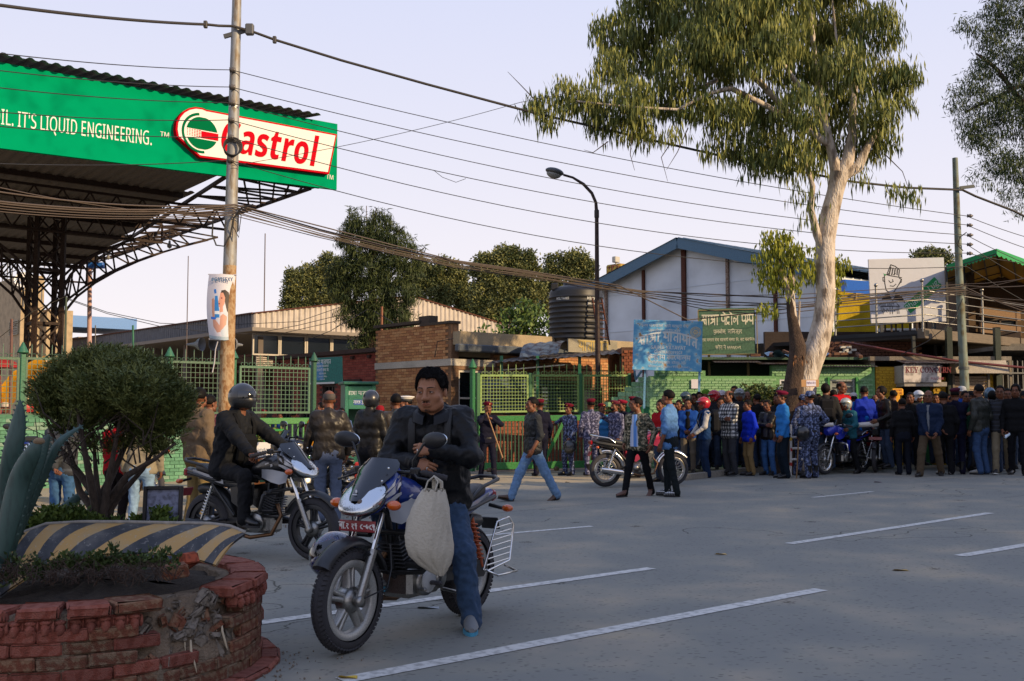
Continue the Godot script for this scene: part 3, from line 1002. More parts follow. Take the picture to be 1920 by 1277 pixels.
	for i in 6:
		for j in 5:rb.prism(T(bc+v3(-0.09-i*0.065,-0.11+j*0.04,0)),[v2(0,0),v2(0.05-i*0.005,0.008),v2(0.05-i*0.005,0.028-i*0.003),v2(0,0.02)],0.011)
	part("emblem_flash",rb,red,bn)
	var ct:=text_mb("Castrol",0.86,0.02,"bold",0.74)
	var cw:=placed(ct,X3(Basis(v3(1,0,0),v3(0.18,1,0),BK),v3(-3.78,8.43,0.205)),"left")
	part("brand_letters",cw,red,bn)

# ---- fences, gates, walls -----------------------------------------------------
func mesh_panel(parent:Node3D,t:Transform3D,w:float,y0:float,y1:float,mat:Material,step:=0.1,scroll:=true):
	var fr:=MB.new()
	for x in [0.0,w]:fr.box(t*T(v3(x,(y0+y1)/2,0)),v3(0.045,y1-y0+0.045,0.045))
	for y in [y0,y1]:fr.box(t*T(v3(w/2,y,0)),v3(w-0.045,0.045,0.044))
	part("panel_frame",fr,mat,parent)
	var m:=MB.new()
	for k in range(1,int(w/step)):m.box(t*T(v3(w*k/int(w/step),(y0+y1)/2,0)),v3(0.011,y1-y0,0.011))
	for k in range(1,int((y1-y0)/step)):m.box(t*T(v3(w/2,lerpf(y0,y1,float(k)/int((y1-y0)/step)),0.008)),v3(w,0.011,0.011))
	part("wire_mesh",m,mat,parent,true)
	if scroll:
		var s:=MB.new()
		var n:=int(w/0.17)
		for k in n:
			var x:=(k+0.5)*w/n
			s.box(t*T(v3(x,y1+0.12,0)),v3(0.014,0.24,0.014))
			for sg in [-1.0,1.0]:
				s.torus(t*T(v3(x+sg*0.045,y1+0.06,0)),0.035,0.007,8,4,-2.2 if sg>0 else 0.9,2.2 if sg>0 else 5.4)
			s.tube([t*v3(x,y1+0.23,0),t*v3(x,y1+0.29,0)],[0.013,0.001],4)
		part("scrollwork",s,mat,parent,true)

func fence_post(at:Vector3,h:float,mat:Material,label:String):
	var o:=thing("fence_post",label,"fence post",T(gy(at),0.86),"green posts with pointed caps along the forecourt fence")
	part("shaft",m_bx(v3(0,h/2,0),v3(0.1,h,0.1),0.01),mat,o)
	var c:=MB.new()
	c.lathe(T(v3(0,h,0)),[v2(0.01,-0.02),v2(0.11,-0.02),v2(0.1,0.01),v2(0.02,0.18),v2(0.001,0.2)],12)
	part("cap",c,mat,o)

func walls():
	var green:=paint("2b5a44")
	var bright:=paint("37823f")
	var paleg:=paint("3f6e55")
	# left fence: low painted brick wall, mesh panels above
	var e:=v3(-4.55,0,-24.0)
	var lw:=thing("low_green_wall","low green painted brick wall under the forecourt fence","wall")
	var at:=e-U*9.2
	at.y=-0.1
	brick_wall(lw,FU(at),v2(7.2,1.42),v2(0.2,0.075),[paint("5a8f72",0.85),paint("54886c",0.85),paint("629879",0.85),paint("7d9886",0.85)],paint("4a7a60",0.9),290,[],0.24,6)
	for k in 5:
		var p0:=e-U*(9.2-k*1.45)
		var o:=thing("mesh_fencing",["green mesh fence panel at the far left edge of the picture","green mesh fence panel before the yellow slide","green mesh fence panel behind the juniper, left half","green mesh fence panel behind the juniper, right half","green mesh fence panel just left of the utility pole"][k],"fence",Transform3D(),"mesh panels of the forecourt fence")
		mesh_panel(o,FU(gy(p0)+V*0.0)*T(v3(0.07,0,-0.12)),1.31,1.42,2.5,green)
		fence_post(p0+V*0.12,2.62,paint("2f6b50"),["fence post with pointed cap at the far left edge","fence post with pointed cap beside the yellow slide","fence post with pointed cap just left of the lattice column","fence post with pointed cap over the juniper's top","fence post with pointed cap right of the juniper"][k])
	fence_post(e-U*1.95+V*0.12,2.62,paint("2f6b50"),"fence post with pointed cap just right of the utility pole")
	fence_post(e+V*0.05,2.6,green,"gate post with pointed cap left of the driveway opening")
	# left gate leaf
	var gl:=thing("gate_leaf","bright green gate leaf with vertical bars, left of the opening","gate",FU(gy(e-U*1.95)+V*-0.05))
	var gf:=MB.new()
	for x in [0.06,1.84]:gf.bx(v3(x,0.72,0),v3(0.15,1.1,0.08),0.008)
	for y in [0.2,1.23]:gf.bx(v3(0.95,y,0.004),v3(1.93,0.14,0.084),0.008)
	part("gate_frame",gf,bright,gl)
	var gb:=MB.new()
	for k in 11:gb.bx(v3(0.24+k*0.14,0.72,0),v3(0.035,0.94,0.03))
	part("bars",gb,bright,gl,true)
	mesh_panel(gl,T(v3(0.1,0,-0.05)),1.7,1.42,2.42,paleg)
	# sliding gate on the right of the opening
	var sg0:=v3(-0.77,-0.01,-23.87)
	var sg1:=v3(2.81,0.03,-24.52)
	var ln:=sg0.distance_to(sg1)
	var sd:=(sg1-sg0).normalized()
	var st:=X3(Basis(sd,UP,sd.cross(UP)),sg0)
	var sl:=thing("sliding_gate","long green sliding gate with thin bars behind the officers","gate",st)
	var sf:=MB.new()
	for x in [0.05,ln*0.56,ln-0.05]:sf.bx(v3(x,0.66,0),v3(0.09,1.1,0.06),0.006)
	sf.bx(v3(ln/2,1.22,0.003),v3(ln,0.13,0.07),0.006)
	sf.bx(v3(ln/2,0.14,0.003),v3(ln,0.16,0.07),0.006)
	sf.bar(v3(ln*0.55,1.15,0.01),v3(ln*0.42,0.2,0.01),0.07)
	part("gate_frame",sf,bright,sl)
	var sb:=MB.new()
	for k in int(ln/0.085):sb.bx(v3(0.09+k*0.085,0.68,0),v3(0.022,1.0,0.022))
	part("bars",sb,green,sl,true)
	for x in [0.25,ln*0.5]:
		var wh:=MB.new()
		wh.lathe(X3(Basis(RT,PI/2),v3(x,0.05,0.02)),[v2(0.01,-0.03),v2(0.06,-0.03),v2(0.06,0.03),v2(0.01,0.03)],12)
		part("roller",wh,plain("5a4630"),sl)
	# mesh fence above, receding behind the gate, on a dark brick plinth
	var m0:=v3(-0.78,-0.01,-24.29)+v3(0,0,-0.3)
	var m1:=v3(2.95,0.03,-25.9)
	var md:=(m1-m0).normalized()
	var mt:=X3(Basis(md,UP,md.cross(UP)),m0)
	var ml:=m0.distance_to(m1)
	var up:=thing("mesh_fence","yellow-green mesh fence with scrollwork above the sliding gate","fence",mt)
	part("plinth",m_bx(v3(ml/2,0.64,-0.12),v3(ml,1.3,0.2)),mk("dark brick plinth","6b4636",0.9,0.0,{tex=blotch(),scale=1.0}),up)
	var pc:=MB.new()
	for r in 15:
		for k in int(ml/0.24):pc.bx(v3(0.13+k*0.24+(0.0 if r%2 else 0.1),0.08+r*0.082,-0.02),v3(0.222,0.07,0.03))
	part("bricks",pc,paint("8a4f36",0.9),up,true)
	for k in 3:mesh_panel(up,T(v3(ml*k/3.0+0.08,0,-0.1)),ml/3.0-0.14,1.38,2.24,paint("86a45a"),0.075)
	for k in 4:
		part("post",m_bx(v3(ml*k/3.0+0.01,1.15,-0.1),v3(0.08,2.3,0.08),0.008),paint("2f6b40"),up)
	fence_post(v3(-0.92,-0.01,-24.31),2.42,paint("2a6e43"),"gate post with pointed cap right of the driveway opening")
	# green painted brick wall with stepped left end
	var gw:=thing("green_wall","green painted brick wall with stepped left end behind the queue","wall")
	var x0:=2.95
	var x1:=8.72
	var op:=[Rect2(3.48,1.15,0.3,1.0),Rect2(4.68,0.95,0.62,1.3)]
	var gm:=[paint("90bd8c",0.8),paint("88b784",0.8),paint("97c292",0.8)]
	var gt:=T(v3(x0,0.0,-25.0))
	brick_wall(gw,gt*T(v3(0.35,0,0)),v2(x1-x0-0.35,2.23),v2(0.165,0.062),gm,paint("74a870",0.85),300,[Rect2(3.13,1.15,0.3,1.0),Rect2(4.33,0.95,0.62,1.2)],0.24,24)
	for k in 6:  # stepped end,courses shortening towards the top
		var sb2:=MB.new()
		var w:=0.55-k*0.085
		for j in int(w/0.08)+1:sb2.box(gt*T(v3(0.35-j*0.165,1.55+k*0.12,-0.1)),v3(0.156,0.11,0.22),0.003)
		part("stepped_course",sb2,gm[k%3],gw)
	part("wall_end",m_box(gt*T(v3(0.08,0.75,-0.12)),v3(0.54,1.5,0.236)),paint("2f7a50",0.85),gw)
	brick_wall(gw,gt*T(v3(3.3,2.23,0)),v2(x1-x0-3.3,0.26),v2(0.165,0.062),gm,paint("74a870",0.85),0)
	brick_wall(gw,gt*T(v3(0.5,2.23,0)),v2(1.2,0.13),v2(0.165,0.062),gm,paint("74a870",0.85),0)
	var greyf:=paint("9aa09a")
	window_in(gw,gt*T(v3(4.99,1.55,-0.06)),v2(0.6,1.2),greyf,paint("8b8f88"),1,6,0.05)
	window_in(gw,gt*T(v3(3.63,1.65,-0.06)),v2(0.3,1.0),plain("c9cdd0"),plain("49525a"),0,4,0.04)
	var wf:=MB.new()
	for sg in [-1.0,1.0]:wf.box(gt*T(v3(4.99+sg*0.34,1.55,0.02)),v3(0.05,1.3,0.06))
	part("window_surround",wf,paint("3f8f4a"),gw)
	# dark store behind the wall, and its patched roof sheets
	var sd2:=thing("patched_shed","dark shed with patched rusty sheet roof behind the green wall","shed")
	var dk:=MB.new()
	dk.bx(v3(6.4,1.35,-27.6),v3(5.0,2.7,0.2))
	dk.bx(v3(6.4,2.66,-26.4),v3(5.2,0.06,2.6))
	part("wall",dk,paint("4f6a56",0.9),sd2)
	var rustm:=mk("rusty corrugated","7a6a5a",0.8,0.2,{tex=noise("zincrust",0.014,[[0.0,C("ffffff")],[0.5,C("dfe3e6")],[0.6,C("8a5a44")],[1.0,C("7a4632")]],5),scale=0.6})
	for q in [[4.85,6.0,2.62],[5.9,7.1,2.58],[7.0,8.75,2.52]]:
		var sh:=MB.new()
		var n:=int((q[1]-q[0])/0.035)
		for k in n:
			var a:float=q[0]+k*0.035
			var d0:=0.015*(k%2)
			var d1:=0.015*((k+1)%2)
			sh.quad(v3(a,q[2]-0.08+d0,-24.75),v3(a+0.035,q[2]-0.08+d1,-24.75),v3(a+0.035,q[2]+0.12+d1,-26.2),v3(a,q[2]+0.12+d0,-26.2))
		part("roof_sheet",sh,rustm,sd2)
	var tarp:=MB.new()
	var rows:=[]
	for j in 4:
		var row:=[]
		for i in 12:row.append(v3(6.3+i*0.12,2.78+0.05*sin(i*1.7)+0.06*cos(j*2.0+i),-24.9-j*0.35))
		rows.append(row)
	tarp.grid(rows)
	tag(part("blue_tarpaulin",tarp,paint("4d83a8")),"crumpled blue tarpaulin on the patched shed roof","tarpaulin")
	for k in 7:  # bits of timber and brick lying on the roof
		tag(part("roof_rubble",m_box(R(v3(5.9+k*0.42,2.74+0.02*(k%3),-25.2-0.1*(k%2)),v3(0.2,1,0.1),k*1.3),v3(rnd(0.2,0.4),0.07,0.1),0.01),paint("6b4a38",0.9)),"loose timber offcut holding down the patched shed roof","rubble","offcuts on the shed roof")
	shops()

func shops():
	var yel:=[paint("c9a022",0.8),paint("c39a20",0.8),paint("cfa728",0.8)]
	var ye:=paint("b08a1e",0.85)
	var sy:=thing("yellow_shop_front","yellow painted brick shop front with doorway and roller shutter","shop")
	brick_wall(sy,T(v3(8.74,0,-25.0)),v2(0.62,2.45),v2(0.165,0.062),yel,ye,0)
	brick_wall(sy,T(v3(10.12,0,-25.0)),v2(0.3,2.2),v2(0.145,0.062),yel,ye,0)
	brick_wall(sy,T(v3(11.36,0,-25.0)),v2(0.2,2.3),v2(0.1,0.062),yel,ye,0)
	var inn:=MB.new()
	inn.bx(v3(10.3,1.3,-29.0),v3(3.4,2.6,0.1))
	for x in [8.7,12.0]:inn.bx(v3(x,1.3,-27.0),v3(0.1,2.6,3.9))
	inn.bx(v3(10.3,2.65,-27.0),v3(3.4,0.1,4.1))
	part("inner_room",inn,plaster("8f8678"),sy)
	part("door",m_bx(v3(9.93,1.0,-25.0),v3(0.2,2.0,0.05)),paint("1f6b3a"),sy)
	var soff:=MB.new()
	soff.bx(v3(9.72,2.02,-24.8),v3(1.0,0.1,0.7))
	soff.bx(v3(9.3,2.25,-24.75),v3(0.22,0.42,0.5))
	part("sign_box",soff,plaster("b4aca0"),sy)
	var board:=thing("shop_name_board","white shop board with maroon lettering over the dark doorway","sign",R(v3(9.63,2.27,-24.42),RT,0.06))
	part("board",m_bx(ZERO,v3(0.88,0.42,0.05),0.005),mk("sun bleached board","cfc6bd",0.7,0.0,{tex=blotch(),scale=0.8}),board)
	part("lettering",placed(text_mb("KEY CONCERN",0.13,0.006,"serif",0.8),T(v3(-0.4,0.02,0.026)),"left"),plain("6e1f2a"),board)
	part("lettering",placed(deva("की",0.16,0.006),T(v3(0.24,0.02,0.026)),"left"),plain("3a3a48"),board)
	part("lettering",placed(text_mb("PULCHOK",0.05,0.006,"sans"),T(v3(0.2,-0.14,0.026)),"left"),plain("b0586a"),board)
	for x in [10.5,11.66,13.4]:
		part("pillar",m_bx(v3(x,1.7,-24.95),v3(0.13,3.4,0.13)),paint("26332a"),sy)
	# roller shutter: each slat bowed
	var shn:=Node3D.new()
	put(shn,"roller_shutter",sy)
	var sm:=MB.new()
	for k in 32:sm.bx(v3(10.98,0.15+k*0.066,-24.92+0.004*(k%2)),v3(0.82,0.06,0.03),0.01)
	part("slats",sm,paint("b49c80",0.6),shn,true)
	var sbx:=MB.new()
	sbx.prism(X3(Basis(UP,PI/2),v3(11.1,2.43,-24.75)),[v2(-0.25,-0.15),v2(-0.1,0.16),v2(0.25,0.16),v2(0.25,-0.15)],1.24)
	part("shutter_box",sbx,plaster("bdb3a3"),shn)
	var gl:=MB.new()
	for x in [10.56,11.4]:gl.bx(v3(x,1.15,-24.9),v3(0.05,2.3,0.07))
	part("guide",gl,plain("6b6459"),shn)
	# window with bars at the right
	var bars:=MB.new()
	for k in 14:bars.bx(v3(11.8+k*0.12,1.75,-25.0),v3(0.022,1.7,0.022))
	for y in [1.1,1.5,1.9,2.3]:bars.bx(v3(12.6,y,-24.97),v3(1.7,0.035,0.03))
	part("window_grille",bars,plain("6a6a66"),sy,true)
	var bk:=MB.new()
	bk.bx(v3(12.9,1.6,-28.0),v3(2.6,3.2,0.1))
	bk.bx(v3(14.2,1.6,-26.5),v3(0.1,3.2,3.0))
	bk.bx(v3(12.9,2.9,-26.5),v3(2.6,0.1,3.0))
	bk.bx(v3(12.6,0.45,-25.0),v3(1.75,0.9,0.2))
	part("room_wall",bk,plaster("7d786f"),sy)
	var aw:=MB.new()
	for k in 44:aw.quad(v3(9.2+k*0.035,2.5+0.012*(k%2),-24.3),v3(9.235+k*0.035,2.5+0.012*((k+1)%2),-24.3),v3(9.235+k*0.035,2.72+0.012*((k+1)%2),-25.6),v3(9.2+k*0.035,2.72+0.012*(k%2),-25.6))
	part("awning_sheet",aw,mk("rusty corrugated",""),sy)
	# terrace over the shops
	var te:=thing("cafe_terrace","dark upper terrace with steel railing over the shops","terrace")
	var k0:=v3(9.96,3.26,-25)
	k0.y=0
	var tl:=FV(k0+V*2.5)
	var tr:=FU(k0)
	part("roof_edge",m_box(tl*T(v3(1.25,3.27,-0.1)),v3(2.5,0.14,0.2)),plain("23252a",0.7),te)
	var be:=MB.new()
	for k in 3:be.box(tr*T(v3(1.0+k*2.03,3.26,-0.1)),v3(2.02,0.24,0.2),0.01)
	part("beam",be,mk("weathered timber","6e6458",0.9,0.0,{tex=noise("streak",0.03,[]),scale=v3(0.15,1.2,0.5)}),te)
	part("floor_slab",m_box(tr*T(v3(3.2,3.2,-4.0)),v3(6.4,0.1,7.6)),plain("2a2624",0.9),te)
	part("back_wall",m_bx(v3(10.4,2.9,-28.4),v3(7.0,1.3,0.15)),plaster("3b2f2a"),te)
	var br:=MB.new()
	for r in 8:
		for j in 14:br.bx(v3(8.0+j*0.17+(0.08 if r%2 else 0.0),2.62+r*0.07,-26.3),v3(0.155,0.06,0.06))
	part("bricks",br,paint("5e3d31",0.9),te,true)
	var wb:=MB.new()
	for q in [[8.35,3.0],[8.5,3.0],[8.42,2.93],[8.32,2.86],[8.5,2.87],[8.62,2.93]]:wb.bx(v3(q[0],q[1],-26.2),v3(0.13,0.055,0.06))
	part("whitewashed_bricks",wb,plain("b9b6ae"),te)
	part("red_pipe",m_tube([v3(8.07,3.08,-25.4),v3(9.46,2.78,-24.9),v3(10.61,2.56,-24.6),v3(12.08,2.4,-24.4)],0.03,8),paint("6b2f2a"),te)
	var rl:=MB.new()
	for y in [3.55,3.72,3.9,4.08,4.3]:
		rl.tube([tl*v3(0,y,-0.05),tl*v3(2.5,y,-0.05),tr*v3(6.0,y,-0.05)],0.016,6)
	part("rail",rl,steel(),te)
	for q in [tl*v3(0.03,0,-0.05),tl*v3(1.2,0,-0.05),tr*v3(0,0,-0.05),tr*v3(3.1,0,-0.05),tr*v3(5.9,0,-0.05)]:
		var po:=MB.new()
		po.tube([q+v3(0,3.3,0),q+v3(0,4.5,0)],0.028,8)
		po.ball(q+v3(0,4.55,0),ONE*0.05,6,8)
		part("railing_post",po,steel(),te)
	var ps:=MB.new()
	ps.bar(tr*v3(2.6,2.0,-0.3),tr*v3(2.6,5.3,-0.3),0.09)
	ps.bar(tr*v3(-0.1,2.2,-0.25),tr*v3(-0.1,3.2,-0.25),0.07)
	part("post",ps,plain("262a28"),te)
	for k in range(1,3):
		var tb:=MB.new()
		var c:=tr*v3(1.9+k*1.3,3.25,-2.0-0.4*k)
		tb.bx(c+v3(0,0.72,0),v3(0.8,0.04,0.6))
		for q in [[-1,-1],[1,-1],[1,1],[-1,1]]:tb.bx(c+v3(q[0]*0.35,0.35,q[1]*0.25),v3(0.04,0.7,0.04))
		tag(part("cafe_table",tb,plain("3a2a1f")),["dark cafe table on the terrace nearest the billboard","dark cafe table in the middle of the terrace","dark cafe table on the terrace near the right edge"][k],"table","cafe tables on the terrace")
	var pw:=MB.new()
	for y in [3.62,4.05]:pw.box(tr*T(v3(4.9,y,-0.4)),v3(2.4,0.28,0.05),0.01)
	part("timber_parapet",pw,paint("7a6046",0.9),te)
	# green and yellow awning over the terrace
	var cp:=thing("terrace_awning","green scalloped awning with yellow underside over the terrace","awning")
	var a:=v3(11.14,5.09,-26.5)
	var b:=v3(12.02,5.37,-25.6)
	var c:=v3(14.55,5.05,-27.5)
	var a2:=v3(14.24,5.34,-34)
	var b2:=v3(16.14,5.78,-34)
	var c2:=v3(18.05,5.07,-34)
	var un:=MB.new()
	var ov:=MB.new()
	for q in [[a,b,b2,a2],[b,c,c2,b2]]:
		var r1:=[]
		var r2:=[]
		for j in 7:
			var x1:=[]
			var x2:=[]
			for i in 13:
				var p:Vector3=q[0].lerp(q[1],i/12.0).lerp(q[3].lerp(q[2],i/12.0),j/6.0) - v3(0,0.05*sin(i/12.0*PI*3.0) ** 2,0)
				x1.append(p); x2.append(p+v3(0,0.03,0))
			r1.append(x1); r2.append(x2)
		un.grid(r1); ov.grid(r2)
	part("underside",un,mk("yellow canvas","a8821f",0.8,0.0,{back=Color(0.5,0.4,0.1)}),cp)
	part("cover",ov,mk("green canvas","1f8a4f",0.8),cp)
	var vl:=MB.new()
	for q in [[a,b],[b,c]]:
		var n:=14
		for k in n*4:
			var p0:Vector3=q[0].lerp(q[1],k/(n*4.0))
			var p1:Vector3=q[0].lerp(q[1],(k+1)/(n*4.0))
			var d0:=0.1+0.05*absf(sin(PI*k/4.0))
			var d1:=0.1+0.05*absf(sin(PI*(k+1)/4.0))
			vl.quad(p0-v3(0,d0,-0.02),p1-v3(0,d1,-0.02),p1+v3(0,0.04,0.02),p0+v3(0,0.04,0.02))
	part("valance",vl,mk("green canvas",""),cp)
	var fr:=MB.new()
	for k in 5:fr.bar(a.lerp(b,k/4.0) - v3(0,0.08,0),a2.lerp(b2,k/4.0) - v3(0,0.08,0),0.035)
	for k in 5:fr.bar(b.lerp(c,k/4.0) - v3(0,0.08,0),b2.lerp(c2,k/4.0) - v3(0,0.08,0),0.035)
	for k in 4:fr.bar(a.lerp(a2,k/3.0) - v3(0,0.09,0),b.lerp(b2,k/3.0) - v3(0,0.09,0),0.03)
	fr.bar(a,a-v3(0,1.6,0),0.05)
	fr.bar(a2,a2-v3(0,2.2,0),0.06)
	fr.bar(c2,c2-v3(0,2.4,0),0.06)
	part("frame",fr,plain("2c2c28"),cp)
	var ch:=thing("cafe_hall","brown timber hall at the back of the terrace","building")
	for q in [[v3(16.2,3.9,-33.5),v3(6.4,3.6,0.2)],[v3(13.1,3.9,-31.5),v3(0.2,3.6,4.0)]]:part("wall",m_bx(q[0],q[1]),paint("5f4a34",0.9),ch)
	for k in 3:window_in(ch,T(v3(14.2+k*1.5,3.7,-33.36)),v2(1.1,1.3),plain("3a2c20"),plain("2a3032",0.2),1,1,0.06)
	part("yellow_panel",m_bx(v3(14.6,2.75,-33.3),v3(3.0,0.5,0.1)),paint("c9a022",0.8),ch)
	# yellow building behind, blue awning, its upper windows
	var yb:=thing("yellow_building","bright yellow upper storey with blue awning behind the billboard","building")
	part("wall",m_bx(v3(10.9,3.2,-31.2),v3(2.2,3.7,0.2)),plaster("d9b814"),yb)
	part("white_return",m_bx(v3(9.4,3.6,-31.25),v3(0.5,4.2,0.2)),plaster("b9bfc8"),yb)
	window_in(yb,T(v3(11.6,3.4,-31.0)),v2(1.3,0.9),plain("d9d9d4"),plain("31373d",0.3),1,0,0.06)
	var ba:=MB.new()
	ba.quad(v3(9.73,4.85,-30.2),v3(10.52,4.76,-30),v3(10.74,5.21,-30.6),v3(9.93,5.3,-30.8))
	ba.quad(v3(9.59,5.07,-31),v3(9.73,4.85,-30.2),v3(9.93,5.3,-30.8),v3(9.66,5.34,-31.2))
	part("blue_awning",ba,paint("1f5fae"),yb)
	var pf:=MB.new()
	pf.tube([v3(10,4.79,-30.8),v3(10.32,4.85,-30.8)],0.06,6)
	pf.tube([v3(10.23,4.92,-30.8),v3(10.22,4.69,-30.8)],0.06,6)
	part("pipe_fitting",pf,paint("c9a53a"),yb)

const PC := Vector3(-2.42, 0, -5.86)
# a point on the round planter: px of the circle by angle (0 = +x, 90 = towards the viewer)
func pa(deg:float,r:float,y:float)->Vector3:return PC+v3(cos(deg_to_rad(deg))*r*0.95,y*0.93-0.03,sin(deg_to_rad(deg))*r*0.95)

func planter():
	var pl:=thing("brick_planter","round red brick planter with a crumbled corner","planter")
	var reds:=[mk("brick red","8c5445",0.9,0.0,{tex=noise("smear2",0.008,[[0.0,C("c8b0a0")],[0.35,C("eec8b8")],[0.6,C("ffffff")],[1.0,C("ffe6dc")]],8),scale=4.0,bump=rough_h(),bump_h=0.5}),mk("brick dark","7e4b3e",0.9,0.0,{tex=noise("smear2",0.008,[]),scale=5.0,bump=rough_h(),bump_h=0.5}),mk("brick smeared","93755f",0.95,0.0,{tex=noise("smear",0.009,[[0.0,C("c08070")],[0.4,C("c89a88")],[0.55,C("e6dccf")],[1.0,C("fff8ee")]],8),scale=3.3,bump=rough_h(),bump_h=0.6}),mk("brick mortar smeared","8a7562",0.95,0.0,{tex=noise("smear",0.02,[]),scale=4.0,bump=rough_h(),bump_h=0.8})]
	var mortar:=mk("lime mortar","85735f",0.98,0.0,{tex=blotch(),scale=2.5,bump=rough_h(),bump_h=1.2})
	var core:=MB.new()
	var rows:=[]
	for q in [[1.042,-0.05],[1.042,0.2],[1.04,0.4],[1.03,0.52],[0.8,0.52],[0.8,0.3]]:
		var row:=[]
		for k in 73:
			var a:=k*5.0
			var w:=0.012*sin(k*2.3)+0.008*sin(k*5.1)
			if a>8 and a<52 and q[1]>0.25 and q[0]>0.9:w-=0.09
			row.push_front(pa(a,q[0]+w,q[1]))
		rows.append(row)
	core.grid(rows)
	part("mortar_core",core,mortar,pl)
	# courses of individual bricks
	var shapes:=[]
	for k in 4:
		var m:=MB.new()
		m.bx(ZERO,v3(0.222,0.062,0.1),0.008)
		for i in m.v.size():m.v[i]+=v3(rnd(-1,1),rnd(-1,1),rnd(-1,1))*0.0025
		shapes.append(m.mesh())
	for c in 6:
		var y:=0.075+c*0.068
		var n:=28
		for k in n:
			var a:=(k+(0.5 if c%2 else 0.0))*360.0/n
			if c>=3 and a>14 and a<46:continue
			if c==2 and a>22 and a<36:continue
			var p:=pa(a,1.0+rnd(-0.006,0.012),y+rnd(-0.004,0.004))
			var smear:=0.75 if a<75 else (0.3 if c>1 else 0.6)
			var mt:Material=reds[2+rng.randi()%2] if rng.randf()<smear else reds[rng.randi()%2]
			var b:=part("brick",shapes[rng.randi()%4],mt,pl)
			b.transform=X3(Basis(UP,PI/2-deg_to_rad(a)+rnd(-0.02,0.02))*Basis(BK,rnd(-0.015,0.015)),p)
	# moulded course: leafy bosses
	var bossm:=MB.new()
	bossm.bx(v3(0,0,-0.02),v3(0.2,0.07,0.07),0.012)
	for k in 3:
		var x:=-0.066+k*0.066
		bossm.ball(v3(x,-0.012,0.022),v3(0.022,0.028,0.022),6,8)
		bossm.ball(v3(x,0.02,0.016),v3(0.028,0.012,0.018),5,8)
		bossm.ball(v3(x+0.033,0.0,0.014),v3(0.008,0.03,0.014),5,6)
	for i in bossm.v.size():bossm.v[i]+=v3(rnd(-1,1),rnd(-1,1),rnd(-1,1))*0.003
	var bsh:=bossm.mesh()
	for k in 32:
		var a:=k*360.0/32
		if a>12 and a<50:continue
		var b:=part("moulded_brick",bsh,reds[rng.randi()%2],pl)
		b.transform=X3(Basis(UP,PI/2-deg_to_rad(a))*Basis(BK,rnd(-0.03,0.03)),pa(a,1.035+rnd(-0.01,0.01),0.458))
	# coping bricks on top
	var copsh:=[]
	for k in 3:
		var m:=MB.new()
		m.bx(ZERO,v3(0.23-0.02*k,0.055,0.2),0.01)
		for i in m.v.size():m.v[i]+=v3(rnd(-1,1),rnd(-1,1),rnd(-1,1))*0.005
		copsh.append(m.mesh())
	for k in 28:
		var a:=k*360.0/28
		if a>16 and a<48:continue
		var b:=part("coping_brick",copsh[rng.randi()%3],reds[0 if a>60 or a<20 else 2],pl)
		b.transform=X3(Basis(UP,PI/2-deg_to_rad(a)+rnd(-0.05,0.05))*Basis(BK,rnd(-0.03,0.03)),pa(a,0.97+rnd(-0.015,0.015),0.523+rnd(-0.006,0.008)))
	# bottom rim, partly whitewashed
	var rim:=[]
	for k in 3:
		var m:=MB.new()
		m.bx(ZERO,v3(0.26,0.06,0.14),0.012)
		for i in m.v.size():m.v[i]+=v3(rnd(-1,1),rnd(-1,1),rnd(-1,1))*0.005
		rim.append(m.mesh())
	for k in 28:
		var a:=k*360.0/28
		var b:=part("rim_brick",rim[k%3],plain("b7b0a6",0.9) if a>42 and a<66 else reds[k%2],pl)
		b.transform=X3(Basis(UP,PI/2-deg_to_rad(a)),pa(a,1.08+rnd(-0.015,0.015),0.015))
	# rubble in the broken corner
	var rubm:=mk("crumbled mortar","857a6d",0.98,0.0,{tex=blotch(),scale=4.0,bump=rough_h(),bump_h=0.25})
	for k in 60:
		var m:=MB.new()
		m.bx(ZERO,v3(rnd(0.04,0.11),rnd(0.025,0.06),rnd(0.04,0.09)),0.008)
		for i in m.v.size():m.v[i]+=v3(rnd(-1,1),rnd(-1,1),rnd(-1,1))*0.009
		var a:=rnd(10,50)
		var y:=rnd(0.2,0.5)
		var q:=part("rubble",m,rubm if rng.randf()<0.8 else reds[2],pl)
		q.transform=X3(Basis(v3(rnd(-1,1),rnd(-1,1),rnd(-1,1)).normalized(),rnd(0,3)),pa(a,1.0-(y-0.2)*0.25+rnd(-0.04,0.03),y))
	for q in [[34.0,0.3],[21.0,0.36]]:  # pale roots
		var m:=MB.new()
		var p:=pa(q[0],1.02,q[1])
		m.tube([p,p+v3(0.01,-0.05,0.02),p+v3(0.03,-0.12,0.015),p+v3(0.035,-0.16,0.0)],[0.005,0.007,0.005,0.002],6)
		m.tube([p+v3(-0.03,0.0,0.0),p+v3(-0.02,-0.05,0.015)],[0.005,0.002],6)
		part("root",m,plain("b9a98f"),pl)
	var soil:=MB.new()
	var sr:=[]
	for j in 9:
		var row:=[]
		for k in 41:row.append(pa(360.0-k*9.0,0.9*(1-j/8.2),0.47+0.06*(1.0-pow(1-j/8.0,2))+0.012*sin(k*3.7+j*2.1)))
		sr.append(row)
	soil.grid(sr)
	var so:=part("soil",soil,mk("soil","3f352b",1.0,0.0,{tex=blotch(),scale=3.0,bump=rough_h(),bump_h=1.0}),pl)
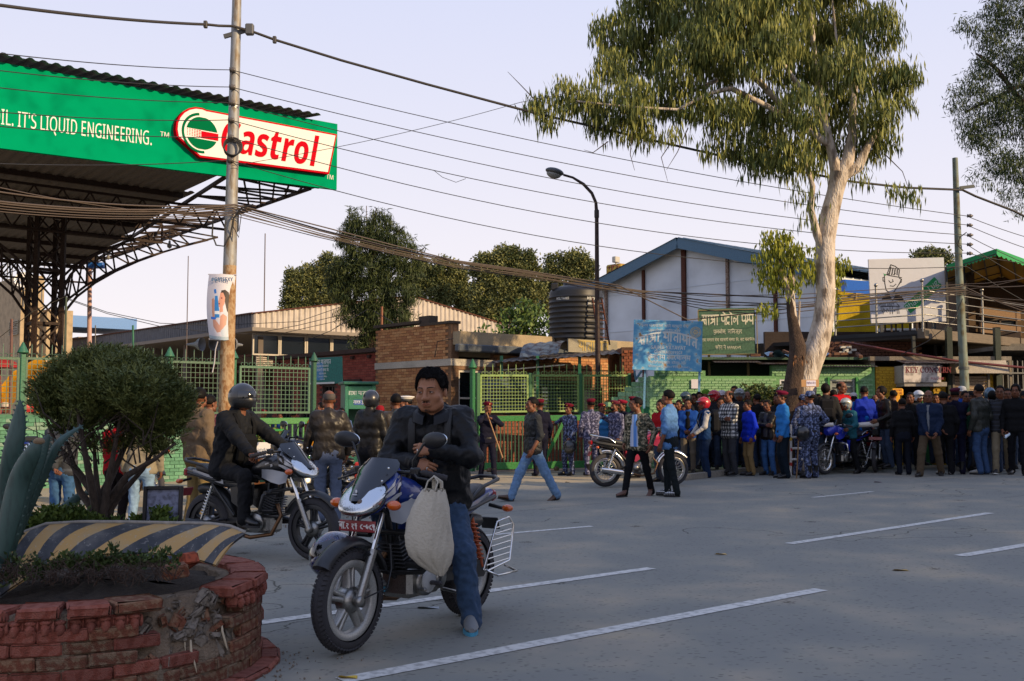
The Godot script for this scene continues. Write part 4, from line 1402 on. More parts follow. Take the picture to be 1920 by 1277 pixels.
	# two loose bricks
	for q in [[v3(-1.712,0.57,-5.35),0.5,0.1,2,"greyish loose brick lying on the planter's coping"],[v3(-1.711,0.594,-5.5),-0.6,0.5,0,"broken orange brick leaning under the striped plate"]]:
		var m:=MB.new()
		m.bx(ZERO,v3(0.125,0.065,0.1),0.01)
		for i in m.v.size():m.v[i]+=v3(rnd(-1,1),rnd(-1,1),rnd(-1,1))*0.004
		var o:=part("loose_brick",m,reds[q[3]] if q[3] else mk("brick orange","a04a2c",0.9,0.0,{tex=blotch(),scale=4.0}))
		o.transform=X3(Basis(UP,q[1])*Basis(BK,q[2]),q[0]+v3(0,0.015,0))
		tag(o,q[4],"brick")
	# striped crash plate lying over the planter
	var im:=Image.create(1024,128,false,Image.FORMAT_RGB8)
	var nz:=FastNoiseLite.new()
	nz.seed=5
	nz.frequency=0.012
	for y in 128:
		for x in 1024:
			var s:=fposmod(x/1024.0*7.2+y/128.0*0.95,1.0)
			var c:=C("2a2c30") if s<0.5 else C("a8844a")
			var w:=nz.get_noise_2d(x,y)*0.5+0.5
			var w2:=nz.get_noise_2d(x*5.0,y*5.0+900.0)*0.5+0.5
			c=c.lerp(C("8b8377"),clampf(w*w*0.8-0.1,0,0.6))
			if w2>0.72:c=c.lerp(C("9a948c"),0.5)
			im.set_pixel(x,y,c)
	var top:=ll([-2.896,0.552,-5.25,-2.762,0.623,-5.45,-2.667,0.728,-5.65,-2.555,0.774,-5.75,-2.386,0.78,-5.8,-2.154,0.774,-5.85,-1.902,0.769,-5.85,-1.694,0.766,-5.85,-1.575,0.751,-5.85,-1.488,0.716,-5.85])
	var bot:=ll([-2.719,0.389,-4.9,-2.602,0.423,-5.1,-2.52,0.512,-5.3,-2.42,0.587,-5.4,-2.293,0.639,-5.45,-2.077,0.657,-5.5,-1.84,0.657,-5.5,-1.673,0.632,-5.5,-1.574,0.605,-5.5,-1.546,0.594,-5.5])
	var sp:=MB.new()
	for side in 2:
		var base:=sp.v.size()
		for i in 46:
			var f:=i/45.0*9.0
			var i0:=mini(int(f),8)
			var a:Vector3=top[i0].cubic_interpolate(top[i0+1],top[maxi(i0-1,0)],top[mini(i0+2,9)],f-i0)
			var b:Vector3=bot[i0].cubic_interpolate(bot[i0+1],bot[maxi(i0-1,0)],bot[mini(i0+2,9)],f-i0)
			for j in 7:
				var w:=j/6.0
				var p:=a.lerp(b,w)+v3(0,0.02,0.03)*sin(w*PI)+(v3(0,-0.012,-0.012) if side else ZERO)
				sp.vert(p)
				sp.uv.append(v2(i/45.0,w))
		for i in 45:
			for j in 6:
				var a:=base+i*7+j
				if side==0:sp.ix.append_array(PackedInt32Array([a,a+7,a+8,a,a+8,a+1]))
				else:sp.ix.append_array(PackedInt32Array([a,a+8,a+7,a,a+1,a+8]))
	for e in [0,6]:  # folded rims
		for i in 45:
			var a:int=i*7+e
			var b:int=46*7+i*7+e
			sp.ix.append_array(PackedInt32Array([a,b,b+7,a,b+7,a+7]))
	var stm:=mk("striped paint",Color.WHITE,0.7,0.0,{tex=ImageTexture.create_from_image(im),uv=true,scale=1.0,bump=rough_h(),bump_h=0.05})
	var sb:=thing("striped_crash_plate","bent yellow and black striped crash plate lying on the planter","barrier plate")
	part("plate",sp,stm,sb)
	var lip:=MB.new()
	var tl:=[]
	for i in 10:tl.append(top[i]+v3(0,0.004,-0.012))
	lip.tube(tl,0.012,6)
	part("rolled_edge",lip,paint("9a9388",0.8),sb)

# ---- plants -------------------------------------------------------------------
func leaf_shape(l:float,w:float,bend:=0.2)->Array:
	# a folded leaf along -y from the origin: list of quads
	return [v3(0,0,0),v3(w,-l*0.4,bend*l*0.3),v3(0,-l,bend*l),v3(-w,-l*0.4,bend*l*0.3)]

func hanging_spray(n:int,spread:float,l:float,w:float,sd:int)->MB:
	var r:=RandomNumberGenerator.new()
	r.seed=sd
	var m:=MB.new()
	for k in n:
		var b:=Basis(UP,r.randf()*TAU)*Basis(RT,r.randf_range(-0.5,0.5))
		var at:=v3(r.randf_range(-1,1),r.randf_range(-1.0,0.3),r.randf_range(-1,1))*spread
		var q:=leaf_shape(l*r.randf_range(0.7,1.2),w,r.randf_range(-0.2,0.3))
		m.quad(at+b*q[0],at+b*q[1],at+b*q[2],at+b*q[3])
	return m
func tuft(n:int,spread:float,l:float,w:float,sd:int,up:=0.5)->MB:
	var r:=RandomNumberGenerator.new()
	r.seed=sd
	var m:=MB.new()
	for k in n:
		var d:=v3(r.randf_range(-1,1),r.randf_range(-1,1)+up,r.randf_range(-1,1)).normalized()
		var at:=v3(r.randf_range(-1,1),r.randf_range(-1,1),r.randf_range(-1,1))*spread
		var x:=d.cross(v3(r.randf_range(-1,1),r.randf_range(-1,1),r.randf_range(-1,1))).normalized()*w
		m.quad(at,at+d*l*0.45+x,at+d*l,at+d*l*0.45-x)
	return m

func crown(o:Node3D,shapes:Array,mat:Material,blobs:Array,per:float,tint_a:Color,tint_b:Color,sc:=1.0,squash:=1.0,droop:=0.0):
	# leaf sprays through the volume of every blob, denser near its skin
	var ts:=[]
	var cs:=[]
	for i in shapes.size():
		ts.append([]); cs.append([])
	for bl in blobs:
		var c:Vector3=bl[0]
		var r:float=bl[1]
		var n:=int(per*r*r)
		for k in n:
			var d:=v3(rnd(-1,1),rnd(-1,1),rnd(-1,1))
			if d.length()>1.0 or d.length()<0.05:d=d.normalized()*rnd(0.5,1.0)
			var rr:=pow(d.length(),0.5)*rnd(0.75,1.08)
			var p:=c+d.normalized()*r*rr*v3(1,squash,1)
			p.y-=droop*absf(d.x)*r
			var s:=sc*rnd(0.7,1.3)
			var b:=Basis(UP,rnd(0,TAU)).scaled(ONE*s)
			var which:=rng.randi()%shapes.size()
			ts[which].append(Transform3D(b,p))
			cs[which].append(tint_a.lerp(tint_b,rng.randf()))
	for i in shapes.size():
		if ts[i].size():scatter("foliage",shapes[i],mat,ts[i],o,cs[i]).set_meta("kind","stuff")

func leafm(key:String,back:=Color(0.25,0.3,0.05),rough:=0.6)->StandardMaterial3D:return mk(key,Color.WHITE,rough,0.0,{vcol=true,back=back,spec=0.35})

func limb(m:MB,pts:Array,sides:=9):
	var p:=[]
	var r:=[]
	for q in pts:
		p.append(q[0]); r.append(q[1])
	m.tube(p,r,sides)

func greenery():
	rng.seed=21
	# --- tall eucalyptus
	var eu:=thing("eucalyptus_tree","tall eucalyptus with pale peeling trunk and drooping crown behind the queue","tree")
	var bark:=mk("eucalyptus bark","c2bab0",0.85,0.0,{tex=noise("bark",0.012,[[0.0,C("746a60")],[0.3,C("a89c90")],[0.45,C("f2ece4")],[0.8,C("ffffff")],[1.0,C("cfc4b8")]],5),scale=v3(0.9,0.28,0.9),bump=rough_h(),bump_h=2.0})
	var dbark:=mk("dark bark","4a3a2f",0.95,0.0,{tex=blotch(),scale=v3(2.0,0.5,2.0),bump=rough_h(),bump_h=3.0})
	var tr:=MB.new()
	limb(tr,qq([6.12,-0.09,-22.5,0.42,6.17,0.83,-22.5,0.37,6.22,1.51,-22.5,0.33,6.29,2,-22.5,0.3,6.43,2.44,-22.5,0.29,6.63,2.84,-22.5,0.25,6.76,3.36,-22.5,0.22,6.83,3.95,-22.5,0.2,6.82,4.53,-22.5,0.21,6.84,5.12,-22.5,0.21,6.95,5.7,-22.5,0.2,7.08,6.18,-22.5,0.18,7.18,6.59,-22.5,0.21]),16)
	part("trunk",tr,bark,eu)
	var lb:=MB.new()
	for q in [qq([7.15,6.47,-22.5,0.16,7.37,6.89,-22.5,0.14,7.48,7.48,-22.5,0.1,7.52,8.32,-22.5,0.08,7.68,9.28,-22.5,0.06,7.86,10.24,-22.5,0.03]),qq([7.21,6.53,-22.5,0.15,7.6,6.74,-22.5,0.12,7.75,7.07,-22.5,0.09,8.09,7.66,-22.5,0.06,8.32,8.32,-22.5,0.03]),qq([7.13,6.53,-22.5,0.14,7.02,7.07,-22.5,0.1,6.86,7.84,-22.5,0.08,6.71,8.92,-22.5,0.06,6.62,10.12,-22.5,0.05,6.58,11.21,-22.5,0.03]),
		qq([6.98,7.24,-22.5,0.09,6.33,7.66,-22.5,0.08,5.53,8.56,-22.5,0.07,4.95,9.16,-22.5,0.07,4.44,9.57,-22,0.09,4.04,10.05,-22,0.08,3.71,10.76,-22,0.06]),qq([6.33,7.66,-22.5,0.07,5.54,7.96,-22.1,0.06,4.65,8.24,-21.7,0.06,4.16,8.07,-21.5,0.04,3.48,7.72,-21.5,0.03,2.45,7.72,-21.3,0.02,1.33,7.84,-21.3,0.02]),qq([6.86,7.84,-22.5,0.06,6.1,8.52,-22,0.05,5.46,9.23,-21.7,0.03,5.02,10.4,-21.7,0.02]),qq([4.53,8.68,-22.5,0.05,3.76,8.32,-22.5,0.03,3.05,7.9,-22.5,0.02,2.23,7.6,-22.5,0.02]),qq([7.52,8.32,-22.5,0.05,7.19,9.4,-22.5,0.03,7.1,10.49,-22.5,0.02]),qq([6.82,4.76,-22.45,0.1,6.63,5.22,-22.4,0.09,6.47,5.78,-22.3,0.07,6.5,6.23,-22.2,0.06,6.35,6.81,-22.2,0.03,6.25,7.4,-22.2,0.02])]:
		limb(lb,q)
	part("limb",lb,bark,eu)
	var tw:=MB.new()
	var twl:=[ll([3.38,7.07,-21.5,3.13,6.7,-21.5,3.26,6.19,-21.5]),ll([2.02,7.04,-21.5,1.7,6.8,-21.5,1.51,6.86,-21.5]),ll([0.51,7.9,-21.5,0.17,8.26,-21.5,-0.09,8.53,-21.5]),ll([3.7,7.33,-21.5,3.47,6.81,-21.5,3.24,6.44,-21.5]),ll([8.19,7.01,-22.5,8.56,6.63,-22.5,8.73,6.12,-22.5]),ll([2.52,7.21,-21.5,2.48,6.76,-21.5,2.57,6.42,-21.5])]
	for q in twl:
		tw=MB.new()
		tw.tube(q,[0.014,0.009,0.004],5)
		part("twig",tw,dbark,eu)
	var lf:=leafm("eucalyptus leaf",Color(0.35,0.38,0.1))
	var sp:=[hanging_spray(16,0.24,0.24,0.017,1).mesh(),hanging_spray(18,0.28,0.21,0.015,2).mesh(),hanging_spray(14,0.2,0.27,0.019,3).mesh()]
	var blobs:=qq([2.23,9.84,-22.4,0.44,3.01,10.4,-22.9,0.59,3.8,10.36,-21.9,0.67,5.07,10.44,-23,0.65,5.84,10.2,-21.8,0.67,7.31,10.64,-23.2,0.69,7.99,9.96,-22.4,0.53,8.5,8.88,-22.4,0.34,8.54,8.29,-22.4,0.25,2.19,8.98,-22,0.38,2.98,9.65,-23.2,0.52,3.45,8.85,-21.6,0.49,4.66,9.47,-23.4,0.55,5.16,8.89,-21.4,0.5,6.45,9.26,-22.8,0.56,7.08,8.92,-21.8,0.51,8.27,9.05,-22.9,0.42,1.13,8.21,-21.6,0.31,0.56,7.98,-21.6,0.22,0.79,7.72,-21.5,0.22,1.64,8.1,-21.6,0.35,1.96,7.84,-22.1,0.34,2.52,8.15,-21.4,0.4,2.5,7.64,-21.8,0.34,3.32,8.38,-22.7,0.42,3.87,8.1,-21.8,0.42,2.91,7.44,-21.9,0.22,4.51,7.81,-21.6,0.44,5.64,8.35,-23,0.52,6.03,7.87,-21.4,0.48,7.32,8.35,-23,0.47,7.81,7.93,-22,0.41,4.87,7.29,-22,0.38,5.7,7.44,-22.8,0.42,5.96,7.01,-21.6,0.38,7.07,7.67,-23.2,0.36,7.87,7.41,-22.9,0.33,8.28,7.54,-22.7,0.26,5.26,6.82,-22,0.23,5.78,6.66,-21.8,0.22,6.52,6.86,-22.4,0.18,7.63,6.67,-22.6,0.14,8.45,6.38,-22.6,0.14,8.78,6.29,-22.6,0.12,8.73,8.88,-22.4,0.16,6.2,6.21,-22.1,0.14,6.36,5.74,-22.1,0.11,4.2,7.18,-21.8,0.18,3.4,7.35,-21.4,0.15,3.3,11.17,-22.4,0.69,5.43,11.29,-22.4,0.8,7.32,11.29,-22.4,0.69,4.34,9.28,-21.2,0.43,5.5,9.28,-21.2,0.43,7.18,10.04,-23.6,0.48,4.68,10.19,-21.2,0.54,3.93,9.35,-21.4,0.44])
	crown(eu,sp,lf,blobs,300.0,Color(0.045,0.072,0.016),Color(0.25,0.255,0.065),1.0,1.0,0.1)
	# --- slimmer tree with yellow-green leaves on the shaded stump beside it
	var sa:=thing("yellow_green_tree","small tree with yellow-green drooping leaves left of the eucalyptus trunk","tree")
	var sm:=MB.new()
	limb(sm,qq([5.81,-0.07,-22.2,0.27,5.9,0.83,-22.2,0.27,5.95,1.51,-22.2,0.24,6.01,2.02,-22.2,0.2,6.09,2.51,-22.2,0.18,6.11,2.77,-22.2,0.18,6.05,3.11,-22.2,0.13,5.99,3.45,-22.2,0.1,5.97,3.85,-22.2,0.09,5.96,4.2,-22.2,0.08,6.06,4.6,-22.2,0.05]),12)
	part("trunk",sm,dbark,sa)
	var sl:=MB.new()
	limb(sl,qq([6.05,3.09,-22.2,0.1,6,3.57,-22.2,0.09,5.95,4.03,-22.2,0.1,5.82,4.26,-22.2,0.07,5.73,4.55,-22.2,0.05,5.63,4.95,-22.2,0.02]))
	limb(sl,qq([5.95,3.8,-22.2,0.08,6,4.14,-22.2,0.07,6.03,4.49,-22.2,0.05,6.2,4.95,-22.2,0.02]))
	limb(sl,qq([6.09,2.88,-22.2,0.07,6.14,3.34,-22.2,0.03,6.17,3.74,-22.2,0.02]))
	part("limb",sl,bark,sa)
	var yl:=leafm("yellow-green leaf",Color(0.6,0.6,0.1))
	var ysp:=[hanging_spray(14,0.16,0.16,0.02,5).mesh(),hanging_spray(12,0.14,0.14,0.022,6).mesh()]
	crown(sa,ysp,yl,qq([5.68,5.01,-22.2,0.3,5.39,4.6,-22.2,0.23,5.91,4.84,-22.2,0.32,6.2,4.72,-22.2,0.27,5.62,4.37,-22.2,0.25,6.02,4.26,-22.2,0.27,6.53,4.43,-22.6,0.19,6.89,4.57,-22.8,0.26,7.13,4.69,-22.8,0.19,7.06,4.34,-22.8,0.23,5.39,4.32,-22.2,0.14,5.86,5.18,-22.2,0.16,5.49,3.62,-22.2,0.14,5.63,3.68,-22.2,0.09,7.05,3.86,-22.8,0.16,6.93,3.51,-22.8,0.12,5.51,5.18,-22.2,0.14,7.3,4.69,-22.8,0.12,6.98,3.27,-22.8,0.06]),300.0,Color(0.13,0.16,0.02),Color(0.3,0.31,0.04),1.0,1.0)
	crown(sa,ysp,leafm("dead leaf",Color(0.3,0.2,0.1)),qq([6.12,2.64,-22,0.14,6.17,2.87,-22,0.09,6.1,2.3,-22,0.09]),120.0,Color(0.16,0.07,0.03),Color(0.3,0.16,0.07),0.7)
	# --- tree at the right edge
	var rt:=thing("right_edge_tree","tall dark feathery tree hanging in at the right edge","tree")
	var rm:=MB.new()
	limb(rm,qq([16.05,-0.58,-30,0.52,16.13,4.02,-30,0.43,16.07,8.72,-30,0.31,15.7,11.58,-30,0.18,15.29,13.51,-30,0.12,14.86,14.81,-30,0.06]))
	limb(rm,qq([15.99,8.72,-30,0.15,15.18,10.14,-30,0.09,14.28,11.42,-30,0.06,13.67,11.9,-30,0.03]))
	limb(rm,qq([15.88,9.99,-30,0.12,14.97,10.94,-30,0.08,13.94,10.46,-30,0.05,13.3,10.14,-30,0.03]))
	part("trunk",rm,dbark,rt)
	var fsp:=[hanging_spray(22,0.22,0.14,0.012,8).mesh(),tuft(24,0.22,0.16,0.012,9,-0.4).mesh()]
	crown(rt,fsp,leafm("feathery leaf",Color(0.2,0.22,0.06)),qq([14.88,13.03,-30,0.55,14,12.55,-30,0.4,13.46,12.87,-30,0.22,14.45,11.74,-30,0.62,13.65,11.1,-30,0.4,13.17,10.78,-30,0.25,14.09,10.3,-30,0.55,13.46,9.99,-30,0.37,13.08,10.38,-30,0.22,14.79,9.99,-30,0.62,13.91,9.35,-30,0.4,14.35,8.72,-30,0.46,14.82,8.56,-30,0.46,13.52,9.43,-30,0.22,13.64,8.4,-30,0.15,13.87,8.08,-30,0.15,14.48,7.77,-30,0.22,14.78,7.3,-30,0.18,14.34,13.19,-30,0.4,14.68,14.16,-30,0.62,15.56,11.9,-30,0.77,15.64,9.67,-30,0.77,15.27,8.08,-30,0.46,13.9,11.74,-30,0.25,14.97,10.94,-30,0.62,13.13,9.51,-30,0.09,13.2,9.35,-30,0.12]),260.0,Color(0.022,0.04,0.015),Color(0.075,0.1,0.035),1.0)
	# --- weeping conifer before the depot
	var cf:=thing("weeping_conifer","dark weeping cypress before the corrugated depot","tree")
	var cm:=MB.new()
	limb(cm,qq([-4.97,0.85,-36,0.18,-4.95,2.69,-36,0.17,-4.82,4.54,-36,0.15,-4.93,6.41,-36,0.11,-4.85,7.91,-36,0.06,-4.74,8.48,-36,0.02]))
	for q in [qq([-4.88,5.29,-36,0.07,-4.27,6.03,-36,0.06,-3.63,6.69,-36,0.03,-3.07,7.06,-36,0.02]),qq([-4.88,5.66,-36,0.07,-5.58,6.22,-36,0.04,-6.14,6.5,-36,0.02]),qq([-4.84,6.97,-36,0.06,-5.4,7.72,-36,0.04,-5.78,8.19,-36,0.02]),qq([-4.84,6.78,-36,0.06,-4.1,7.53,-36,0.04,-3.77,7.82,-36,0.02])]:limb(cm,q,6)
	part("trunk",cm,dbark,cf)
	var csp:=[hanging_spray(26,0.2,0.2,0.016,11).mesh(),tuft(30,0.2,0.24,0.016,12,-0.5).mesh(),hanging_spray(16,0.14,0.28,0.014,15).mesh()]
	crown(cf,csp,leafm("cypress leaf",Color(0.15,0.2,0.05)),qq([-5.48,8.19,-36,0.31,-5.59,7.82,-36,0.33,-4.78,8.29,-36,0.22,-4.4,8.19,-36,0.22,-4.85,7.72,-36,0.52,-4.19,7.72,-36,0.3,-3.82,7.72,-36,0.18,-5.87,7.53,-36,0.22,-5.29,7.16,-36,0.59,-4.39,7.06,-36,0.59,-3.69,7.16,-36,0.37,-5.96,7.35,-36,0.18,-3.16,7.01,-36,0.11,-5.8,6.41,-36,0.48,-6.21,6.41,-36,0.26,-5.02,6.31,-36,0.7,-4.13,6.31,-36,0.63,-3.42,6.41,-36,0.37,-5.76,5.66,-36,0.59,-4.83,5.47,-36,0.7,-3.9,5.57,-36,0.63,-6.2,5.85,-36,0.3,-5.52,4.82,-36,0.52,-4.73,4.64,-36,0.63,-3.93,4.73,-36,0.52,-5,3.99,-36,0.37,-4.17,4.17,-36,0.33,-3.7,4.36,-36,0.18,-5.33,3.61,-36,0.26,-5.17,3.06,-36,0.3,-4.89,2.69,-36,0.26,-5.33,3.8,-36,0.18,-4.99,3.43,-36,0.3,-4.79,1.95,-36,0.22]),300.0,Color(0.016,0.032,0.013),Color(0.075,0.095,0.03),0.85,0.9)
	# --- background trees
	var bl:=leafm("olive leaf",Color(0.3,0.32,0.08))
	var bsp:=[tuft(34,0.4,0.3,0.07,13,0.3).mesh(),tuft(30,0.36,0.32,0.075,14,0.2).mesh()]
	for q in [["olive_tree","pale olive tree behind the depot roof, left of the weeping cypress",qq([-17.54,11.9,-85,1.13,-16.23,12.34,-85,1.13,-18.19,11.02,-85,0.7,-14.93,13.23,-85,0.87,-15.56,11.24,-85,1.31,-14.26,12.34,-85,1.05,-17.08,10.58,-85,1.13,-15.37,13.89,-85,0.44,-18.21,12.34,-85,0.44,-14.46,11.02,-85,1.05,-18.39,9.92,-85,0.61]),qq([-15.69,4.44,-85,0.22,-15.84,8.82,-85,0.17,-16,11.46,-85,0.13])],
		["grey_green_tree","grey-green tree right of the weeping cypress",qq([-6.61,11.7,-80,1.07,-5.16,12.11,-80,1.15,-6.19,10.45,-80,1.23,-4.54,10.66,-80,1.15,-3.5,10.04,-80,1.07,-7.02,12.53,-80,0.57,-4.13,11.7,-80,0.74,-2.88,9.42,-80,0.82,-4.95,9.42,-80,1.23,-7.64,11.28,-80,0.82]),qq([-5.33,4.27,-80,0.21,-5.27,8.38,-80,0.16,-5.16,10.87,-80,0.12])],
		["round_tree","large round-headed tree behind the depot's right slope",qq([-1.74,12.03,-75,0.92,-0.39,12.42,-75,1,0.97,12.22,-75,0.85,-1.16,11.05,-75,1,0.39,11.05,-75,1.08,-2.32,11.44,-75,0.54,1.55,11.44,-75,0.54,-0.58,9.89,-75,1.15,0.97,9.89,-75,1,-2.13,10.08,-75,0.77,-1.35,8.72,-75,1.15,0.39,8.72,-75,1.15,1.93,10.08,-75,0.46,-2.12,8.72,-75,0.77]),qq([-0.58,4.09,-75,0.23,-0.46,7.95,-75,0.19,-0.39,11.05,-75,0.15])],
		["far_crown_tree","olive tree rising behind the black water tank",qq([3.51,12.53,-80,0.98,4.96,12.74,-80,1.07,2.89,11.7,-80,0.74,5.78,12.11,-80,0.74,4.13,11.28,-80,1.15,5.78,10.87,-80,0.74,2.89,10.45,-80,0.74,2.68,9.42,-80,0.66,5.58,12.53,-80,0.57]),qq([4.1,4.27,-80,0.21,4.2,8.38,-80,0.16,4.33,10.87,-80,0.12])],
		["billboard_tree","round dark tree top showing above the billboard",qq([27.67,11.76,-70,0.36,28.4,11.87,-70,0.5,29.12,11.76,-70,0.43,28.57,11.5,-70,0.57,29.66,11.58,-70,0.29]),qq([28.36,3.91,-70,0.14,28.5,8.96,-70,0.14,28.57,11.5,-70,0.11])]]:
		var o:=thing(q[0],q[1],"tree")
		var m:=MB.new()
		limb(m,q[3],7)
		for k in 4:
			var bb:Array=q[2][(k*2+1)%q[2].size()]
			m.tube([q[3][2][0],q[3][2][0].lerp(bb[0],0.5)+v3(0,-0.3,0),bb[0]],[0.16,0.1,0.04],5)
		part("trunk",m,dbark,o)
		crown(o,bsp,bl,q[2],90.0,Color(0.045,0.065,0.022),Color(0.19,0.19,0.065),0.75)
	var bu:=thing("rooftop_shrub","leafy shrub growing beside the tank over the guard house roof","shrub")
	var bst:=MB.new()
	for k in 9:bst.tube([v3(0.44,2.62,-34),v3(0.44,3.67,-34)+v3(rnd(-0.6,0.6),0.2,rnd(-0.4,0.4)),v3(0.44,4.37,-34)+v3(rnd(-1.0,1.0),rnd(-0.2,0.6),rnd(-0.5,0.5))],[0.03,0.02,0.008],5)
	part("stem",bst,dbark,bu)
	crown(bu,[tuft(16,0.2,0.16,0.05,16,0.2).mesh()],leafm("bright leaf",Color(0.3,0.4,0.08)),qq([0,4.37,-34,0.38,0.53,4.54,-34,0.42,0.96,4.19,-34,0.31,-0.17,3.93,-34,0.35,0.44,3.93,-34,0.45,0.88,4.72,-34,0.21,-0.35,4.54,-34,0.14,0.26,4.81,-34,0.17,-0.91,3.78,-32,0.16,-0.51,3.77,-33,0.2,1.05,3.84,-34,0.21]),110.0,Color(0.04,0.08,0.02),Color(0.13,0.19,0.05),0.9)
	var rp:=thing("potted_roof_plant","small plant on the guard house parapet","plant")
	crown(rp,[tuft(10,0.08,0.12,0.03,17,0.6).mesh()],leafm("bright leaf"),qq([-1.51,3.48,-28,0.07,-1.35,3.44,-28,0.07,-1.27,3.41,-28,0.06,-1.54,3.63,-28,0.04]),500.0,Color(0.04,0.09,0.02),Color(0.1,0.17,0.05),0.7)
	var qs:=thing("queue_shrub","leafy shrub standing among the queue before the green wall","shrub")
	var qst:=MB.new()
	for k in 7:qst.tube([v3(5.65,0.31,-23.8),v3(5.66,1.04,-23.8)+v3(rnd(-0.2,0.2),0,0),v3(5.67,1.7,-23.8)+v3(rnd(-0.5,0.5),rnd(-0.1,0.1),rnd(-0.2,0.2))],[0.02,0.014,0.006],5)
	part("stem",qst,dbark,qs)
	crown(qs,[tuft(18,0.09,0.09,0.025,18,0.3).mesh()],leafm("bright leaf"),qq([5.67,1.83,-23.8,0.17,5.85,1.76,-23.8,0.15,5.46,1.7,-23.8,0.15,5.67,1.58,-23.8,0.2,5.91,1.58,-23.8,0.12,5.37,1.89,-23.8,0.07,6.16,1.83,-23.8,0.1,6.22,1.7,-23.8,0.09,5.6,1.34,-23.8,0.17]),900.0,Color(0.03,0.055,0.015),Color(0.13,0.15,0.05),0.8)
	# --- juniper in the planter
	var ju:=thing("juniper_bush","dark green clipped juniper with bare lower branches in the planter","bush")
	var jm:=MB.new()
	var hub:=v3(-2.43,0.52,-6.2)
	hub.y=0.45
	for q in [ll([-2.42,0.65,-6.2,-2.45,0.9,-6.2,-2.49,1.08,-6.25,-2.53,1.3,-6.3]),ll([-2.44,0.72,-6.2,-2.36,0.89,-6.3,-2.22,1.05,-6.3,-2.12,1.24,-6.3]),ll([-2.43,0.68,-6.2,-2.35,1,-6.1,-2.32,1.18,-6.1,-2.28,1.43,-6.1]),ll([-2.44,0.77,-6.2,-2.6,0.92,-6.3,-2.65,1.11,-6.3,-2.74,1.37,-6.3]),ll([-2.43,0.8,-6.2,-2.26,1.02,-6.15,-2.08,1.12,-6.1,-1.98,1.21,-6.15]),ll([-2.44,0.74,-6.2,-2.45,1.06,-6.05,-2.484,1.308,-6,-2.56,1.52,-6.1]),ll([-2.44,0.87,-6.2,-2.43,1.04,-6.4,-2.34,1.3,-6.45,-2.26,1.53,-6.4]),ll([-2.44,0.87,-6.2,-2.58,1.05,-6.2,-2.71,1.21,-6.2,-2.81,1.4,-6.25])]:
		jm.tube([hub]+q,[0.035,0.03,0.02,0.013,0.006],7)
	for k in 70:
		var p:=v3(-2.42,1.15,-6.2)+v3(rnd(-0.3,0.35),rnd(-0.1,0.15),rnd(-0.25,0.25))
		jm.tube([p,p+v3(rnd(-0.1,0.1),rnd(0.05,0.14),rnd(-0.1,0.1)),p+v3(rnd(-0.2,0.2),rnd(0.15,0.3),rnd(-0.15,0.15))],[0.006,0.004,0.002],4)
	part("branch",jm,mk("juniper bark","4a3f36",0.95,0.0,{tex=blotch(),scale=v3(6,2,6),bump=rough_h(),bump_h=0.6}),ju)
	var js:=[]
	for k in 3:
		var m:=MB.new()
		var r:=RandomNumberGenerator.new()
		r.seed=30+k
		for s in 7:  # feathery tips:a sprig with scale leaves along it
			var d:=v3(r.randf_range(-0.8,0.8),r.randf_range(0.2,1.0),r.randf_range(-0.8,0.8)).normalized()
			for j in 11:
				var at:=d*(0.012+j*0.0085)
				var e:=(d*0.9+v3(r.randf_range(-1,1),r.randf_range(-1,1),r.randf_range(-1,1))*0.75).normalized()*0.026
				var x:=e.cross(d).normalized()*0.0032
				m.quad(at,at+e*0.5+x,at+e,at+e*0.5-x)
		js.append(m.mesh())
	crown(ju,js,leafm("juniper leaf",Color(0.12,0.16,0.05)),qq([-2.71,1.48,-6.2,0.095,-2.78,1.43,-6.2,0.045,-2.64,1.57,-6.2,0.095,-2.51,1.62,-6.2,0.089,-2.44,1.63,-6.3,0.11,-2.27,1.61,-6.2,0.102,-2.14,1.53,-6.2,0.108,-2.03,1.43,-6.2,0.095,-1.98,1.35,-6.2,0.051,-2.68,1.43,-6.3,0.129,-2.44,1.46,-6.1,0.144,-2.34,1.43,-6.3,0.149,-2.14,1.37,-6.2,0.127,-2.6,1.53,-6.35,0.13,-2.28,1.54,-6.05,0.124,-2.03,1.27,-6.2,0.051,-2.25,1.28,-6.3,0.071,-2.52,1.32,-6.15,0.063,-2.74,1.37,-6.2,0.051,-1.97,1.44,-6.2,0.025,-2.5,1.65,-6.2,0.032,-2.37,1.67,-6.2,0.029,-2.66,1.27,-6.2,0.032,-2.52,1.19,-6.2,0.025,-2.32,1.18,-6.3,0.029,-2.14,1.2,-6.2,0.029,-2.06,1.15,-6.2,0.025,-2.43,1.14,-6.3,0.023,-2.61,1.62,-6.2,0.032,-2.1,1.58,-6.2,0.032,-2.79,1.49,-6.2,0.029,-2.12,1.15,-6.2,0.029,-2.56,1.52,-6.5,0.133,-2.163,1.476,-5.95,0.122]),17000.0,Color(0.04,0.06,0.015),Color(0.15,0.165,0.045),0.95)
	# --- agave: thick curved leaves with toothed edges
	var ag:=thing("agave","agave with thick blue-green toothed leaves, one tip cut","agave")
	var am:=mk("agave skin","34504a",0.5,0.0,{tex=noise("agave",0.02,[[0.0,g(0.7)],[0.5,g(0.95)],[1.0,g(1.0)]],4),scale=v3(3,0.8,3)})
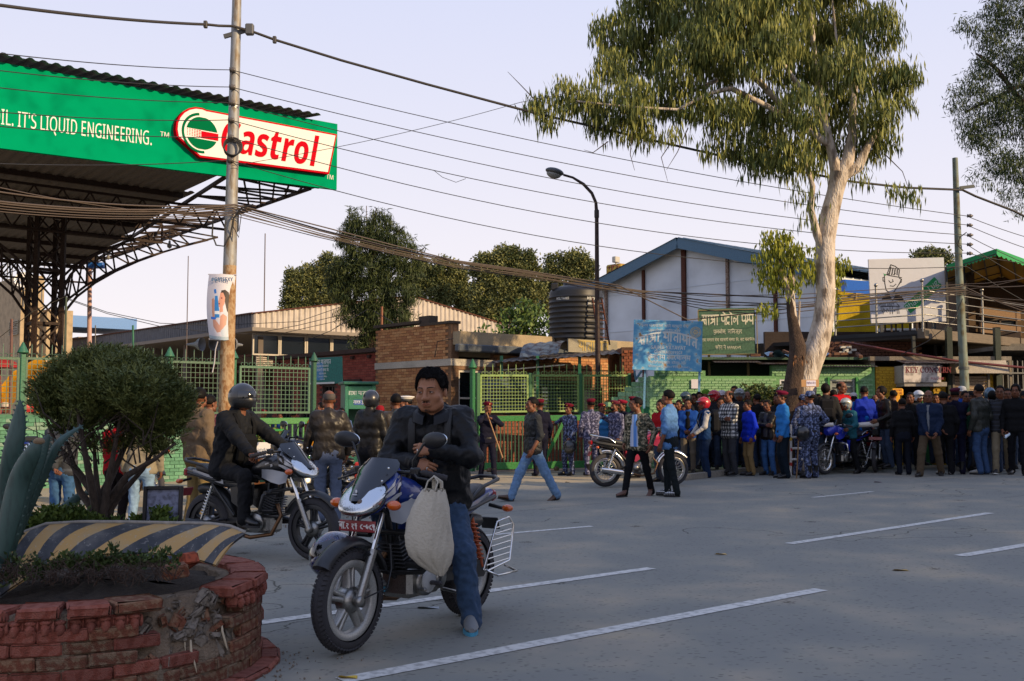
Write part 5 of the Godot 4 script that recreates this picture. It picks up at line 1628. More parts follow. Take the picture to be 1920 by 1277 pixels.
	for q in [[ll([-2.796,0.557,-5.75,-2.78,0.933,-5.75,-2.728,1.168,-5.7,-2.699,1.342,-5.7,-2.691,1.464,-5.7]),0.05,1.0],[ll([-2.648,0.621,-5.5,-2.574,0.925,-5.5,-2.518,1.092,-5.5,-2.476,1.204,-5.5,-2.439,1.274,-5.5]),0.042,0.8],[ll([-2.591,0.623,-5.3,-2.544,0.836,-5.3,-2.497,1.05,-5.3,-2.411,1.186,-5.25,-2.375,1.25,-5.25]),0.05,0.75],[ll([-2.695,0.579,-5.6,-2.617,0.804,-5.6,-2.511,1.058,-5.6,-2.43,1.229,-5.6,-2.337,1.324,-5.7]),0.026,1.0],[ll([-2.554,0.586,-5.2,-2.741,0.771,-5.4,-2.942,1.037,-5.5,-3.031,1.176,-5.5,-3.175,1.257,-5.6]),0.05,1.0],[ll([-2.94,0.51,-6.1,-2.83,0.65,-6.2,-2.72,0.79,-6.3,-2.64,0.88,-6.4,-2.56,0.9,-6.4]),0.028,1.0]]:
		var m:=MB.new()
		var pts:Array=q[0]
		var rr:=[]
		var pl:=[]
		var left:=[]
		for i in 21:
			var f:=i/20.0*4.0
			var i0:=mini(int(f),3)
			var p:Vector3=pts[i0].cubic_interpolate(pts[i0+1],pts[maxi(i0-1,0)],pts[mini(i0+2,4)],f-i0)
			pl.append(p)
			var s:=i/20.0
			rr.append(q[1]*(0.55+0.6*sin(PI*minf(s*0.75+0.18,1.0)))*(1.0-pow(s,6.0)*q[2]))
		var rows:=[]
		for i in 21:
			var d:Vector3=(pl[mini(i+1,20)]-pl[maxi(i-1,0)]).normalized()
			var n:=d.cross(BK).normalized()
			var b:=n.cross(d)
			var row:=[]
			for k in 12:
				var a:=TAU*k/12
				row.append(pl[i]+n*(cos(a)*rr[i])+b*(sin(a)*rr[i]*0.22-(0.35*rr[i]*cos(a)*cos(a) - 0.2*rr[i])))
			rows.append(row)
			if i%1==0 and i>3 and i<20:
				for sg in [-1.0,1.0]:
					var e:Vector3=pl[i]+n*(rr[i]*sg) - b*(0.15*rr[i])
					m.tri(e-d*0.008,e+n*sg*0.014+d*0.004,e+d*0.008)
		m.grid(rows,true,true)
		part("leaf",m,am,ag)
	var cut:=MB.new()
	cut.ball(v3(-2.382,1.245,-5.26),v3(0.03,0.02,0.03),6,8)
	part("dried_tip",cut,paint("8a7458",0.95),ag)
	# --- low growth in the planter
	var gc:=thing("planter_ground_cover","small-leaved green ground cover growing over the planter soil","ground cover")
	gc.set_meta("kind","stuff")
	var gs:=[tuft(16,0.03,0.035,0.009,41,0.7).mesh(),tuft(14,0.025,0.03,0.008,42,0.4).mesh()]
	crown(gc,gs,leafm("cover leaf",Color(0.2,0.26,0.05)),qq([-2.696,0.742,-5.9,0.079,-2.621,0.746,-6,0.092,-2.54,0.74,-6.1,0.088,-2.45,0.72,-6.1,0.069,-2.755,0.683,-5.9,0.061,-2.01,0.71,-6.2,0.038,-2.11,0.76,-6.3,0.045,-2.28,0.7,-6.4,0.046,-2.36,0.71,-6.2,0.045]),20000.0,Color(0.03,0.055,0.012),Color(0.12,0.17,0.03),0.9)
	crown(gc,gs,leafm("cover leaf"),qq([-2.512,0.578,-5.25,0.038,-2.433,0.599,-5.25,0.032,-2.353,0.615,-5.25,0.035,-2.261,0.63,-5.25,0.032,-2.181,0.644,-5.25,0.038,-2.114,0.63,-5.25,0.027,-2.048,0.651,-5.25,0.038,-1.982,0.67,-5.25,0.027,-1.902,0.641,-5.25,0.035,-1.822,0.657,-5.25,0.032,-1.756,0.667,-5.25,0.03,-2.214,0.683,-5.25,0.016,-1.989,0.709,-5.25,0.019,-1.784,0.699,-5.25,0.013,-2.395,0.662,-5.25,0.016,-2.474,0.657,-5.25,0.022,-1.689,0.651,-5.25,0.022]),9000.0,Color(0.022,0.04,0.012),Color(0.075,0.11,0.03),0.8)
	var twg:=MB.new()
	for k in 200:
		var p:=v3(-2.106,0.573,-5.2)+v3(rnd(-0.5,0.45),rnd(-0.02,0.03),rnd(-0.05,0.15))
		twg.tube([p,p+v3(rnd(-0.05,0.05),rnd(0.02,0.08),rnd(-0.04,0.04)),p+v3(rnd(-0.1,0.1),rnd(0.0,0.12),rnd(-0.06,0.06))],[0.003,0.002,0.001],4)
	part("twigs",twg,dbark,gc,true)
	# hedge behind the small bank sign
	var hd:=thing("gate_hedge","low clipped hedge behind the bank sign at the gate","hedge")
	crown(hd,[tuft(18,0.08,0.09,0.02,45,0.4).mesh()],leafm("cover leaf"),qq([-5.52,0.91,-23,0.14,-5.29,0.87,-23,0.14,-5.08,0.84,-23,0.12,-5.4,0.72,-23,0.17,-5.7,0.87,-23,0.14,-5.17,0.7,-23,0.14]),900.0,Color(0.05,0.075,0.015),Color(0.15,0.17,0.04),0.8)
	var hs:=MB.new()
	for k in 8:hs.tube([v3(-5.33,0.11,-23)+v3(rnd(-0.3,0.3),0,0),v3(-5.35,0.81,-23)+v3(rnd(-0.35,0.35),0,0)],[0.02,0.008],5)
	part("stem",hs,dbark,hd)

# ---- poles, lamp, wires ---------------------------------------------------------
func sag(a:Vector3,b:Vector3,s:float,n:=14)->Array:
	var p:=[]
	for k in n+1:
		var f:=float(k)/n
		p.append(a.lerp(b,f) - v3(0,s*4.0*f*(1.0-f),0))
	return p
func wire(called:String,label:String,runs:Array,r:float,mat:Material,group:="overhead wires between the two poles"):
	var m:=MB.new()
	for q in runs:m.tube(q,r,5)
	tag(part(called,m,mat),label,"wire",group)

func poles_and_wires():
	rng.seed=33
	var galv:=mk("galvanised pole","8d8f90",0.6,0.3,{tex=noise("pole",0.012,[[0.0,C("b98a5a")],[0.3,C("d8c4a8")],[0.5,C("ffffff")],[1.0,C("e4e4e4")]],5),scale=v3(1.2,0.3,1.2)})
	var ochre:=mk("weathered pole foot","a08a6c",0.85,0.0,{tex=noise("polefoot",0.012,[[0.0,C("a07a58")],[0.35,C("d0b08c")],[0.55,C("ffffff")],[1.0,C("d8c8b0")]],6),scale=v3(1.6,0.8,1.6),bump=rough_h(),bump_h=0.5})
	var wm:=plain("1b1a1b",0.6)
	var p0:=v3(-5.5,-0.02,-20)
	p0.y=-0.1
	var up:=thing("utility_pole","tall tapering utility pole with cable loops, before the green banner","utility pole",X3(Basis(),p0))
	var lean:=v3(0.008,1,0)
	var a:=MB.new()
	a.tube([ZERO,lean*2.2,lean*4.3],[0.145,0.137,0.128],16)
	part("lower_shaft",a,ochre,up)
	part("upper_shaft",m_tube([lean*4.3,lean*6.0,lean*10.2],[0.128,0.115,0.085],16),galv,up)
	for y in [2.9,3.5,5.2,5.9,6.6,7.4]:
		part("band",m_tube([lean*y,lean*(y+0.04)],0.135-y*0.004,16,false),steel(),up)
	var br:=MB.new()
	br.bar(v3(-0.15,8.82,0.05)+lean*0,v3(0.4,8.98,0.05),0.05,0.08)
	br.bx(v3(0.36,8.95,0.08),v3(0.16,0.22,0.12),0.02)
	part("bracket",br,plain("4b4d50"),up)
	var inm:=plain("55504c",0.3)
	for k in 6:
		var at:Vector3=[v3(-5.47,8.02,-19.85),v3(-5.47,7.68,-19.85),v3(-5.47,7.37,-19.85),v3(-5.48,7.03,-19.85),v3(-5.48,6.69,-19.85),v3(-5.48,6.24,-19.85)][k]
		var i:=MB.new()
		i.lathe(X3(Basis(BK,-PI/2),at-p0),[v2(0.01,-0.03),v2(0.06,-0.02),v2(0.035,0.01),v2(0.06,0.03),v2(0.035,0.055),v2(0.05,0.08),v2(0.01,0.09)],10)
		part("insulator",i,inm,up)
		var l:Vector3=[v3(-7.78,6.68,-15),v3(-7.77,6.42,-15),v3(-7.76,6.16,-15),v3(-7.75,5.79,-15),v3(-7.74,5.58,-15),v3(-7.72,5.01,-15)][k]
		var r:Vector3=[v3(10.55,5.91,-23.9),v3(10.55,5.7,-23.9),v3(10.54,5.46,-23.9),v3(10.53,5.25,-23.9),v3(10.53,5.04,-23.9),v3(10.52,4.73,-23.9)][k]
		var r2:Vector3=[v3(13.05,5.29,-24.5),v3(13.04,4.99,-24.5),v3(13.02,4.55,-24.5),v3(13.01,4.05,-24.5),v3(13.03,4.81,-24.5),v3(12.99,3.54,-24.5)][k]
		wire("power_wire",["topmost","second","third","fourth","fifth","lowest"][k]+" of the six thin power wires through the pole's insulators",[sag(l,at,0.06),sag(at,r,[0.25,0.3,0.4,0.45,0.6,0.7][k],24),sag(r,r2,0.05,6)],0.0085,wm)
	for k in 4:
		var cl:=MB.new()
		cl.torus(R(v3(0.07+0.01*k,6.56+0.015*k,0.14+k*0.012),UP,0.1*k),0.15+0.008*k,0.012,24,6)
		part("cable_coil",cl,wm,up)
	var lp:=MB.new()
	lp.tube(ll([-5.63,5.34,-19.8,-5.75,5.08,-19.8,-5.76,4.77,-19.8,-5.68,4.57,-19.8,-5.53,4.55,-19.8,-5.41,4.77,-19.8,-5.36,5.08,-19.8,-5.21,5.29,-19.8,-4.98,5.36,-19.8]),0.016,6)
	lp.tube(ll([-5.36,4.93,-19.8,-5.25,4.72,-19.8,-5.24,4.88,-19.8,-5.21,5.14,-19.8,-5.29,5.29,-19.8]),0.009,5)
	for i in lp.v.size():lp.v[i]-=p0
	part("cable_loop",lp,wm,up)
	# the thick bundled cable
	var ca:=v3(-5.46,8.89,-19.85)
	var cb:=v3(10.48,6.52,-23.9)
	wire("bundled_cable","thick twisted cable sagging from pole to pole across the sky",[sag(v3(-7.62,7.22,-14.5),v3(-5.91,8.83,-19.6),0.05),[v3(-5.91,8.83,-19.6),v3(-5.68,8.84,-19.7),ca,v3(-5.11,8.81,-19.9)],[v3(-5.11,8.81,-19.9)]+ll([-4.69,8.71,-20.1,-3.43,8.43,-20.5,-1.75,8.07,-20.9,0.45,7.62,-21.4,2.76,7.28,-22.1,5.22,6.92,-22.8,7.78,6.6,-23.4,9.1,6.53,-23.7])+[cb],[cb,v3(10.83,6.39,-24),v3(11.79,6.09,-24.2),v3(13.01,5.56,-24.4)]],0.028,mk("bundle","2b2723",0.7))
	for q in [v3(-5.91,8.83,-19.6),v3(-4.69,8.71,-20.1)]:
		tag(part("cable_clamp",m_bx(q,v3(0.07,0.14,0.07),0.01),plain("3c3a38")),"grey clamp on the thick cable "+("left" if q.x<-5.5 else "right")+" of the pole top","clamp")
	# telephone bundle below
	var starts:=[v3(-5.34,5.35,-19.8),v3(-5.34,5.31,-19.8),v3(-5.34,5.27,-19.8),v3(-5.34,5.22,-19.8),v3(-5.34,5.36,-19.8),v3(-5.34,5.19,-19.8),v3(-5.34,5.14,-19.8)]
	var mids:=[ll([-3.88,5.05,-20.8,-2.43,4.76,-21.4,-1.25,4.58,-22,0.47,4.4,-22.6,2.87,4.07,-23.2,4.48,4.04,-23.5,6.62,3.97,-23.8]),ll([-3.88,5.02,-20.8,-2.43,4.73,-21.4,-1.25,4.55,-22,0.47,4.38,-22.6,2.87,4.05,-23.2,4.46,3.87,-23.4,6.59,3.81,-23.7]),ll([-3.88,4.97,-20.8,-2.43,4.69,-21.4,-1.25,4.51,-22,0.47,4.33,-22.6,2.87,4.01,-23.2,4.46,3.81,-23.4,6.56,3.74,-23.6]),ll([-3.88,4.92,-20.8,-2.43,4.64,-21.4,-1.25,4.46,-22,0.47,4.31,-22.6,2.87,3.99,-23.2,4.44,3.65,-23.3,5.78,3.56,-23.4]),ll([-3.86,5.1,-20.7,-2.42,4.8,-21.3,-1.25,4.6,-22,0.47,4.43,-22.6,2.37,4.18,-23,3.87,3.39,-22.8,5.54,3.61,-23.4]),ll([-3.88,4.94,-20.8,-2.43,4.67,-21.4,-1.25,4.48,-22,0.47,4.36,-22.6,2.87,4.09,-23.2,4.48,3.99,-23.5,6.63,4.07,-23.8]),ll([-3.89,4.9,-20.9,-2.44,4.64,-21.5,-1.26,4.45,-22.1,0.47,4.29,-22.7,2.87,3.95,-23.2,4.46,3.75,-23.4,6.59,3.86,-23.7])]
	var wm2:=plain("4a3f36",0.6)
	for k in 7:
		var e:Vector3=[v3(10.5,4.23,-23.9),v3(10.5,4.17,-23.9),v3(10.5,4.13,-23.9),v3(10.5,4.09,-23.9),v3(10.5,4.28,-23.9),v3(10.5,4.32,-23.9),v3(10.5,4.19,-23.9)][k]
		var l:Vector3=[v3(-7.7,4.47,-15),v3(-7.7,4.44,-15),v3(-7.7,4.4,-15),v3(-7.7,4.36,-15),v3(-7.71,4.62,-15),v3(-7.7,4.32,-15),v3(-7.71,4.7,-15)][k]
		wire("telephone_line",["topmost","second","third","fourth","fifth","sixth","lowest"][k]+" strand of the sagging telephone bundle over the gate",[sag(l,starts[k],0.12),[starts[k]]+mids[k]+[e],sag(e,e+v3(2.2,-0.9+0.25*k,0.6),0.1,6)],[0.016,0.014,0.011,0.01,0.014,0.009,0.009][k],wm2,"telephone lines strung pole to pole")
	wire("drop_wire","thin wire rising from the banner into the eucalyptus crown",[sag(v3(-5.4,6.12,-19.8),v3(0.16,7.72,-21),0.1),sag(v3(0.16,7.72,-21),v3(8.71,10.75,-23),0.2)],0.006,wm,"")
	wire("depot_line","slack wires from the thin green pole to the depot",[ll([-14.96,3.4,-30,-14.37,4.35,-31,-13.82,4.92,-32]),ll([-13.82,4.89,-32,-13.31,4.63,-34,-12.23,4.43,-36,-10.95,4.52,-38,-8.65,5,-42,-6.26,5.21,-38,-4.56,5.34,-34]),ll([-13.82,4.86,-32,-13.3,4.58,-34,-12.22,4.32,-36,-11.31,4.38,-40,-9.5,4.48,-42,-6.59,4.89,-40,-4.82,4.86,-36]),ll([-9.87,4.38,-40,-8.23,4.69,-40,-6.26,4.91,-38,-4.82,5.01,-36,-4.47,4.85,-35])],0.012,wm,"")
	wire("gate_line","wire from the wall lamp dropping over the guard house",[ll([-7.4,3.71,-36,-6.12,4.09,-35,-4.59,4.62,-33]),ll([-4.55,4.67,-34,-3.79,4.19,-32,-3.32,3.83,-30]),ll([-2.01,2.78,-27,-1.94,3.2,-27,-1.53,3.27,-27])],0.012,wm,"")
	wire("broken_wire","short loose wire end curling in mid-air over the depot trees",[ll([-1.69,6.55,-22,-1.49,6.39,-22,-1.2,6.28,-22,-0.99,6.36,-22])],0.006,wm,"")
	# right pole
	var p1:=v3(10.49,-0.06,-24)
	p1.y=0.0
	var rp:=thing("steel_utility_pole","grey-green steel utility pole before the roller shutter","utility pole",X3(Basis(),p1))
	part("shaft",m_tube([ZERO,v3(-0.06,2.4,0),v3(-0.1,4.4,0),v3(-0.12,7.3,0)],[0.11,0.1,0.088,0.062],14),mk("green grey pole","6f7a70",0.7,0.1,{tex=noise("pole",0.012,[]),scale=v3(1.2,0.4,1.2)}),rp)
	for k in 5:
		var i:=MB.new()
		var at:Vector3=[v3(10.58,5.91,-23.88),v3(10.57,5.69,-23.88),v3(10.57,5.46,-23.88),v3(10.56,5.24,-23.88),v3(10.55,5.03,-23.88)][k]
		i.lathe(X3(Basis(BK,-PI/2),at-p1),[v2(0.01,-0.02),v2(0.045,-0.01),v2(0.03,0.02),v2(0.05,0.05),v2(0.03,0.09),v2(0.01,0.12)],8)
		part("insulator",i,inm,rp)
	var hb:=MB.new()
	hb.bar(v3(10.42,6.57,-23.9) - p1,v3(10.75,6.61,-23.9) - p1,0.05,0.07)
	for y in [2.35,4.2]:hb.tube([v3(-0.06,y,0),v3(-0.06,y+0.06,0)],0.12,14)
	part("bracket",hb,plain("4a4f4c"),rp)
	var lo:=MB.new()
	lo.tube(ll([10.5,5.51,-23.8,10.34,5.39,-23.8,10.29,5.21,-23.8,10.41,5.08,-23.8]),0.012,5)
	lo.tube(ll([10.36,3.97,-23.8,10.17,3.48,-23.8,9.54,2.99,-23.8,9.07,2.7,-24.2]),0.012,5)
	for i in lo.v.size():lo.v[i]-=p1
	part("cable_loop",lo,wm,rp)
	# street lamp with a swan neck
	var q0:=v3(2.13,-0.05,-26)
	q0.y=0
	var sl:=thing("street_lamp","dark swan-neck street lamp rising behind the gate","street lamp")
	var sm:=MB.new()
	limb(sm,[[q0,0.07]]+qq([2.15,2.33,-26,0.07,2.14,4.21,-26,0.06,2.14,6.37,-26,0.05,2.12,6.65,-26,0.04,2.02,6.89,-26,0.04,1.81,7.12,-26,0.04,1.54,7.29,-26,0.03,1.3,7.36,-26,0.03]),10)
	part("post",sm,mk("rusty brown paint","33211c",0.6,0.1,{tex=noise("rust",0.03,[]),scale=1.0}),sl)
	var col:=MB.new()
	col.lathe(T(v3(v3(2.14,6.35,-26).x,v3(2.14,6.35,-26).y,-26)),[v2(0.05,-0.1),v2(0.062,-0.08),v2(0.062,0.1),v2(0.045,0.12)],10)
	part("collar",col,plain("2a2322"),sl)
	var hc:=v3(1.08,7.44,-26)
	var hm:=MB.new()
	hm.ball(hc,v3(0.24,0.1,0.14),10,14,Basis(BK,-0.25))
	part("lamp_hood",hm,plain("3b3d3e",0.4),sl)
	var gm:=MB.new()
	gm.ball(hc+v3(-0.02,-0.055,0),v3(0.19,0.12,0.12),10,14,Basis(BK,-0.25))
	part("lamp_glass",gm,mk("ribbed glass","7d8080",0.25,0.0,{bump=rough_h(),scale=6.0,bump_h=0.3}),sl)
	# thin masts and pipes
	for q in [["thin_mast","thin mast above the depot fascia, left one",v3(-14.41,3.99,-46),v3(-14.43,8.28,-46),0.025,"5a4f4f"],["thin_mast","thin mast above the depot corner, right one",v3(-10.99,4.47,-46),v3(-11.02,9.29,-46),0.03,"5a4f4f"],["sign_pole","pale pole carrying a small blue sign under the canopy",v3(-15.39,1.21,-38),v3(-15.54,6.69,-38),0.1,"b08f88"],["thin_green_pole","thin green wire pole right of the lattice column",v3(-13.75,1.24,-32),v3(-13.79,4.91,-32),0.045,"3a4a42"],["leaning_green_pole","short green pole leaning above the fence",v3(-10.1,2.12,-28),v3(-10.24,3.7,-28),0.035,"2f6b50"],["stub_mast","short mast stub between the sign pole and the fascia",v3(-22.05,4.22,-55),v3(-22.1,5.92,-55),0.04,"5a5550"],["fence_pipe","rusty pipe standing at the far left behind the fence",v3(-11.53,1.52,-24),v3(-11.59,3.52,-24),0.04,"6a4a40"],["tree_mast","thin mast top in the weeping cypress",v3(-5.66,6.97,-40),v3(-5.66,9.35,-40),0.02,"5a4f4f"],["depot_stub","rusty stub pole carrying wires right of the weeping cypress",v3(-4.14,3.6,-33),v3(-4.15,4.71,-33),0.05,"7a4a32"]]:
		tag(part(q[0],m_tube([v3(q[2].x,0.0 if q[0]!="tree_mast" else q[2].y,q[2].z),q[3]],[q[4],q[4]*0.8],8),plain(q[5],0.6)),q[1],"pole")
	tag(part("blue_sign_box",m_bx(v3(-15.29,6.73,-38),v3(0.6,0.2,0.3),0.03),plain("1f5fb8",0.5)),"small bright blue sign box at the canopy's far corner","sign")

# ---- lettering ------------------------------------------------------------------
var fonts:={}
func font(style:String)->SystemFont:
	if not fonts.has(style):
		var f:=SystemFont.new()
		f.font_names=PackedStringArray(["Droid Serif" if style=="serif" else "Droid Sans"])
		f.font_weight=700 if style in ["bold","serif"] else 400
		fonts[style]=f
	return fonts[style]
func raw_text(s:String,style:String)->Array:
	var t:=TextMesh.new()
	t.text=s
	t.font=font(style)
	t.font_size=48
	t.pixel_size=0.01
	t.depth=0.02
	t.curve_step=2.0
	t.horizontal_alignment=HORIZONTAL_ALIGNMENT_LEFT
	return t.get_mesh_arrays() if t.get_surface_count() else []
var base_line:={}
func text_mb(s:String,h:float,depth:float,style:="sans",squeeze:=1.0)->MB:
	if not base_line.has(style):
		var r:=raw_text("H",style)
		var lo:=9.0
		var hi:=-9.0
		for p in r[Mesh.ARRAY_VERTEX]:
			lo=minf(lo,p.y); hi=maxf(hi,p.y)
		base_line[style]=[lo,hi-lo]
	var a:=raw_text(s,style)
	var m:=MB.new()
	var k:float=h/base_line[style][1]
	for p in a[Mesh.ARRAY_VERTEX]:m.v.append(v3(p.x*k*squeeze,(p.y-base_line[style][0])*k,p.z/0.02*depth))
	if a[Mesh.ARRAY_INDEX]!=null and a[Mesh.ARRAY_INDEX].size():m.ix=a[Mesh.ARRAY_INDEX]
	else:m.ix=PackedInt32Array(range(m.v.size()))
	return m
func placed(m:MB,t:Transform3D,align:="center")->MB:
	var lo:=1e9
	var hi:=-1e9
	for p in m.v:
		lo=minf(lo,p.x); hi=maxf(hi,p.x)
	var dx:float={"left":-lo,"right":-hi,"center":-(lo+hi)/2}[align]
	for i in m.v.size():m.v[i]=t*(m.v[i]+v3(dx,0,0))
	return m
# strokes of the Nagari letters on a 0..9 grid (A B C = below the line, a b c = above the headline)
const GLYPH := {
	"क":[8,"49 40|46 26 15 14 23 43|46 66 75 73 63"],"ख":[9,"18 07 05 14 25|25 03 42 64|34 55 64|79 70"],"ग":[7,"29 23 12 03|69 60"],"घ":[8,"18 26 15 13 32 63|69 60"],"च":[7,"05 45|45 24 13 22 63|69 60"],
	"छ":[8,"38 17 15 35 14 12 31 52 54 34|54 75"],"ज":[8,"79 70|75 45 23 32|75 54"],"झ":[9,"28 47 36 25|36 53 32 11|45 75|79 70"],"ट":[7,"39 37|57 27 15 13 31 52"],"ड":[7,"39 37|57 27 16 35 54 52 31 12"],
	"ण":[9,"19 14 23 34 39|69 60"],"त":[7,"69 60|65 35 23 22 31"],"थ":[8,"28 17 26 15 14 33 64|69 60"],"द":[7,"39 37 16 14 33 44 33 50"],"ध":[8,"18 27 16 15 14 33 64|69 60"],"न":[7,"69 60|65 25 14 23"],
	"प":[7,"19 14 23 43 64|69 60"],"फ":[9,"19 14 43|49 40|46 66 75 73 63"],"ब":[7,"66 36 25 24 33 64|69 60|26 63"],"भ":[8,"08 27 16|27 23 12|24 64|69 60"],"म":[7,"29 23 12 03|24 64|69 60"],
	"य":[7,"18 27 25 14 33 64|69 60"],"र":[6,"29 47 36 15|26 50"],"ल":[9,"79 70|75 55 43|45 26 15 13 22"],"व":[7,"66 36 25 24 33 64|69 60"],"श":[8,"18 37 26 15|36 53 31|69 60"],"स":[8,"29 25 15 04|25 41|25 65|69 60"],
	"ह":[7,"49 47|57 26 15 24 44 33 12 21 50"],"ङ":[7,"39 37 16 14 33 52"],"ा":[4,"29 20"],"ि":[4,"39 30|3a 4b 7b 9a"],"ी":[4,"29 20|2a 1b Ab Ba"],"े":[0,"Aa Dc"],"ै":[0,"Aa Dc|Aa Fb"],"ो":[4,"29 20|2a Ac"],"ं":[0,"Cb Db"],
	"ु":[0,"CA DB FA"],"ू":[0,"FA DB BC"],"०":[6,"36 45 43 32 23 25 36"],"१":[6,"46 36 35 44 46 45 30"],"२":[6,"17 37 46 35 14 40"],"३":[6,"17 37 36 25 35 43 32 13|32 50"],"४":[6,"17 43 32 21 22 47"],"५":[6,"18 15 34|38 30|35 45"],
	"६":[6,"47 27 26 35 15 13 32 52"],"७":[6,"27 16 13 32 43 45 34"],"८":[6,"47 26 14 22 51"],"९":[6,"47 27 25 34 46 33 51"],".":[3,"10 11"],",":[3,"11 0A"],"(":[4,"38 16 13 31"],")":[4,"18 36 33 11"],"-":[5,"15 45"]," ":[4,""],"·":[4,"15 25"]}
func deva(s:String,h:float,depth:float,weight:=0.13)->MB:
	var m:=MB.new()
	var x:=0.0
	var u:=h/9.0
	var val:=func(ch:String)->float:
		var c:=ch.unicode_at(0)
		return c-48.0 if c<58 else (c-97.0+10 if c>=97 else -(c-64.0))
	var chars:=[]
	for ch in s:chars.append(ch)
	var k:=0
	while k<chars.size():  # the short i is written before its letter
		if k+1<chars.size() and chars[k+1]=="ि":
			chars[k+1]=chars[k]; chars[k]="ि"; k+=1
		k+=1
	k=0
	while k<chars.size():
		var ch:String=chars[k]
		if ch=="्":
			if k+1<chars.size() and chars[k+1]=="र":
				for q in [[-4.0,-1.0,-6.0,-3.0],[-4.0,-1.0,-2.0,-3.0]]:stroke(m,v2(x+q[0]*u,q[1]*u*0.7+2*u),v2(x+q[2]*u,q[3]*u*0.7+2*u),h*weight*0.8,depth)
				k+=1
			k+=1
			continue
		if not GLYPH.has(ch):
			k+=1
			continue
		var gl:Array=GLYPH[ch]
		var st:PackedStringArray=String(gl[1]).split("|",false)
		var adv:float=gl[0]
		if k+1<chars.size() and chars[k+1]=="्" and st.size()>1 and st[-1] in ["69 60","79 70"] and not (k+2<chars.size() and chars[k+2]=="र"):
			st.resize(st.size() - 1)
			adv-=3
		for q in st:
			var pts:PackedStringArray=q.split(" ")
			for j in pts.size() - 1:
				var a:=v2(x+val.call(pts[j][0])*u,val.call(pts[j][1])*u)
				var b:=v2(x+val.call(pts[j+1][0])*u,val.call(pts[j+1][1])*u)
				stroke(m,a,b,h*weight,depth)
		var digit:bool=(ch.unicode_at(0)>=0x966 and ch.unicode_at(0)<=0x96f) or ch in [" ",".",",","(",")","-","·"]
		if adv>0 and not digit:stroke(m,v2(x,h),v2(x+adv*u,h),h*weight,depth)
		x+=adv*u
		k+=1
	return m
func stroke(m:MB,a:Vector2,b:Vector2,w:float,depth:float):
	var d:=(b-a).normalized()*w*0.42
	if d==Vector2.ZERO:d=v2(w*0.42,0)
	var n:=v2(-d.y,d.x).normalized()*w*0.5
	var q:=[a-d-n,b+d-n,b+d+n,a-d+n]
	var z:=depth/2+0.00015*(m.v.size()%7)
	m.quad(v3(q[0].x,q[0].y,z),v3(q[1].x,q[1].y,z),v3(q[2].x,q[2].y,z),v3(q[3].x,q[3].y,z))
	for k in 4:
		var e:Vector2=q[k]
		var f:Vector2=q[(k+1)%4]
		m.quad(v3(e.x,e.y,-depth/2),v3(f.x,f.y,-depth/2),v3(f.x,f.y,z),v3(e.x,e.y,z))
# a pen line of width w in the x-y plane, standing proud by z
func ink(m:MB,pts:Array,w:float,z:=0.003):
	for k in pts.size() - 1:stroke(m,pts[k],pts[k+1],w,z*2)

# a board given by its four corners (bottom left, bottom right, top right, top left): frame at its lower left
func board_at(called:String,label:String,a:Vector3,b:Vector3,d:Vector3,mat:Material,thick:=0.03)->Node3D:
	var x:=(b-a)
	var y:=(d-a)
	var n:=x.cross(y).normalized()
	var o:=thing(called,label,"sign",X3(Basis(x.normalized(),n.cross(x.normalized()),n),a))
	var w:=x.length()
	var h:=y.dot(n.cross(x.normalized()))
	o.set_meta("w",w); o.set_meta("h",h)
	part("board",m_bx(v3(w/2,h/2,-thick/2),v3(w,h,thick),0.004),mat,o)
	return o
func line_on(o:Node3D,m:MB,x:float,y:float,mat:Material,align:="center",called:="lettering",fit:=0.0):
	if fit>0.0:
		var lo:=1e9
		var hi:=-1e9
		for p in m.v:
			lo=minf(lo,p.x); hi=maxf(hi,p.x)
		for i in m.v.size():m.v[i].x *= fit/(hi-lo)
	part(called,placed(m,T(v3(x,y,0.002)),align),mat,o)

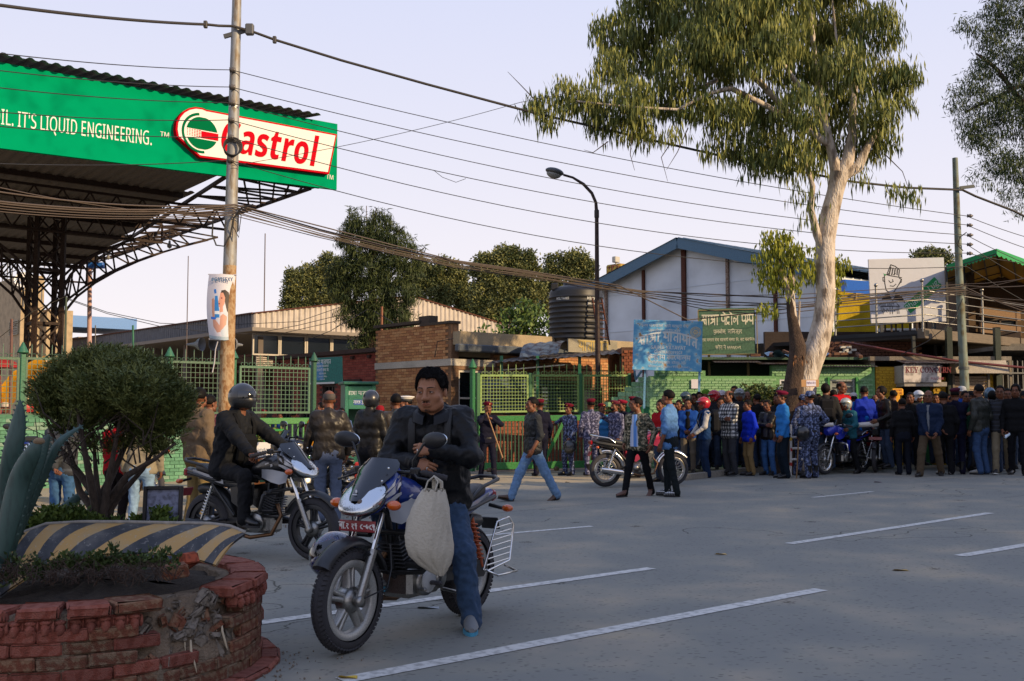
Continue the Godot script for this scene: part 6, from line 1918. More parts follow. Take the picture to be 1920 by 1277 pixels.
func signs():
	var pale:=plain("c8d0d2",0.7)
	var cream:=plain("d6d2b8",0.7)
	# blue board of the bus company
	var fade:=noise("fadedblue",0.008,[[0.0,C("4a94c6")],[0.45,C("589fca")],[0.62,C("78b0cf")],[0.76,C("a2c4d2")],[0.79,C("a8845f")],[1.0,C("95744f")]],6)
	var bs:=board_at("bus_company_board","faded blue bus company board with white lettering and round emblem",v3(2.82,2.36,-24.35),v3(4.41,2.3,-24.2),v3(2.76,3.54,-24.35),mk("faded blue board","ffffff",0.6,0.0,{tex=fade,scale=0.9}))
	var w:=1.6
	line_on(bs,deva("सुलभ यातायातको लागि सहकारी सेवा",0.055,0.004),0.72,1.02,pale,"center","lettering",1.1)
	line_on(bs,deva("पुल्चोक, ललितपुर",0.06,0.004),0.72,0.9,pale,"center","lettering",0.75)
	var bigm:=deva("साझा यातायात",0.2,0.005,0.19)
	var bw:=0.0
	for p in bigm.v:bw=maxf(bw,p.x)
	for i in bigm.v.size():bigm.v[i].x *= 1.36/bw
	var big:=placed(bigm,T(v3(0.8,0.6,0.002)))
	for i in big.v.size():big.v[i].y+=0.16*(1.0-pow((big.v[i].x-0.8)/0.7,2.0)) - 0.06
	part("lettering",big,pale,bs)
	line_on(bs,text_mb("SAJHA YATAYAT",0.085,0.004,"bold",1.1),0.82,0.5,pale,"center","lettering",0.8)
	line_on(bs,text_mb("CENTRAL OFFICE",0.065,0.004,"bold",1.15),0.82,0.4,pale,"center","lettering",0.65)
	line_on(bs,deva("केन्द्रीय कार्यालय",0.1,0.004,0.15),0.84,0.26,pale,"center","lettering",1.0)
	line_on(bs,deva("हरिहर भवन, पुल्चोक, ललितपुर, नेपाल",0.055,0.004),0.84,0.16,pale,"center","lettering",0.8)
	line_on(bs,deva("फोन ५५२१०६४, ५५२२८६९ फ्याक्स ५५४७७२१",0.05,0.004),0.84,0.07,pale,"center","lettering",0.95)
	var em:=MB.new()
	for r in [0.12,0.09]:em.torus(T(v3(1.44,0.92,0.0)),r,0.008,28,6,0,TAU,0.4)
	em.torus(T(v3(1.44,0.92,0.0)),0.045,0.012,14,6,0,TAU,0.4)
	for k in 6:ink(em,[v2(1.44,0.92),v2(1.44+0.08*cos(k*1.05),0.92+0.08*sin(k*1.05))],0.01)
	part("emblem",em,plain("c9b88a"),bs)
	var brk:=MB.new()
	brk.bar(v3(0.05,-0.02,-0.1),v3(0.09,-0.22,-0.3),0.04)
	brk.bar(v3(0.22,-0.02,-0.1),v3(0.09,-0.22,-0.3),0.04)
	brk.bar(v3(0.02,0.0,-0.05),v3(0.02,1.1,-0.05),0.035)
	brk.bar(v3(1.56,-0.9,-0.08),v3(1.56,1.1,-0.08),0.05)
	brk.bar(v3(0.3,-0.9,-0.12),v3(0.3,1.0,-0.12),0.05)
	part("bracket",brk,paint("6fa3c4"),bs)
	# green board of the petrol pump
	var gs:=board_at("petrol_pump_board","green petrol pump board with cream Nagari lettering",v3(4.66,2.79,-25.9),v3(6.03,2.8,-25.7),v3(4.66,3.94,-25.9),mk("faded green board","50745a",0.6,0.0,{tex=grain(),scale=0.8}))
	line_on(gs,deva("साझा पेट्रोल पम्प",0.23,0.005,0.17),0.72,0.75,cream,"center","lettering",1.28)
	line_on(gs,deva("पुल्चोक, ललितपुर",0.09,0.004),0.72,0.52,cream,"center","lettering",0.7)
	line_on(gs,deva("(साझा भण्डार सेवा सहकारी संस्था लि. बाट संचालित)",0.066,0.004,0.12),0.7,0.33,cream,"center","lettering",1.34)
	line_on(gs,deva("फोन नं ५५५३२०९",0.085,0.004),0.72,0.13,cream,"center","lettering",0.62)
	var gfr:=MB.new()
	for y in [0.0,1.11]:gfr.bx(v3(0.72,y,0.0),v3(1.44,0.02,0.05))
	for x in [0.0,1.43]:gfr.bx(v3(x,0.555,0.0),v3(0.02,1.1,0.05))
	for x in [0.25,1.2]:part("post",m_bar(v3(x,-1.2,-0.08),v3(x,1.0,-0.08),0.06),plain("8a7a52",0.7),gs)
	part("beam",m_bar(v3(-0.05,-0.12,0.1),v3(1.5,-0.12,0.1),0.07),plain("8a7a52",0.7),gs)
	part("frame",gfr,plain("8a7a52",0.7),gs)
	# teal board on the red office
	var ts:=board_at("office_board","teal office board with white lettering on the red brick office",v3(-5.81,2.15,-29.85),v3(-4.73,2.16,-29),v3(-5.85,2.9,-29.85),mk("teal board","1f7a74",0.6,0.0,{tex=grain(),scale=0.8}))
	var blue:=MB.new()
	blue.bx(v3(0.42,0.36,0.001),v3(0.36,0.5,0.003))
	part("panel",blue,plain("3f7fb0",0.6),ts)
	line_on(ts,deva("साझा यातायात",0.11,0.004,0.15),0.56,0.57,pale,"center","lettering",0.72)
	line_on(ts,text_mb("SAJHA YATAYAT",0.06,0.004,"bold"),0.58,0.48,pale,"center","lettering",0.5)
	line_on(ts,deva("सहकारी संस्था लि.",0.07,0.004),0.58,0.36,pale,"center","lettering",0.5)
	line_on(ts,deva("केन्द्रीय कार्यालय",0.045,0.004),0.56,0.27,pale,"center","lettering",0.3)
	line_on(ts,text_mb("Central Office",0.045,0.004,"sans"),0.56,0.19,pale)
	line_on(ts,text_mb("Pulchowk",0.035,0.004,"sans"),0.56,0.12,pale)
	var tem:=MB.new()
	tem.torus(T(v3(0.09,0.62,0.0)),0.06,0.012,18,6,0,TAU,0.4)
	tem.torus(T(v3(0.09,0.62,0.0)),0.025,0.012,12,6,0,TAU,0.4)
	part("emblem",tem,pale,ts)
	part("white_edge",m_bx(v3(0.53,0.025,0.002),v3(1.05,0.05,0.004)),pale,ts)
	# little guard booth with a painted name
	var gb:=thing("guard_booth","small green guard booth with painted name in the driveway","booth",T(gy(v3(-4.14,0.97,-28))*v3(1,0,1),0.3))
	var gbm:=MB.new()
	gbm.bx(v3(-0.36,1.05,0),v3(0.1,2.1,0.8),0.01)
	gbm.bx(v3(0.36,1.05,0),v3(0.1,2.1,0.8),0.01)
	gbm.bx(v3(0,0.45,0.34),v3(0.62,0.9,0.08),0.01)
	gbm.bx(v3(0,1.75,0.342),v3(0.62,0.62,0.08),0.01)
	gbm.bx(v3(0,1.05,-0.36),v3(0.62,2.1,0.06),0.01)
	part("panels",gbm,paint("2f7a62"),gb)
	part("roof",m_bx(v3(0,2.13,0.02),v3(0.95,0.08,1.0),0.02),paint("2a6b55"),gb)
	part("lettering",placed(deva("साझा यातायात",0.09,0.004),T(v3(0,1.82,0.385))),pale,gb)
	part("plate",m_bx(v3(-0.02,1.62,0.385),v3(0.3,0.14,0.01)),plain("2a4f8f"),gb)
	part("lettering",placed(deva("गार्ड रुम",0.07,0.004),T(v3(-0.02,1.59,0.392))),pale,gb)
	# --- white billboard with the shop's drawing
	var bb:=board_at("cafe_billboard","large white billboard with line drawing of a capped head and green label",v3(9.57,3.72,-27.6),v3(11.59,3.77,-27.6),v3(9.58,5.44,-27.6),mk("billboard vinyl","bfc1c8",0.6,0.0,{bump=folds(),scale=0.3,bump_h=0.3}),0.05)
	var s:=0.01415   # metres per pixel there
	var L:=func(px:float,py:float)->Vector2:return v2((px-1634.0)*s,(605.0-py)*s)
	var im:=MB.new()
	ink(im,[L.call(1663,515),L.call(1663,530),L.call(1665,543),L.call(1672,549),L.call(1680,546),L.call(1690,532),L.call(1694,524)],0.022)
	ink(im,[L.call(1663,518),L.call(1660,519),L.call(1660,525),L.call(1663,527)],0.02)
	ink(im,[L.call(1691,521),L.call(1695,523),L.call(1694,529),L.call(1690,531)],0.02)
	ink(im,[L.call(1671,525),L.call(1674,529),L.call(1679,527),L.call(1678,523)],0.02)
	ink(im,[L.call(1673,535),L.call(1679,536),L.call(1684,532)],0.02)
	ink(im,[L.call(1669,514),L.call(1673,510)],0.02); ink(im,[L.call(1680,514),L.call(1684,512)],0.02)
	ink(im,[L.call(1668,513),L.call(1676,495),L.call(1684,498),L.call(1692,505),L.call(1690,517)],0.024)
	ink(im,[L.call(1664,513),L.call(1675,516),L.call(1695,520)],0.022)
	for k in 4:ink(im,[L.call(1672+k*5,514),L.call(1676+k*4,500+k*1.5)],0.03)
	ink(im,[L.call(1671,548),L.call(1670,554)],0.02); ink(im,[L.call(1680,546),L.call(1683,555),L.call(1676,563)],0.02)
	part("drawing",im,plain("15161a"),bb)
	var sh:=MB.new()
	sh.prism(T(v3(0,0,0.001)),[L.call(1655,562),L.call(1659,554),L.call(1669,549),L.call(1676,562)],0.006)
	sh.prism(T(v3(0,0,0.001)),[L.call(1676,562),L.call(1684,550),L.call(1694,556),L.call(1700,568),L.call(1688,563)],0.006)
	part("drawing_shoulders",sh,plain("15161a"),bb)
	line_on(bb,text_mb("PHALANO",0.09,0.004,"sans",0.75),L.call(1664,574).x,L.call(1664,574).y,plain("2a2a30"))
	line_on(bb,deva("फलानो",0.2,0.005,0.09),L.call(1671,588).x,L.call(1671,588).y,plain("15161a"),"center","lettering",0.53)
	var gt:=MB.new()
	gt.prism(T(v3(0,0,0.001)),[L.call(1709,588),L.call(1771,537),L.call(1757,520),L.call(1696,574)],0.006)
	gt.prism(T(v3(0,0,0.001)),[L.call(1661,511),L.call(1667,514),L.call(1664,516)],0.006)
	part("green_label",gt,plain("1d8a4a"),bb)
	var ang:=atan2(51.0,62.0)
	var pt:=placed(text_mb("Phalano Luga",0.16,0.004,"sans",0.92),X3(Basis(BK,ang)*Basis(v3(1,0,0),v3(0.15,1,0),BK),v3(L.call(1737,557).x,L.call(1737,557).y,0.006)))
	part("lettering",pt,plain("c8d4cc"),bb)
	var bf:=MB.new()
	for x in [0.3,1.7]:bf.bar(v3(x,-0.9,-0.1),v3(x,1.6,-0.1),0.08)
	part("frame",bf,plain("3a3d40"),bb)
	# --- bank sign in its green stand
	var ks:=thing("bank_sign","small white bank sign on a green stand by the gate","sign",T(gy(v3(-5,0.61,-21.5))*v3(1,0,1)+v3(0,-0.05,0),0.1))
	part("board",m_bx(v3(0,0.6,0),v3(0.5,0.4,0.03),0.004),plain("d9d6d2",0.6),ks)
	part("lettering",placed(text_mb("Standard",0.065,0.004,"sans"),T(v3(0.06,0.62,0.016)),"right"),plain("6f7f8f"),ks)
	part("lettering",placed(text_mb("Chartered",0.065,0.004,"sans"),T(v3(0.06,0.5,0.016)),"right"),plain("6f7f8f"),ks)
	var l1:=MB.new()
	ink(l1,[v2(0.19,0.73),v2(0.13,0.67),v2(0.13,0.645),v2(0.19,0.59)],0.035,0.018)
	part("emblem",l1,plain("2f7fc4"),ks)
	var l2:=MB.new()
	ink(l2,[v2(0.13,0.63),v2(0.2,0.58),v2(0.2,0.55),v2(0.14,0.49)],0.035,0.0185)
	part("emblem",l2,plain("2f8f4a"),ks)
	var kf:=MB.new()
	for x in [-0.28,0.28]:kf.bx(v3(x,0.52,-0.02),v3(0.04,1.04,0.04))
	kf.bx(v3(0,1.05,-0.02),v3(0.6,0.04,0.045))
	for x in [-0.1,0.1]:kf.bx(v3(x,0.9,-0.02),v3(0.02,0.26,0.02))
	part("stand",kf,paint("3fa04a"),ks)
	# --- orange box sign below it
	var os:=thing("orange_hoarding","small orange hoarding with a round white mark behind the rider's tank","sign",T(gy(v3(-3.28,0.62,-14))*v3(1,0,1),0.15))
	var om:=MB.new()
	om.bx(v3(0,0.58,0),v3(0.32,0.36,0.04),0.004)
	om.bx(v3(0,0.2,0),v3(0.06,0.42,0.03))
	part("board",om,plain("c8702a",0.6),os)
	part("panel",m_bx(v3(0,0.6,0.021),v3(0.18,0.3,0.004)),plain("1f5a3a"),os)
	var ow:=MB.new()
	ow.torus(T(v3(0,0.62,0.022)),0.06,0.014,18,6,0.4,5.6,0.3)
	part("mark",ow,plain("d9d6cc"),os)
	# --- yellow hand-shaped notice before the doorway
	var ys:=thing("yellow_notice","yellow notice board on a short yellow stick among the crowd","sign",T(v3(8.74,1.16,-23.6)*v3(1,0,1),0.0))
	var ym:=MB.new()
	ym.bx(v3(0,1.82,0),v3(0.26,0.16,0.04),0.02)
	ym.bx(v3(0.0,1.68,0),v3(0.1,0.2,0.03),0.01)
	ym.bx(v3(0,0.8,0),v3(0.05,1.6,0.03))
	part("board",ym,plain("d99a1c",0.5),ys)
	part("lettering",placed(deva("लाइन यहाँ",0.04,0.003),T(v3(0,1.84,0.021))),plain("8a3a1c"),ys)
	part("lettering",placed(deva("पेट्रोल पम्प",0.035,0.003),T(v3(0,1.775,0.021))),plain("8a3a1c"),ys)
	# papers
	tag(part("paper_notice",m_bx(v3(4.4,2.04,-24.95),v3(0.2,0.22,0.004)),plain("d3d0dc")),"white paper notice pasted on the green wall","notice")
	var cb:=thing("cardboard_notice","brown cardboard with a white sheet tied to the eucalyptus trunk","notice",T(v3(6.23,1.97,-21.75)))
	part("cardboard",m_bx(ZERO,v3(0.37,0.15,0.02),0.003),plain("b0875a",0.9),cb)
	part("sheet",m_bx(v3(0.02,0.0,0.012),v3(0.2,0.12,0.004)),plain("d6d0d8"),cb)
	part("lettering",placed(deva("पेट्रोल छैन",0.035,0.003),T(v3(0.02,-0.015,0.015))),plain("7a6a8a"),cb)
	# --- poster banner bent round the utility pole
	var W:=128
	var H:=336
	var pi:=Image.create(W,H,false,Image.FORMAT_RGB8)
	var inside:=func(x:float,y:float,pts:Array)->bool:return Geometry2D.is_point_in_polygon(v2(x,y),PackedVector2Array(pts))
	var hair:=[v2(62,84),v2(80,78),v2(100,92),v2(112,130),v2(120,190),v2(112,212),v2(96,186),v2(86,150),v2(76,112),v2(60,100)]
	var face:=[v2(58,96),v2(72,94),v2(84,120),v2(82,150),v2(74,164),v2(76,190),v2(58,196),v2(60,170),v2(52,168),v2(48,150),v2(54,130)]
	var arm:=[v2(20,132),v2(26,120),v2(36,140),v2(34,230),v2(56,262),v2(62,214),v2(82,196),v2(96,210),v2(96,250),v2(70,292),v2(40,300),v2(24,270)]
	var dress:=[v2(74,200),v2(92,190),v2(112,214),v2(110,260),v2(96,318),v2(64,318),v2(60,290),v2(92,256),v2(98,216),v2(84,206)]
	var bottle:=[v2(34,112),v2(46,112),v2(56,180),v2(58,222),v2(34,226)]
	var capp:=[v2(26,78),v2(36,76),v2(40,98),v2(30,100)]
	for y in H:
		for x in W:
			var c:=C("c3c2cc")
			if inside.call(x,y,hair):c=C("2f2420")
			if inside.call(x,y,face):c=C("c08a76")
			if inside.call(x,y,arm):c=C("b98a78")
			if inside.call(x,y,dress):c=C("aeb9c6")
			if inside.call(x,y,bottle):c=C("2a7ac0") if (y<190 or y>205) else C("d0dbe4")
			if inside.call(x,y,capp):c=C("2f6fc0")
			if absf(y-226)<7 and x>16 and x<40:c=C("2a6ad0")
			if v2(x-66,y-122).length()<4 or v2(x-56,y-152).length()<3.5:c=C("6a2f38")
			if y>318:c=c.lerp(C("7f98a4"),0.7)
			pi.set_pixel(x,y,c)
	var pb:=thing("pole_poster","printed poster of a woman holding a blue bottle wrapped on the utility pole","poster")
	var pm:=MB.new()
	var tl:=ll([-5.83,4.02,-19.88,-5.69,4.01,-19.82,-5.58,4.02,-19.8,-5.48,4.01,-19.82,-5.4,4.01,-19.87,-5.33,4.01,-19.94])
	var bl:=ll([-5.81,2.79,-19.92,-5.68,2.76,-19.84,-5.58,2.75,-19.8,-5.5,2.74,-19.82,-5.43,2.75,-19.87,-5.4,2.74,-19.94])
	for j in 9:
		for i in 6:
			var p:Vector3=tl[i].lerp(bl[i],j/8.0)
			p.x+=-0.05*sin(j/8.0*PI)*(1.0-i/5.0) - 0.03*sin(j/8.0*PI)*(i/5.0)
			pm.vert(p)
			pm.uv.append(v2(i/5.0,j/8.0))
	for j in 8:
		for i in 5:
			var a:=j*6+i
			pm.ix.append_array(PackedInt32Array([a,a+1,a+7,a,a+7,a+6]))
	part("poster_sheet",pm,mk("poster print",Color.WHITE,0.55,0.0,{tex=ImageTexture.create_from_image(pi),uv=true,scale=1.0,back=Color(0.2,0.2,0.2)}),pb)
	var pl:=placed(text_mb("#GETSEXY",0.075,0.002,"bold",0.85),T(v3(-5.55,3.87,-19.78)))
	part("lettering",pl,plain("2a5a80"),pb)
	var rod:=MB.new()
	rod.tube([v3(-5.85,4.02,-19.9),v3(-5.31,4.01,-19.92)],0.012,6)
	rod.tube([v3(-5.82,2.77,-19.92),v3(-5.39,2.73,-19.94)],0.012,6)
	rod.tube(ll([-5.63,2.72,-19.85,-5.67,2.57,-19.85,-5.69,2.32,-19.87,-5.73,2.13,-19.89]),0.012,4)
	part("tie",rod,plain("a9a8b0"),pb)
	var spk:=thing("loudspeaker_pair","two grey loudspeaker horns under the poster","loudspeaker",X3(Basis(),v3(-5.72,2.69,-20.3)))
	for q in [[-0.1,0.6,0.13],[0.28,-0.5,0.16],[-0.4,1.3,0.13]]:
		var m:=MB.new()
		m.lathe(X3(Basis(UP,q[1])*Basis(RT,PI/2),v3(q[0],0,0.05)),[v2(0.02,-0.25),v2(0.04,-0.1),v2(0.08,0.0),v2(q[2],0.08),v2(q[2]*1.05,0.08),v2(q[2]*0.8,0.0),v2(0.02,-0.06)],16)
		part("horn",m,plain("6b6d70",0.5),spk)
	# framed board standing in the planter
	var fr:=thing("framed_board","dark framed board with a faded blue emblem standing in the planter","framed board",X3(Basis(UP,0.12)*Basis(RT,-0.09),v3(-2.13,0.5,-6.38)))
	var fm:=MB.new()
	for x in [-0.105,0.105]:fm.bx(v3(x,0.21,0),v3(0.022,0.46,0.04),0.003)
	for y in [-0.01,0.43]:fm.bx(v3(0,y,0.0005),v3(0.19,0.022,0.039),0.003)
	part("frame",fm,plain("1d1b1c",0.5),fr)
	part("panel",m_bx(v3(0,0.21,-0.008),v3(0.2,0.43,0.008)),mk("faded panel","8d95b4",0.5,0.0,{tex=blotch(),scale=3.0}),fr)
	var fe:=MB.new()
	fe.torus(T(v3(0.01,0.17,-0.004)),0.085,0.006,28,6,0,TAU,0.3)
	fe.torus(T(v3(0.01,0.17,-0.004)),0.06,0.004,24,6,0,TAU,0.3)
	for k in 5:ink(fe,[v2(0.01,0.17),v2(0.01+0.05*cos(k*1.256+0.3),0.17+0.05*sin(k*1.256+0.3))],0.008,0.001)
	part("emblem",fe,plain("3a4c94",0.5),fr)
	# plaque letters over the lean-to
	part("lettering",placed(deva("यातायात",0.26,0.01,0.16),T(v3(0,-0.12,0.024))),plain("a08a4a"),get_node("worn_plaque"))

# ---- motorcycles: +z forward, +x the rider's left, origin on the ground amid the wheels ----------
func loft(secs:Array,n:=20)->MB:
	# sections [centre, half width, half height, power] stacked along their centres, in the x-y plane
	var m:=MB.new()
	var rows:=[]
	for s in secs:
		var row:=[]
		for k in n:
			var a:=-TAU*k/n
			var e:float=2.0/s[3]
			row.append(s[0]+v3(signf(cos(a))*pow(absf(cos(a)),e)*s[1],signf(sin(a))*pow(absf(sin(a)),e)*s[2],0))
		rows.append(row)
	m.grid(rows,true,true)
	return m
# the same, but sections may be tilted: [centre, half width, half height, power, tilt about x]
func loft_t(secs:Array,n:=24)->MB:
	var m:=MB.new()
	var rows:=[]
	for s in secs:
		var row:=[]
		var b:=Basis(RT,s[4])
		for k in n:
			var a:=-TAU*k/n
			var e:float=2.0/s[3]
			row.append(s[0]+b*v3(signf(cos(a))*pow(absf(cos(a)),e)*s[1],signf(sin(a))*pow(absf(sin(a)),e)*s[2],0))
		rows.append(row)
	m.grid(rows,true,true)
	return m

func wheel(parent:Node3D,t:Transform3D,R0:float,wire_rim:bool,rim_mat:Material,tyre_w:float,hi:bool,called:String):
	var w:=Node3D.new()
	w.transform=t*X3(Basis(UP,PI/2),ZERO)   # the wheel turns about its z
	put(w,called,parent)
	var ty:=MB.new()
	var prof:=[]
	for k in 11:
		var a:=-1.9+3.8*k/10
		prof.append(v2(R0-tyre_w*0.55+cos(a)*tyre_w*0.55,sin(a)*tyre_w*0.5))
	var rows:=[]
	var n:=56 if hi else 32
	for k in prof.size():
		var row:=[]
		for i in n:
			var a:=-TAU*i/n
			row.append(v3(cos(a)*prof[k].x,sin(a)*prof[k].x,prof[k].y))
		rows.append(row)
	ty.grid(rows,true)
	if hi:  # moulded tread blocks,slanted to each side
		for i in 64:
			var a:=TAU*i/64
			for sg in [-1.0,1.0]:
				var c:=X3(Basis(BK,a+sg*0.02),ZERO)*X3(Basis(UP,-sg*0.75)*Basis(RT,sg*0.35),v3(R0-tyre_w*0.13,0,sg*tyre_w*0.34))
				ty.box(c,v3(0.012,R0*0.062,tyre_w*0.32))
	part("tyre",ty,rubber(),w)
	var ri:=R0-tyre_w*0.95
	var rm:=MB.new()
	rows=[]
	for q in [v2(ri-0.03,-0.03),v2(ri+0.012,-0.034),v2(ri+0.016,-0.02),v2(ri,-0.012),v2(ri,0.012),v2(ri+0.016,0.02),v2(ri+0.012,0.034),v2(ri-0.03,0.03),v2(ri-0.034,0.0),v2(ri-0.03,-0.03)]:
		var row:=[]
		for i in n:
			var a:=-TAU*i/n
			row.append(v3(cos(a)*q.x,sin(a)*q.x,q.y))
		rows.append(row)
	rm.grid(rows,true)
	part("rim",rm,rim_mat,w)
	var hb:=MB.new()
	hb.lathe(X3(Basis(RT,PI/2)),[v2(0.01,-0.07),v2(0.03,-0.07),v2(0.032,-0.045),v2(0.075,-0.04),v2(0.078,0.03),v2(0.05,0.05),v2(0.02,0.06),v2(0.01,0.07)],20)
	part("hub",hb,steel(),w)
	if wire_rim:
		var sp:=MB.new()
		for i in 36:
			var a:=TAU*i/36
			var b:=a+(0.5 if i%2 else -0.5)*0.7
			sp.bar(v3(cos(b)*0.06,sin(b)*0.06,0.03 if i%4<2 else -0.03),v3(cos(a)*ri,sin(a)*ri,0),0.005)
		part("spokes",sp,chrome(),w,true)
	else:
		for i in 5:
			var s:=MB.new()
			var b:=Basis(BK,TAU*i/5+0.3)
			for sg in [-1.0,1.0]:
				var rws:=[]
				for j in 5:
					var f:=j/4.0
					var c:=b*v3(lerpf(0.06,ri-0.02,f),sg*lerpf(0.012,0.026,f*f),0)
					var wd:=lerpf(0.016,0.010,f)
					var th:=lerpf(0.026,0.018,f)
					rws.append([c+b*v3(0,-wd,-th),c+b*v3(0,wd,-th),c+b*v3(0,wd,th),c+b*v3(0,-wd,th)])
				s.grid(rws,true)
			part("spoke",s,rim_mat,w)

func bike(called:String,label:String,front:Vector3,dir:Vector3,o:Dictionary)->Node3D:
	var yaw:=atan2(dir.x,dir.z)
	var d:=v3(sin(yaw),0,cos(yaw))
	var org:=gy(front-d*0.65)
	var sc:float=o.get("s",1.0)
	var th:=thing(called,label,"motorcycle",Transform3D((Basis(UP,yaw)*Basis(BK,o.get("lean",0.0))).scaled(ONE*sc),org),o.get("group",""))
	var hi:bool=o.get("hi",false)
	var body:Material=o.get("body",gloss("18191c"))
	var acc:Material=o.get("accent",gloss("b9bcc2"))
	var wire_rim:bool=o.get("wire",false)
	var rimm:Material=o.get("rim",steel())
	var bk:=black()
	var R0:=0.3
	# frame and engine
	var fr:=MB.new()
	fr.tube([v3(0,0.93,0.34),v3(0,0.72,0.27),v3(0,0.38,0.2),v3(0,0.3,0.05)],0.024,8)
	fr.tube([v3(0,0.9,0.33),v3(0,0.82,0.1),v3(0,0.72,-0.15),v3(0,0.42,-0.2),v3(0,0.3,-0.12)],0.024,8)
	for sg in [-1.0,1.0]:
		fr.tube([v3(sg*0.1,0.72,-0.12),v3(sg*0.12,0.74,-0.5),v3(sg*0.1,0.8,-0.85)],0.016,8)
		fr.tube([v3(sg*0.12,0.4,-0.22),v3(sg*0.13,0.7,-0.5)],0.014,8)
		fr.bar(v3(sg*0.1,0.36,-0.15),v3(sg*0.1,0.3,-0.66),0.03,0.05)
	part("frame",fr,bk,th)
	var en:=MB.new()
	en.bx(v3(0,0.34,0.02),v3(0.24,0.2,0.36),0.03)
	en.lathe(X3(Basis(BK,PI/2),v3(0.0,0.34,0.06)),[v2(0.01,-0.16),v2(0.09,-0.155),v2(0.095,-0.13),v2(0.095,0.13),v2(0.09,0.155),v2(0.01,0.16)],20)
	en.lathe(X3(Basis(BK,PI/2),v3(0.0,0.34,-0.1)),[v2(0.01,-0.15),v2(0.07,-0.145),v2(0.07,0.145),v2(0.01,0.15)],18)
	part("crankcase",en,steel(),th)
	var cy:=MB.new()
	for k in 7:cy.box(R(v3(0,0.46+k*0.024,0.14+k*0.008),RT,0.3),v3(0.2-0.004*k,0.01,0.17),0.003)
	cy.box(R(v3(0,0.54,0.165),RT,0.3),v3(0.13,0.22,0.11))
	part("cylinder_fins",cy,plain("2c2d30",0.5) if o.get("dark",true) else steel(),th)
	part("header_pipe",m_tube([v3(-0.04,0.52,0.24),v3(-0.08,0.42,0.32),v3(-0.12,0.24,0.24),v3(-0.14,0.2,0.0),v3(-0.15,0.24,-0.2)],0.02,10),mk("burnt pipe","6a4f38",0.4,0.8),th)
	part("silencer",m_tube([v3(-0.15,0.24,-0.18),v3(-0.155,0.25,-0.26),v3(-0.165,0.3,-0.62),v3(-0.17,0.32,-0.78)],[0.025,0.045,0.048,0.035],14),o.get("silencer",chrome() if wire_rim else bk),th)
	# rear wheel, swingarm, shocks
	wheel(th,T(v3(0,R0,-0.65)),R0,wire_rim,rimm,0.1,hi,"rear_wheel")
	for sg in [-1.0,1.0]:
		var sh:=MB.new()
		var a:=v3(sg*0.13,0.34,-0.63)
		var b:=v3(sg*0.13,0.68,-0.5)
		sh.tube([a,b],0.014,8)
		var coil:=[]
		for k in 60:
			var f:=0.18+0.75*k/60.0
			coil.append(a.lerp(b,f)+v3(cos(k*0.9),0,sin(k*0.9))*0.028)
		sh.tube(coil,0.006,5)
		part("shock_absorber",sh,o.get("shock",chrome()),th)
	# seat, tail, side panels
	var se:=loft_t([[v3(0,0.78,0.02),0.07,0.03,2.6,0.2],[v3(0,0.775,-0.06),0.115,0.045,3,0.1],[v3(0,0.775,-0.25),0.13,0.05,3,0.0],[v3(0,0.8,-0.45),0.13,0.055,3,-0.1],[v3(0,0.835,-0.62),0.115,0.055,3,-0.12],[v3(0,0.85,-0.76),0.08,0.045,2.6,-0.1],[v3(0,0.85,-0.8),0.03,0.02,2.2,0.0]])
	part("seat",se,mk("seat vinyl","1c1c1e",0.5,0.0,{tex=grain(),scale=6.0,bump=rough_h(),bump_h=0.08}),th)
	var ta:=loft_t([[v3(0,0.7,-0.2),0.1,0.06,3,0.0],[v3(0,0.73,-0.45),0.125,0.065,2.6,-0.1],[v3(0,0.78,-0.7),0.1,0.06,2.4,-0.25],[v3(0,0.82,-0.9),0.055,0.035,2.2,-0.3]])
	part("tail_cowl",ta,o.get("tailm",body),th)
	if o.get("stripe",false):
		for sg in [-1.0,1.0]:
			var st:=MB.new()
			st.grid([[v3(sg*0.127,0.7,-0.36),v3(sg*0.131,0.74,-0.36)],[v3(sg*0.12,0.745,-0.58),v3(sg*0.122,0.8,-0.6)],[v3(sg*0.08,0.8,-0.8),v3(sg*0.085,0.835,-0.8)]])
			part("tail_stripe",st,acc,th)
	for sg in [-1.0,1.0]:
		var sp:=MB.new()
		sp.prism(X3(Basis(UP,PI/2*sg),v3(sg*0.115,0.57,-0.13)),[v2(-0.14*sg,0.14),v2(0.14*sg,0.1),v2(0.12*sg,-0.04),v2(-0.02*sg,-0.12),v2(-0.12*sg,-0.06)],0.03)
		part("side_panel",sp,body,th)
	part("grab_rail",m_tube([v3(0.12,0.8,-0.5),v3(0.135,0.88,-0.62),v3(0.12,0.92,-0.86),v3(0.06,0.935,-0.92),v3(-0.06,0.935,-0.92),v3(-0.12,0.92,-0.86),v3(-0.135,0.88,-0.62),v3(-0.12,0.8,-0.5)],0.014,8),o.get("grab",bk),th)
	part("tail_light",m_bx(v3(0,0.8,-0.93),v3(0.12,0.08,0.05),0.015),mk("tail lens","8a1018",0.2,0.0,{coat=0.8}),th)
	var rf:=MB.new()
	rf.torus(X3(Basis(UP,PI/2),v3(0,R0,-0.65)),R0+0.045,0.055,16,8,PI*0.42,PI*1.02,1.3)
	for i in rf.v.size():rf.v[i].x *= 1.1
	part("rear_mudguard",rf,o.get("fender",bk),th)
	part("rear_plate",m_box(R(v3(0,0.6,-0.95),RT,0.4),v3(0.15,0.09,0.012),0.003),bk if hi else plain("7d1420",0.5),th)
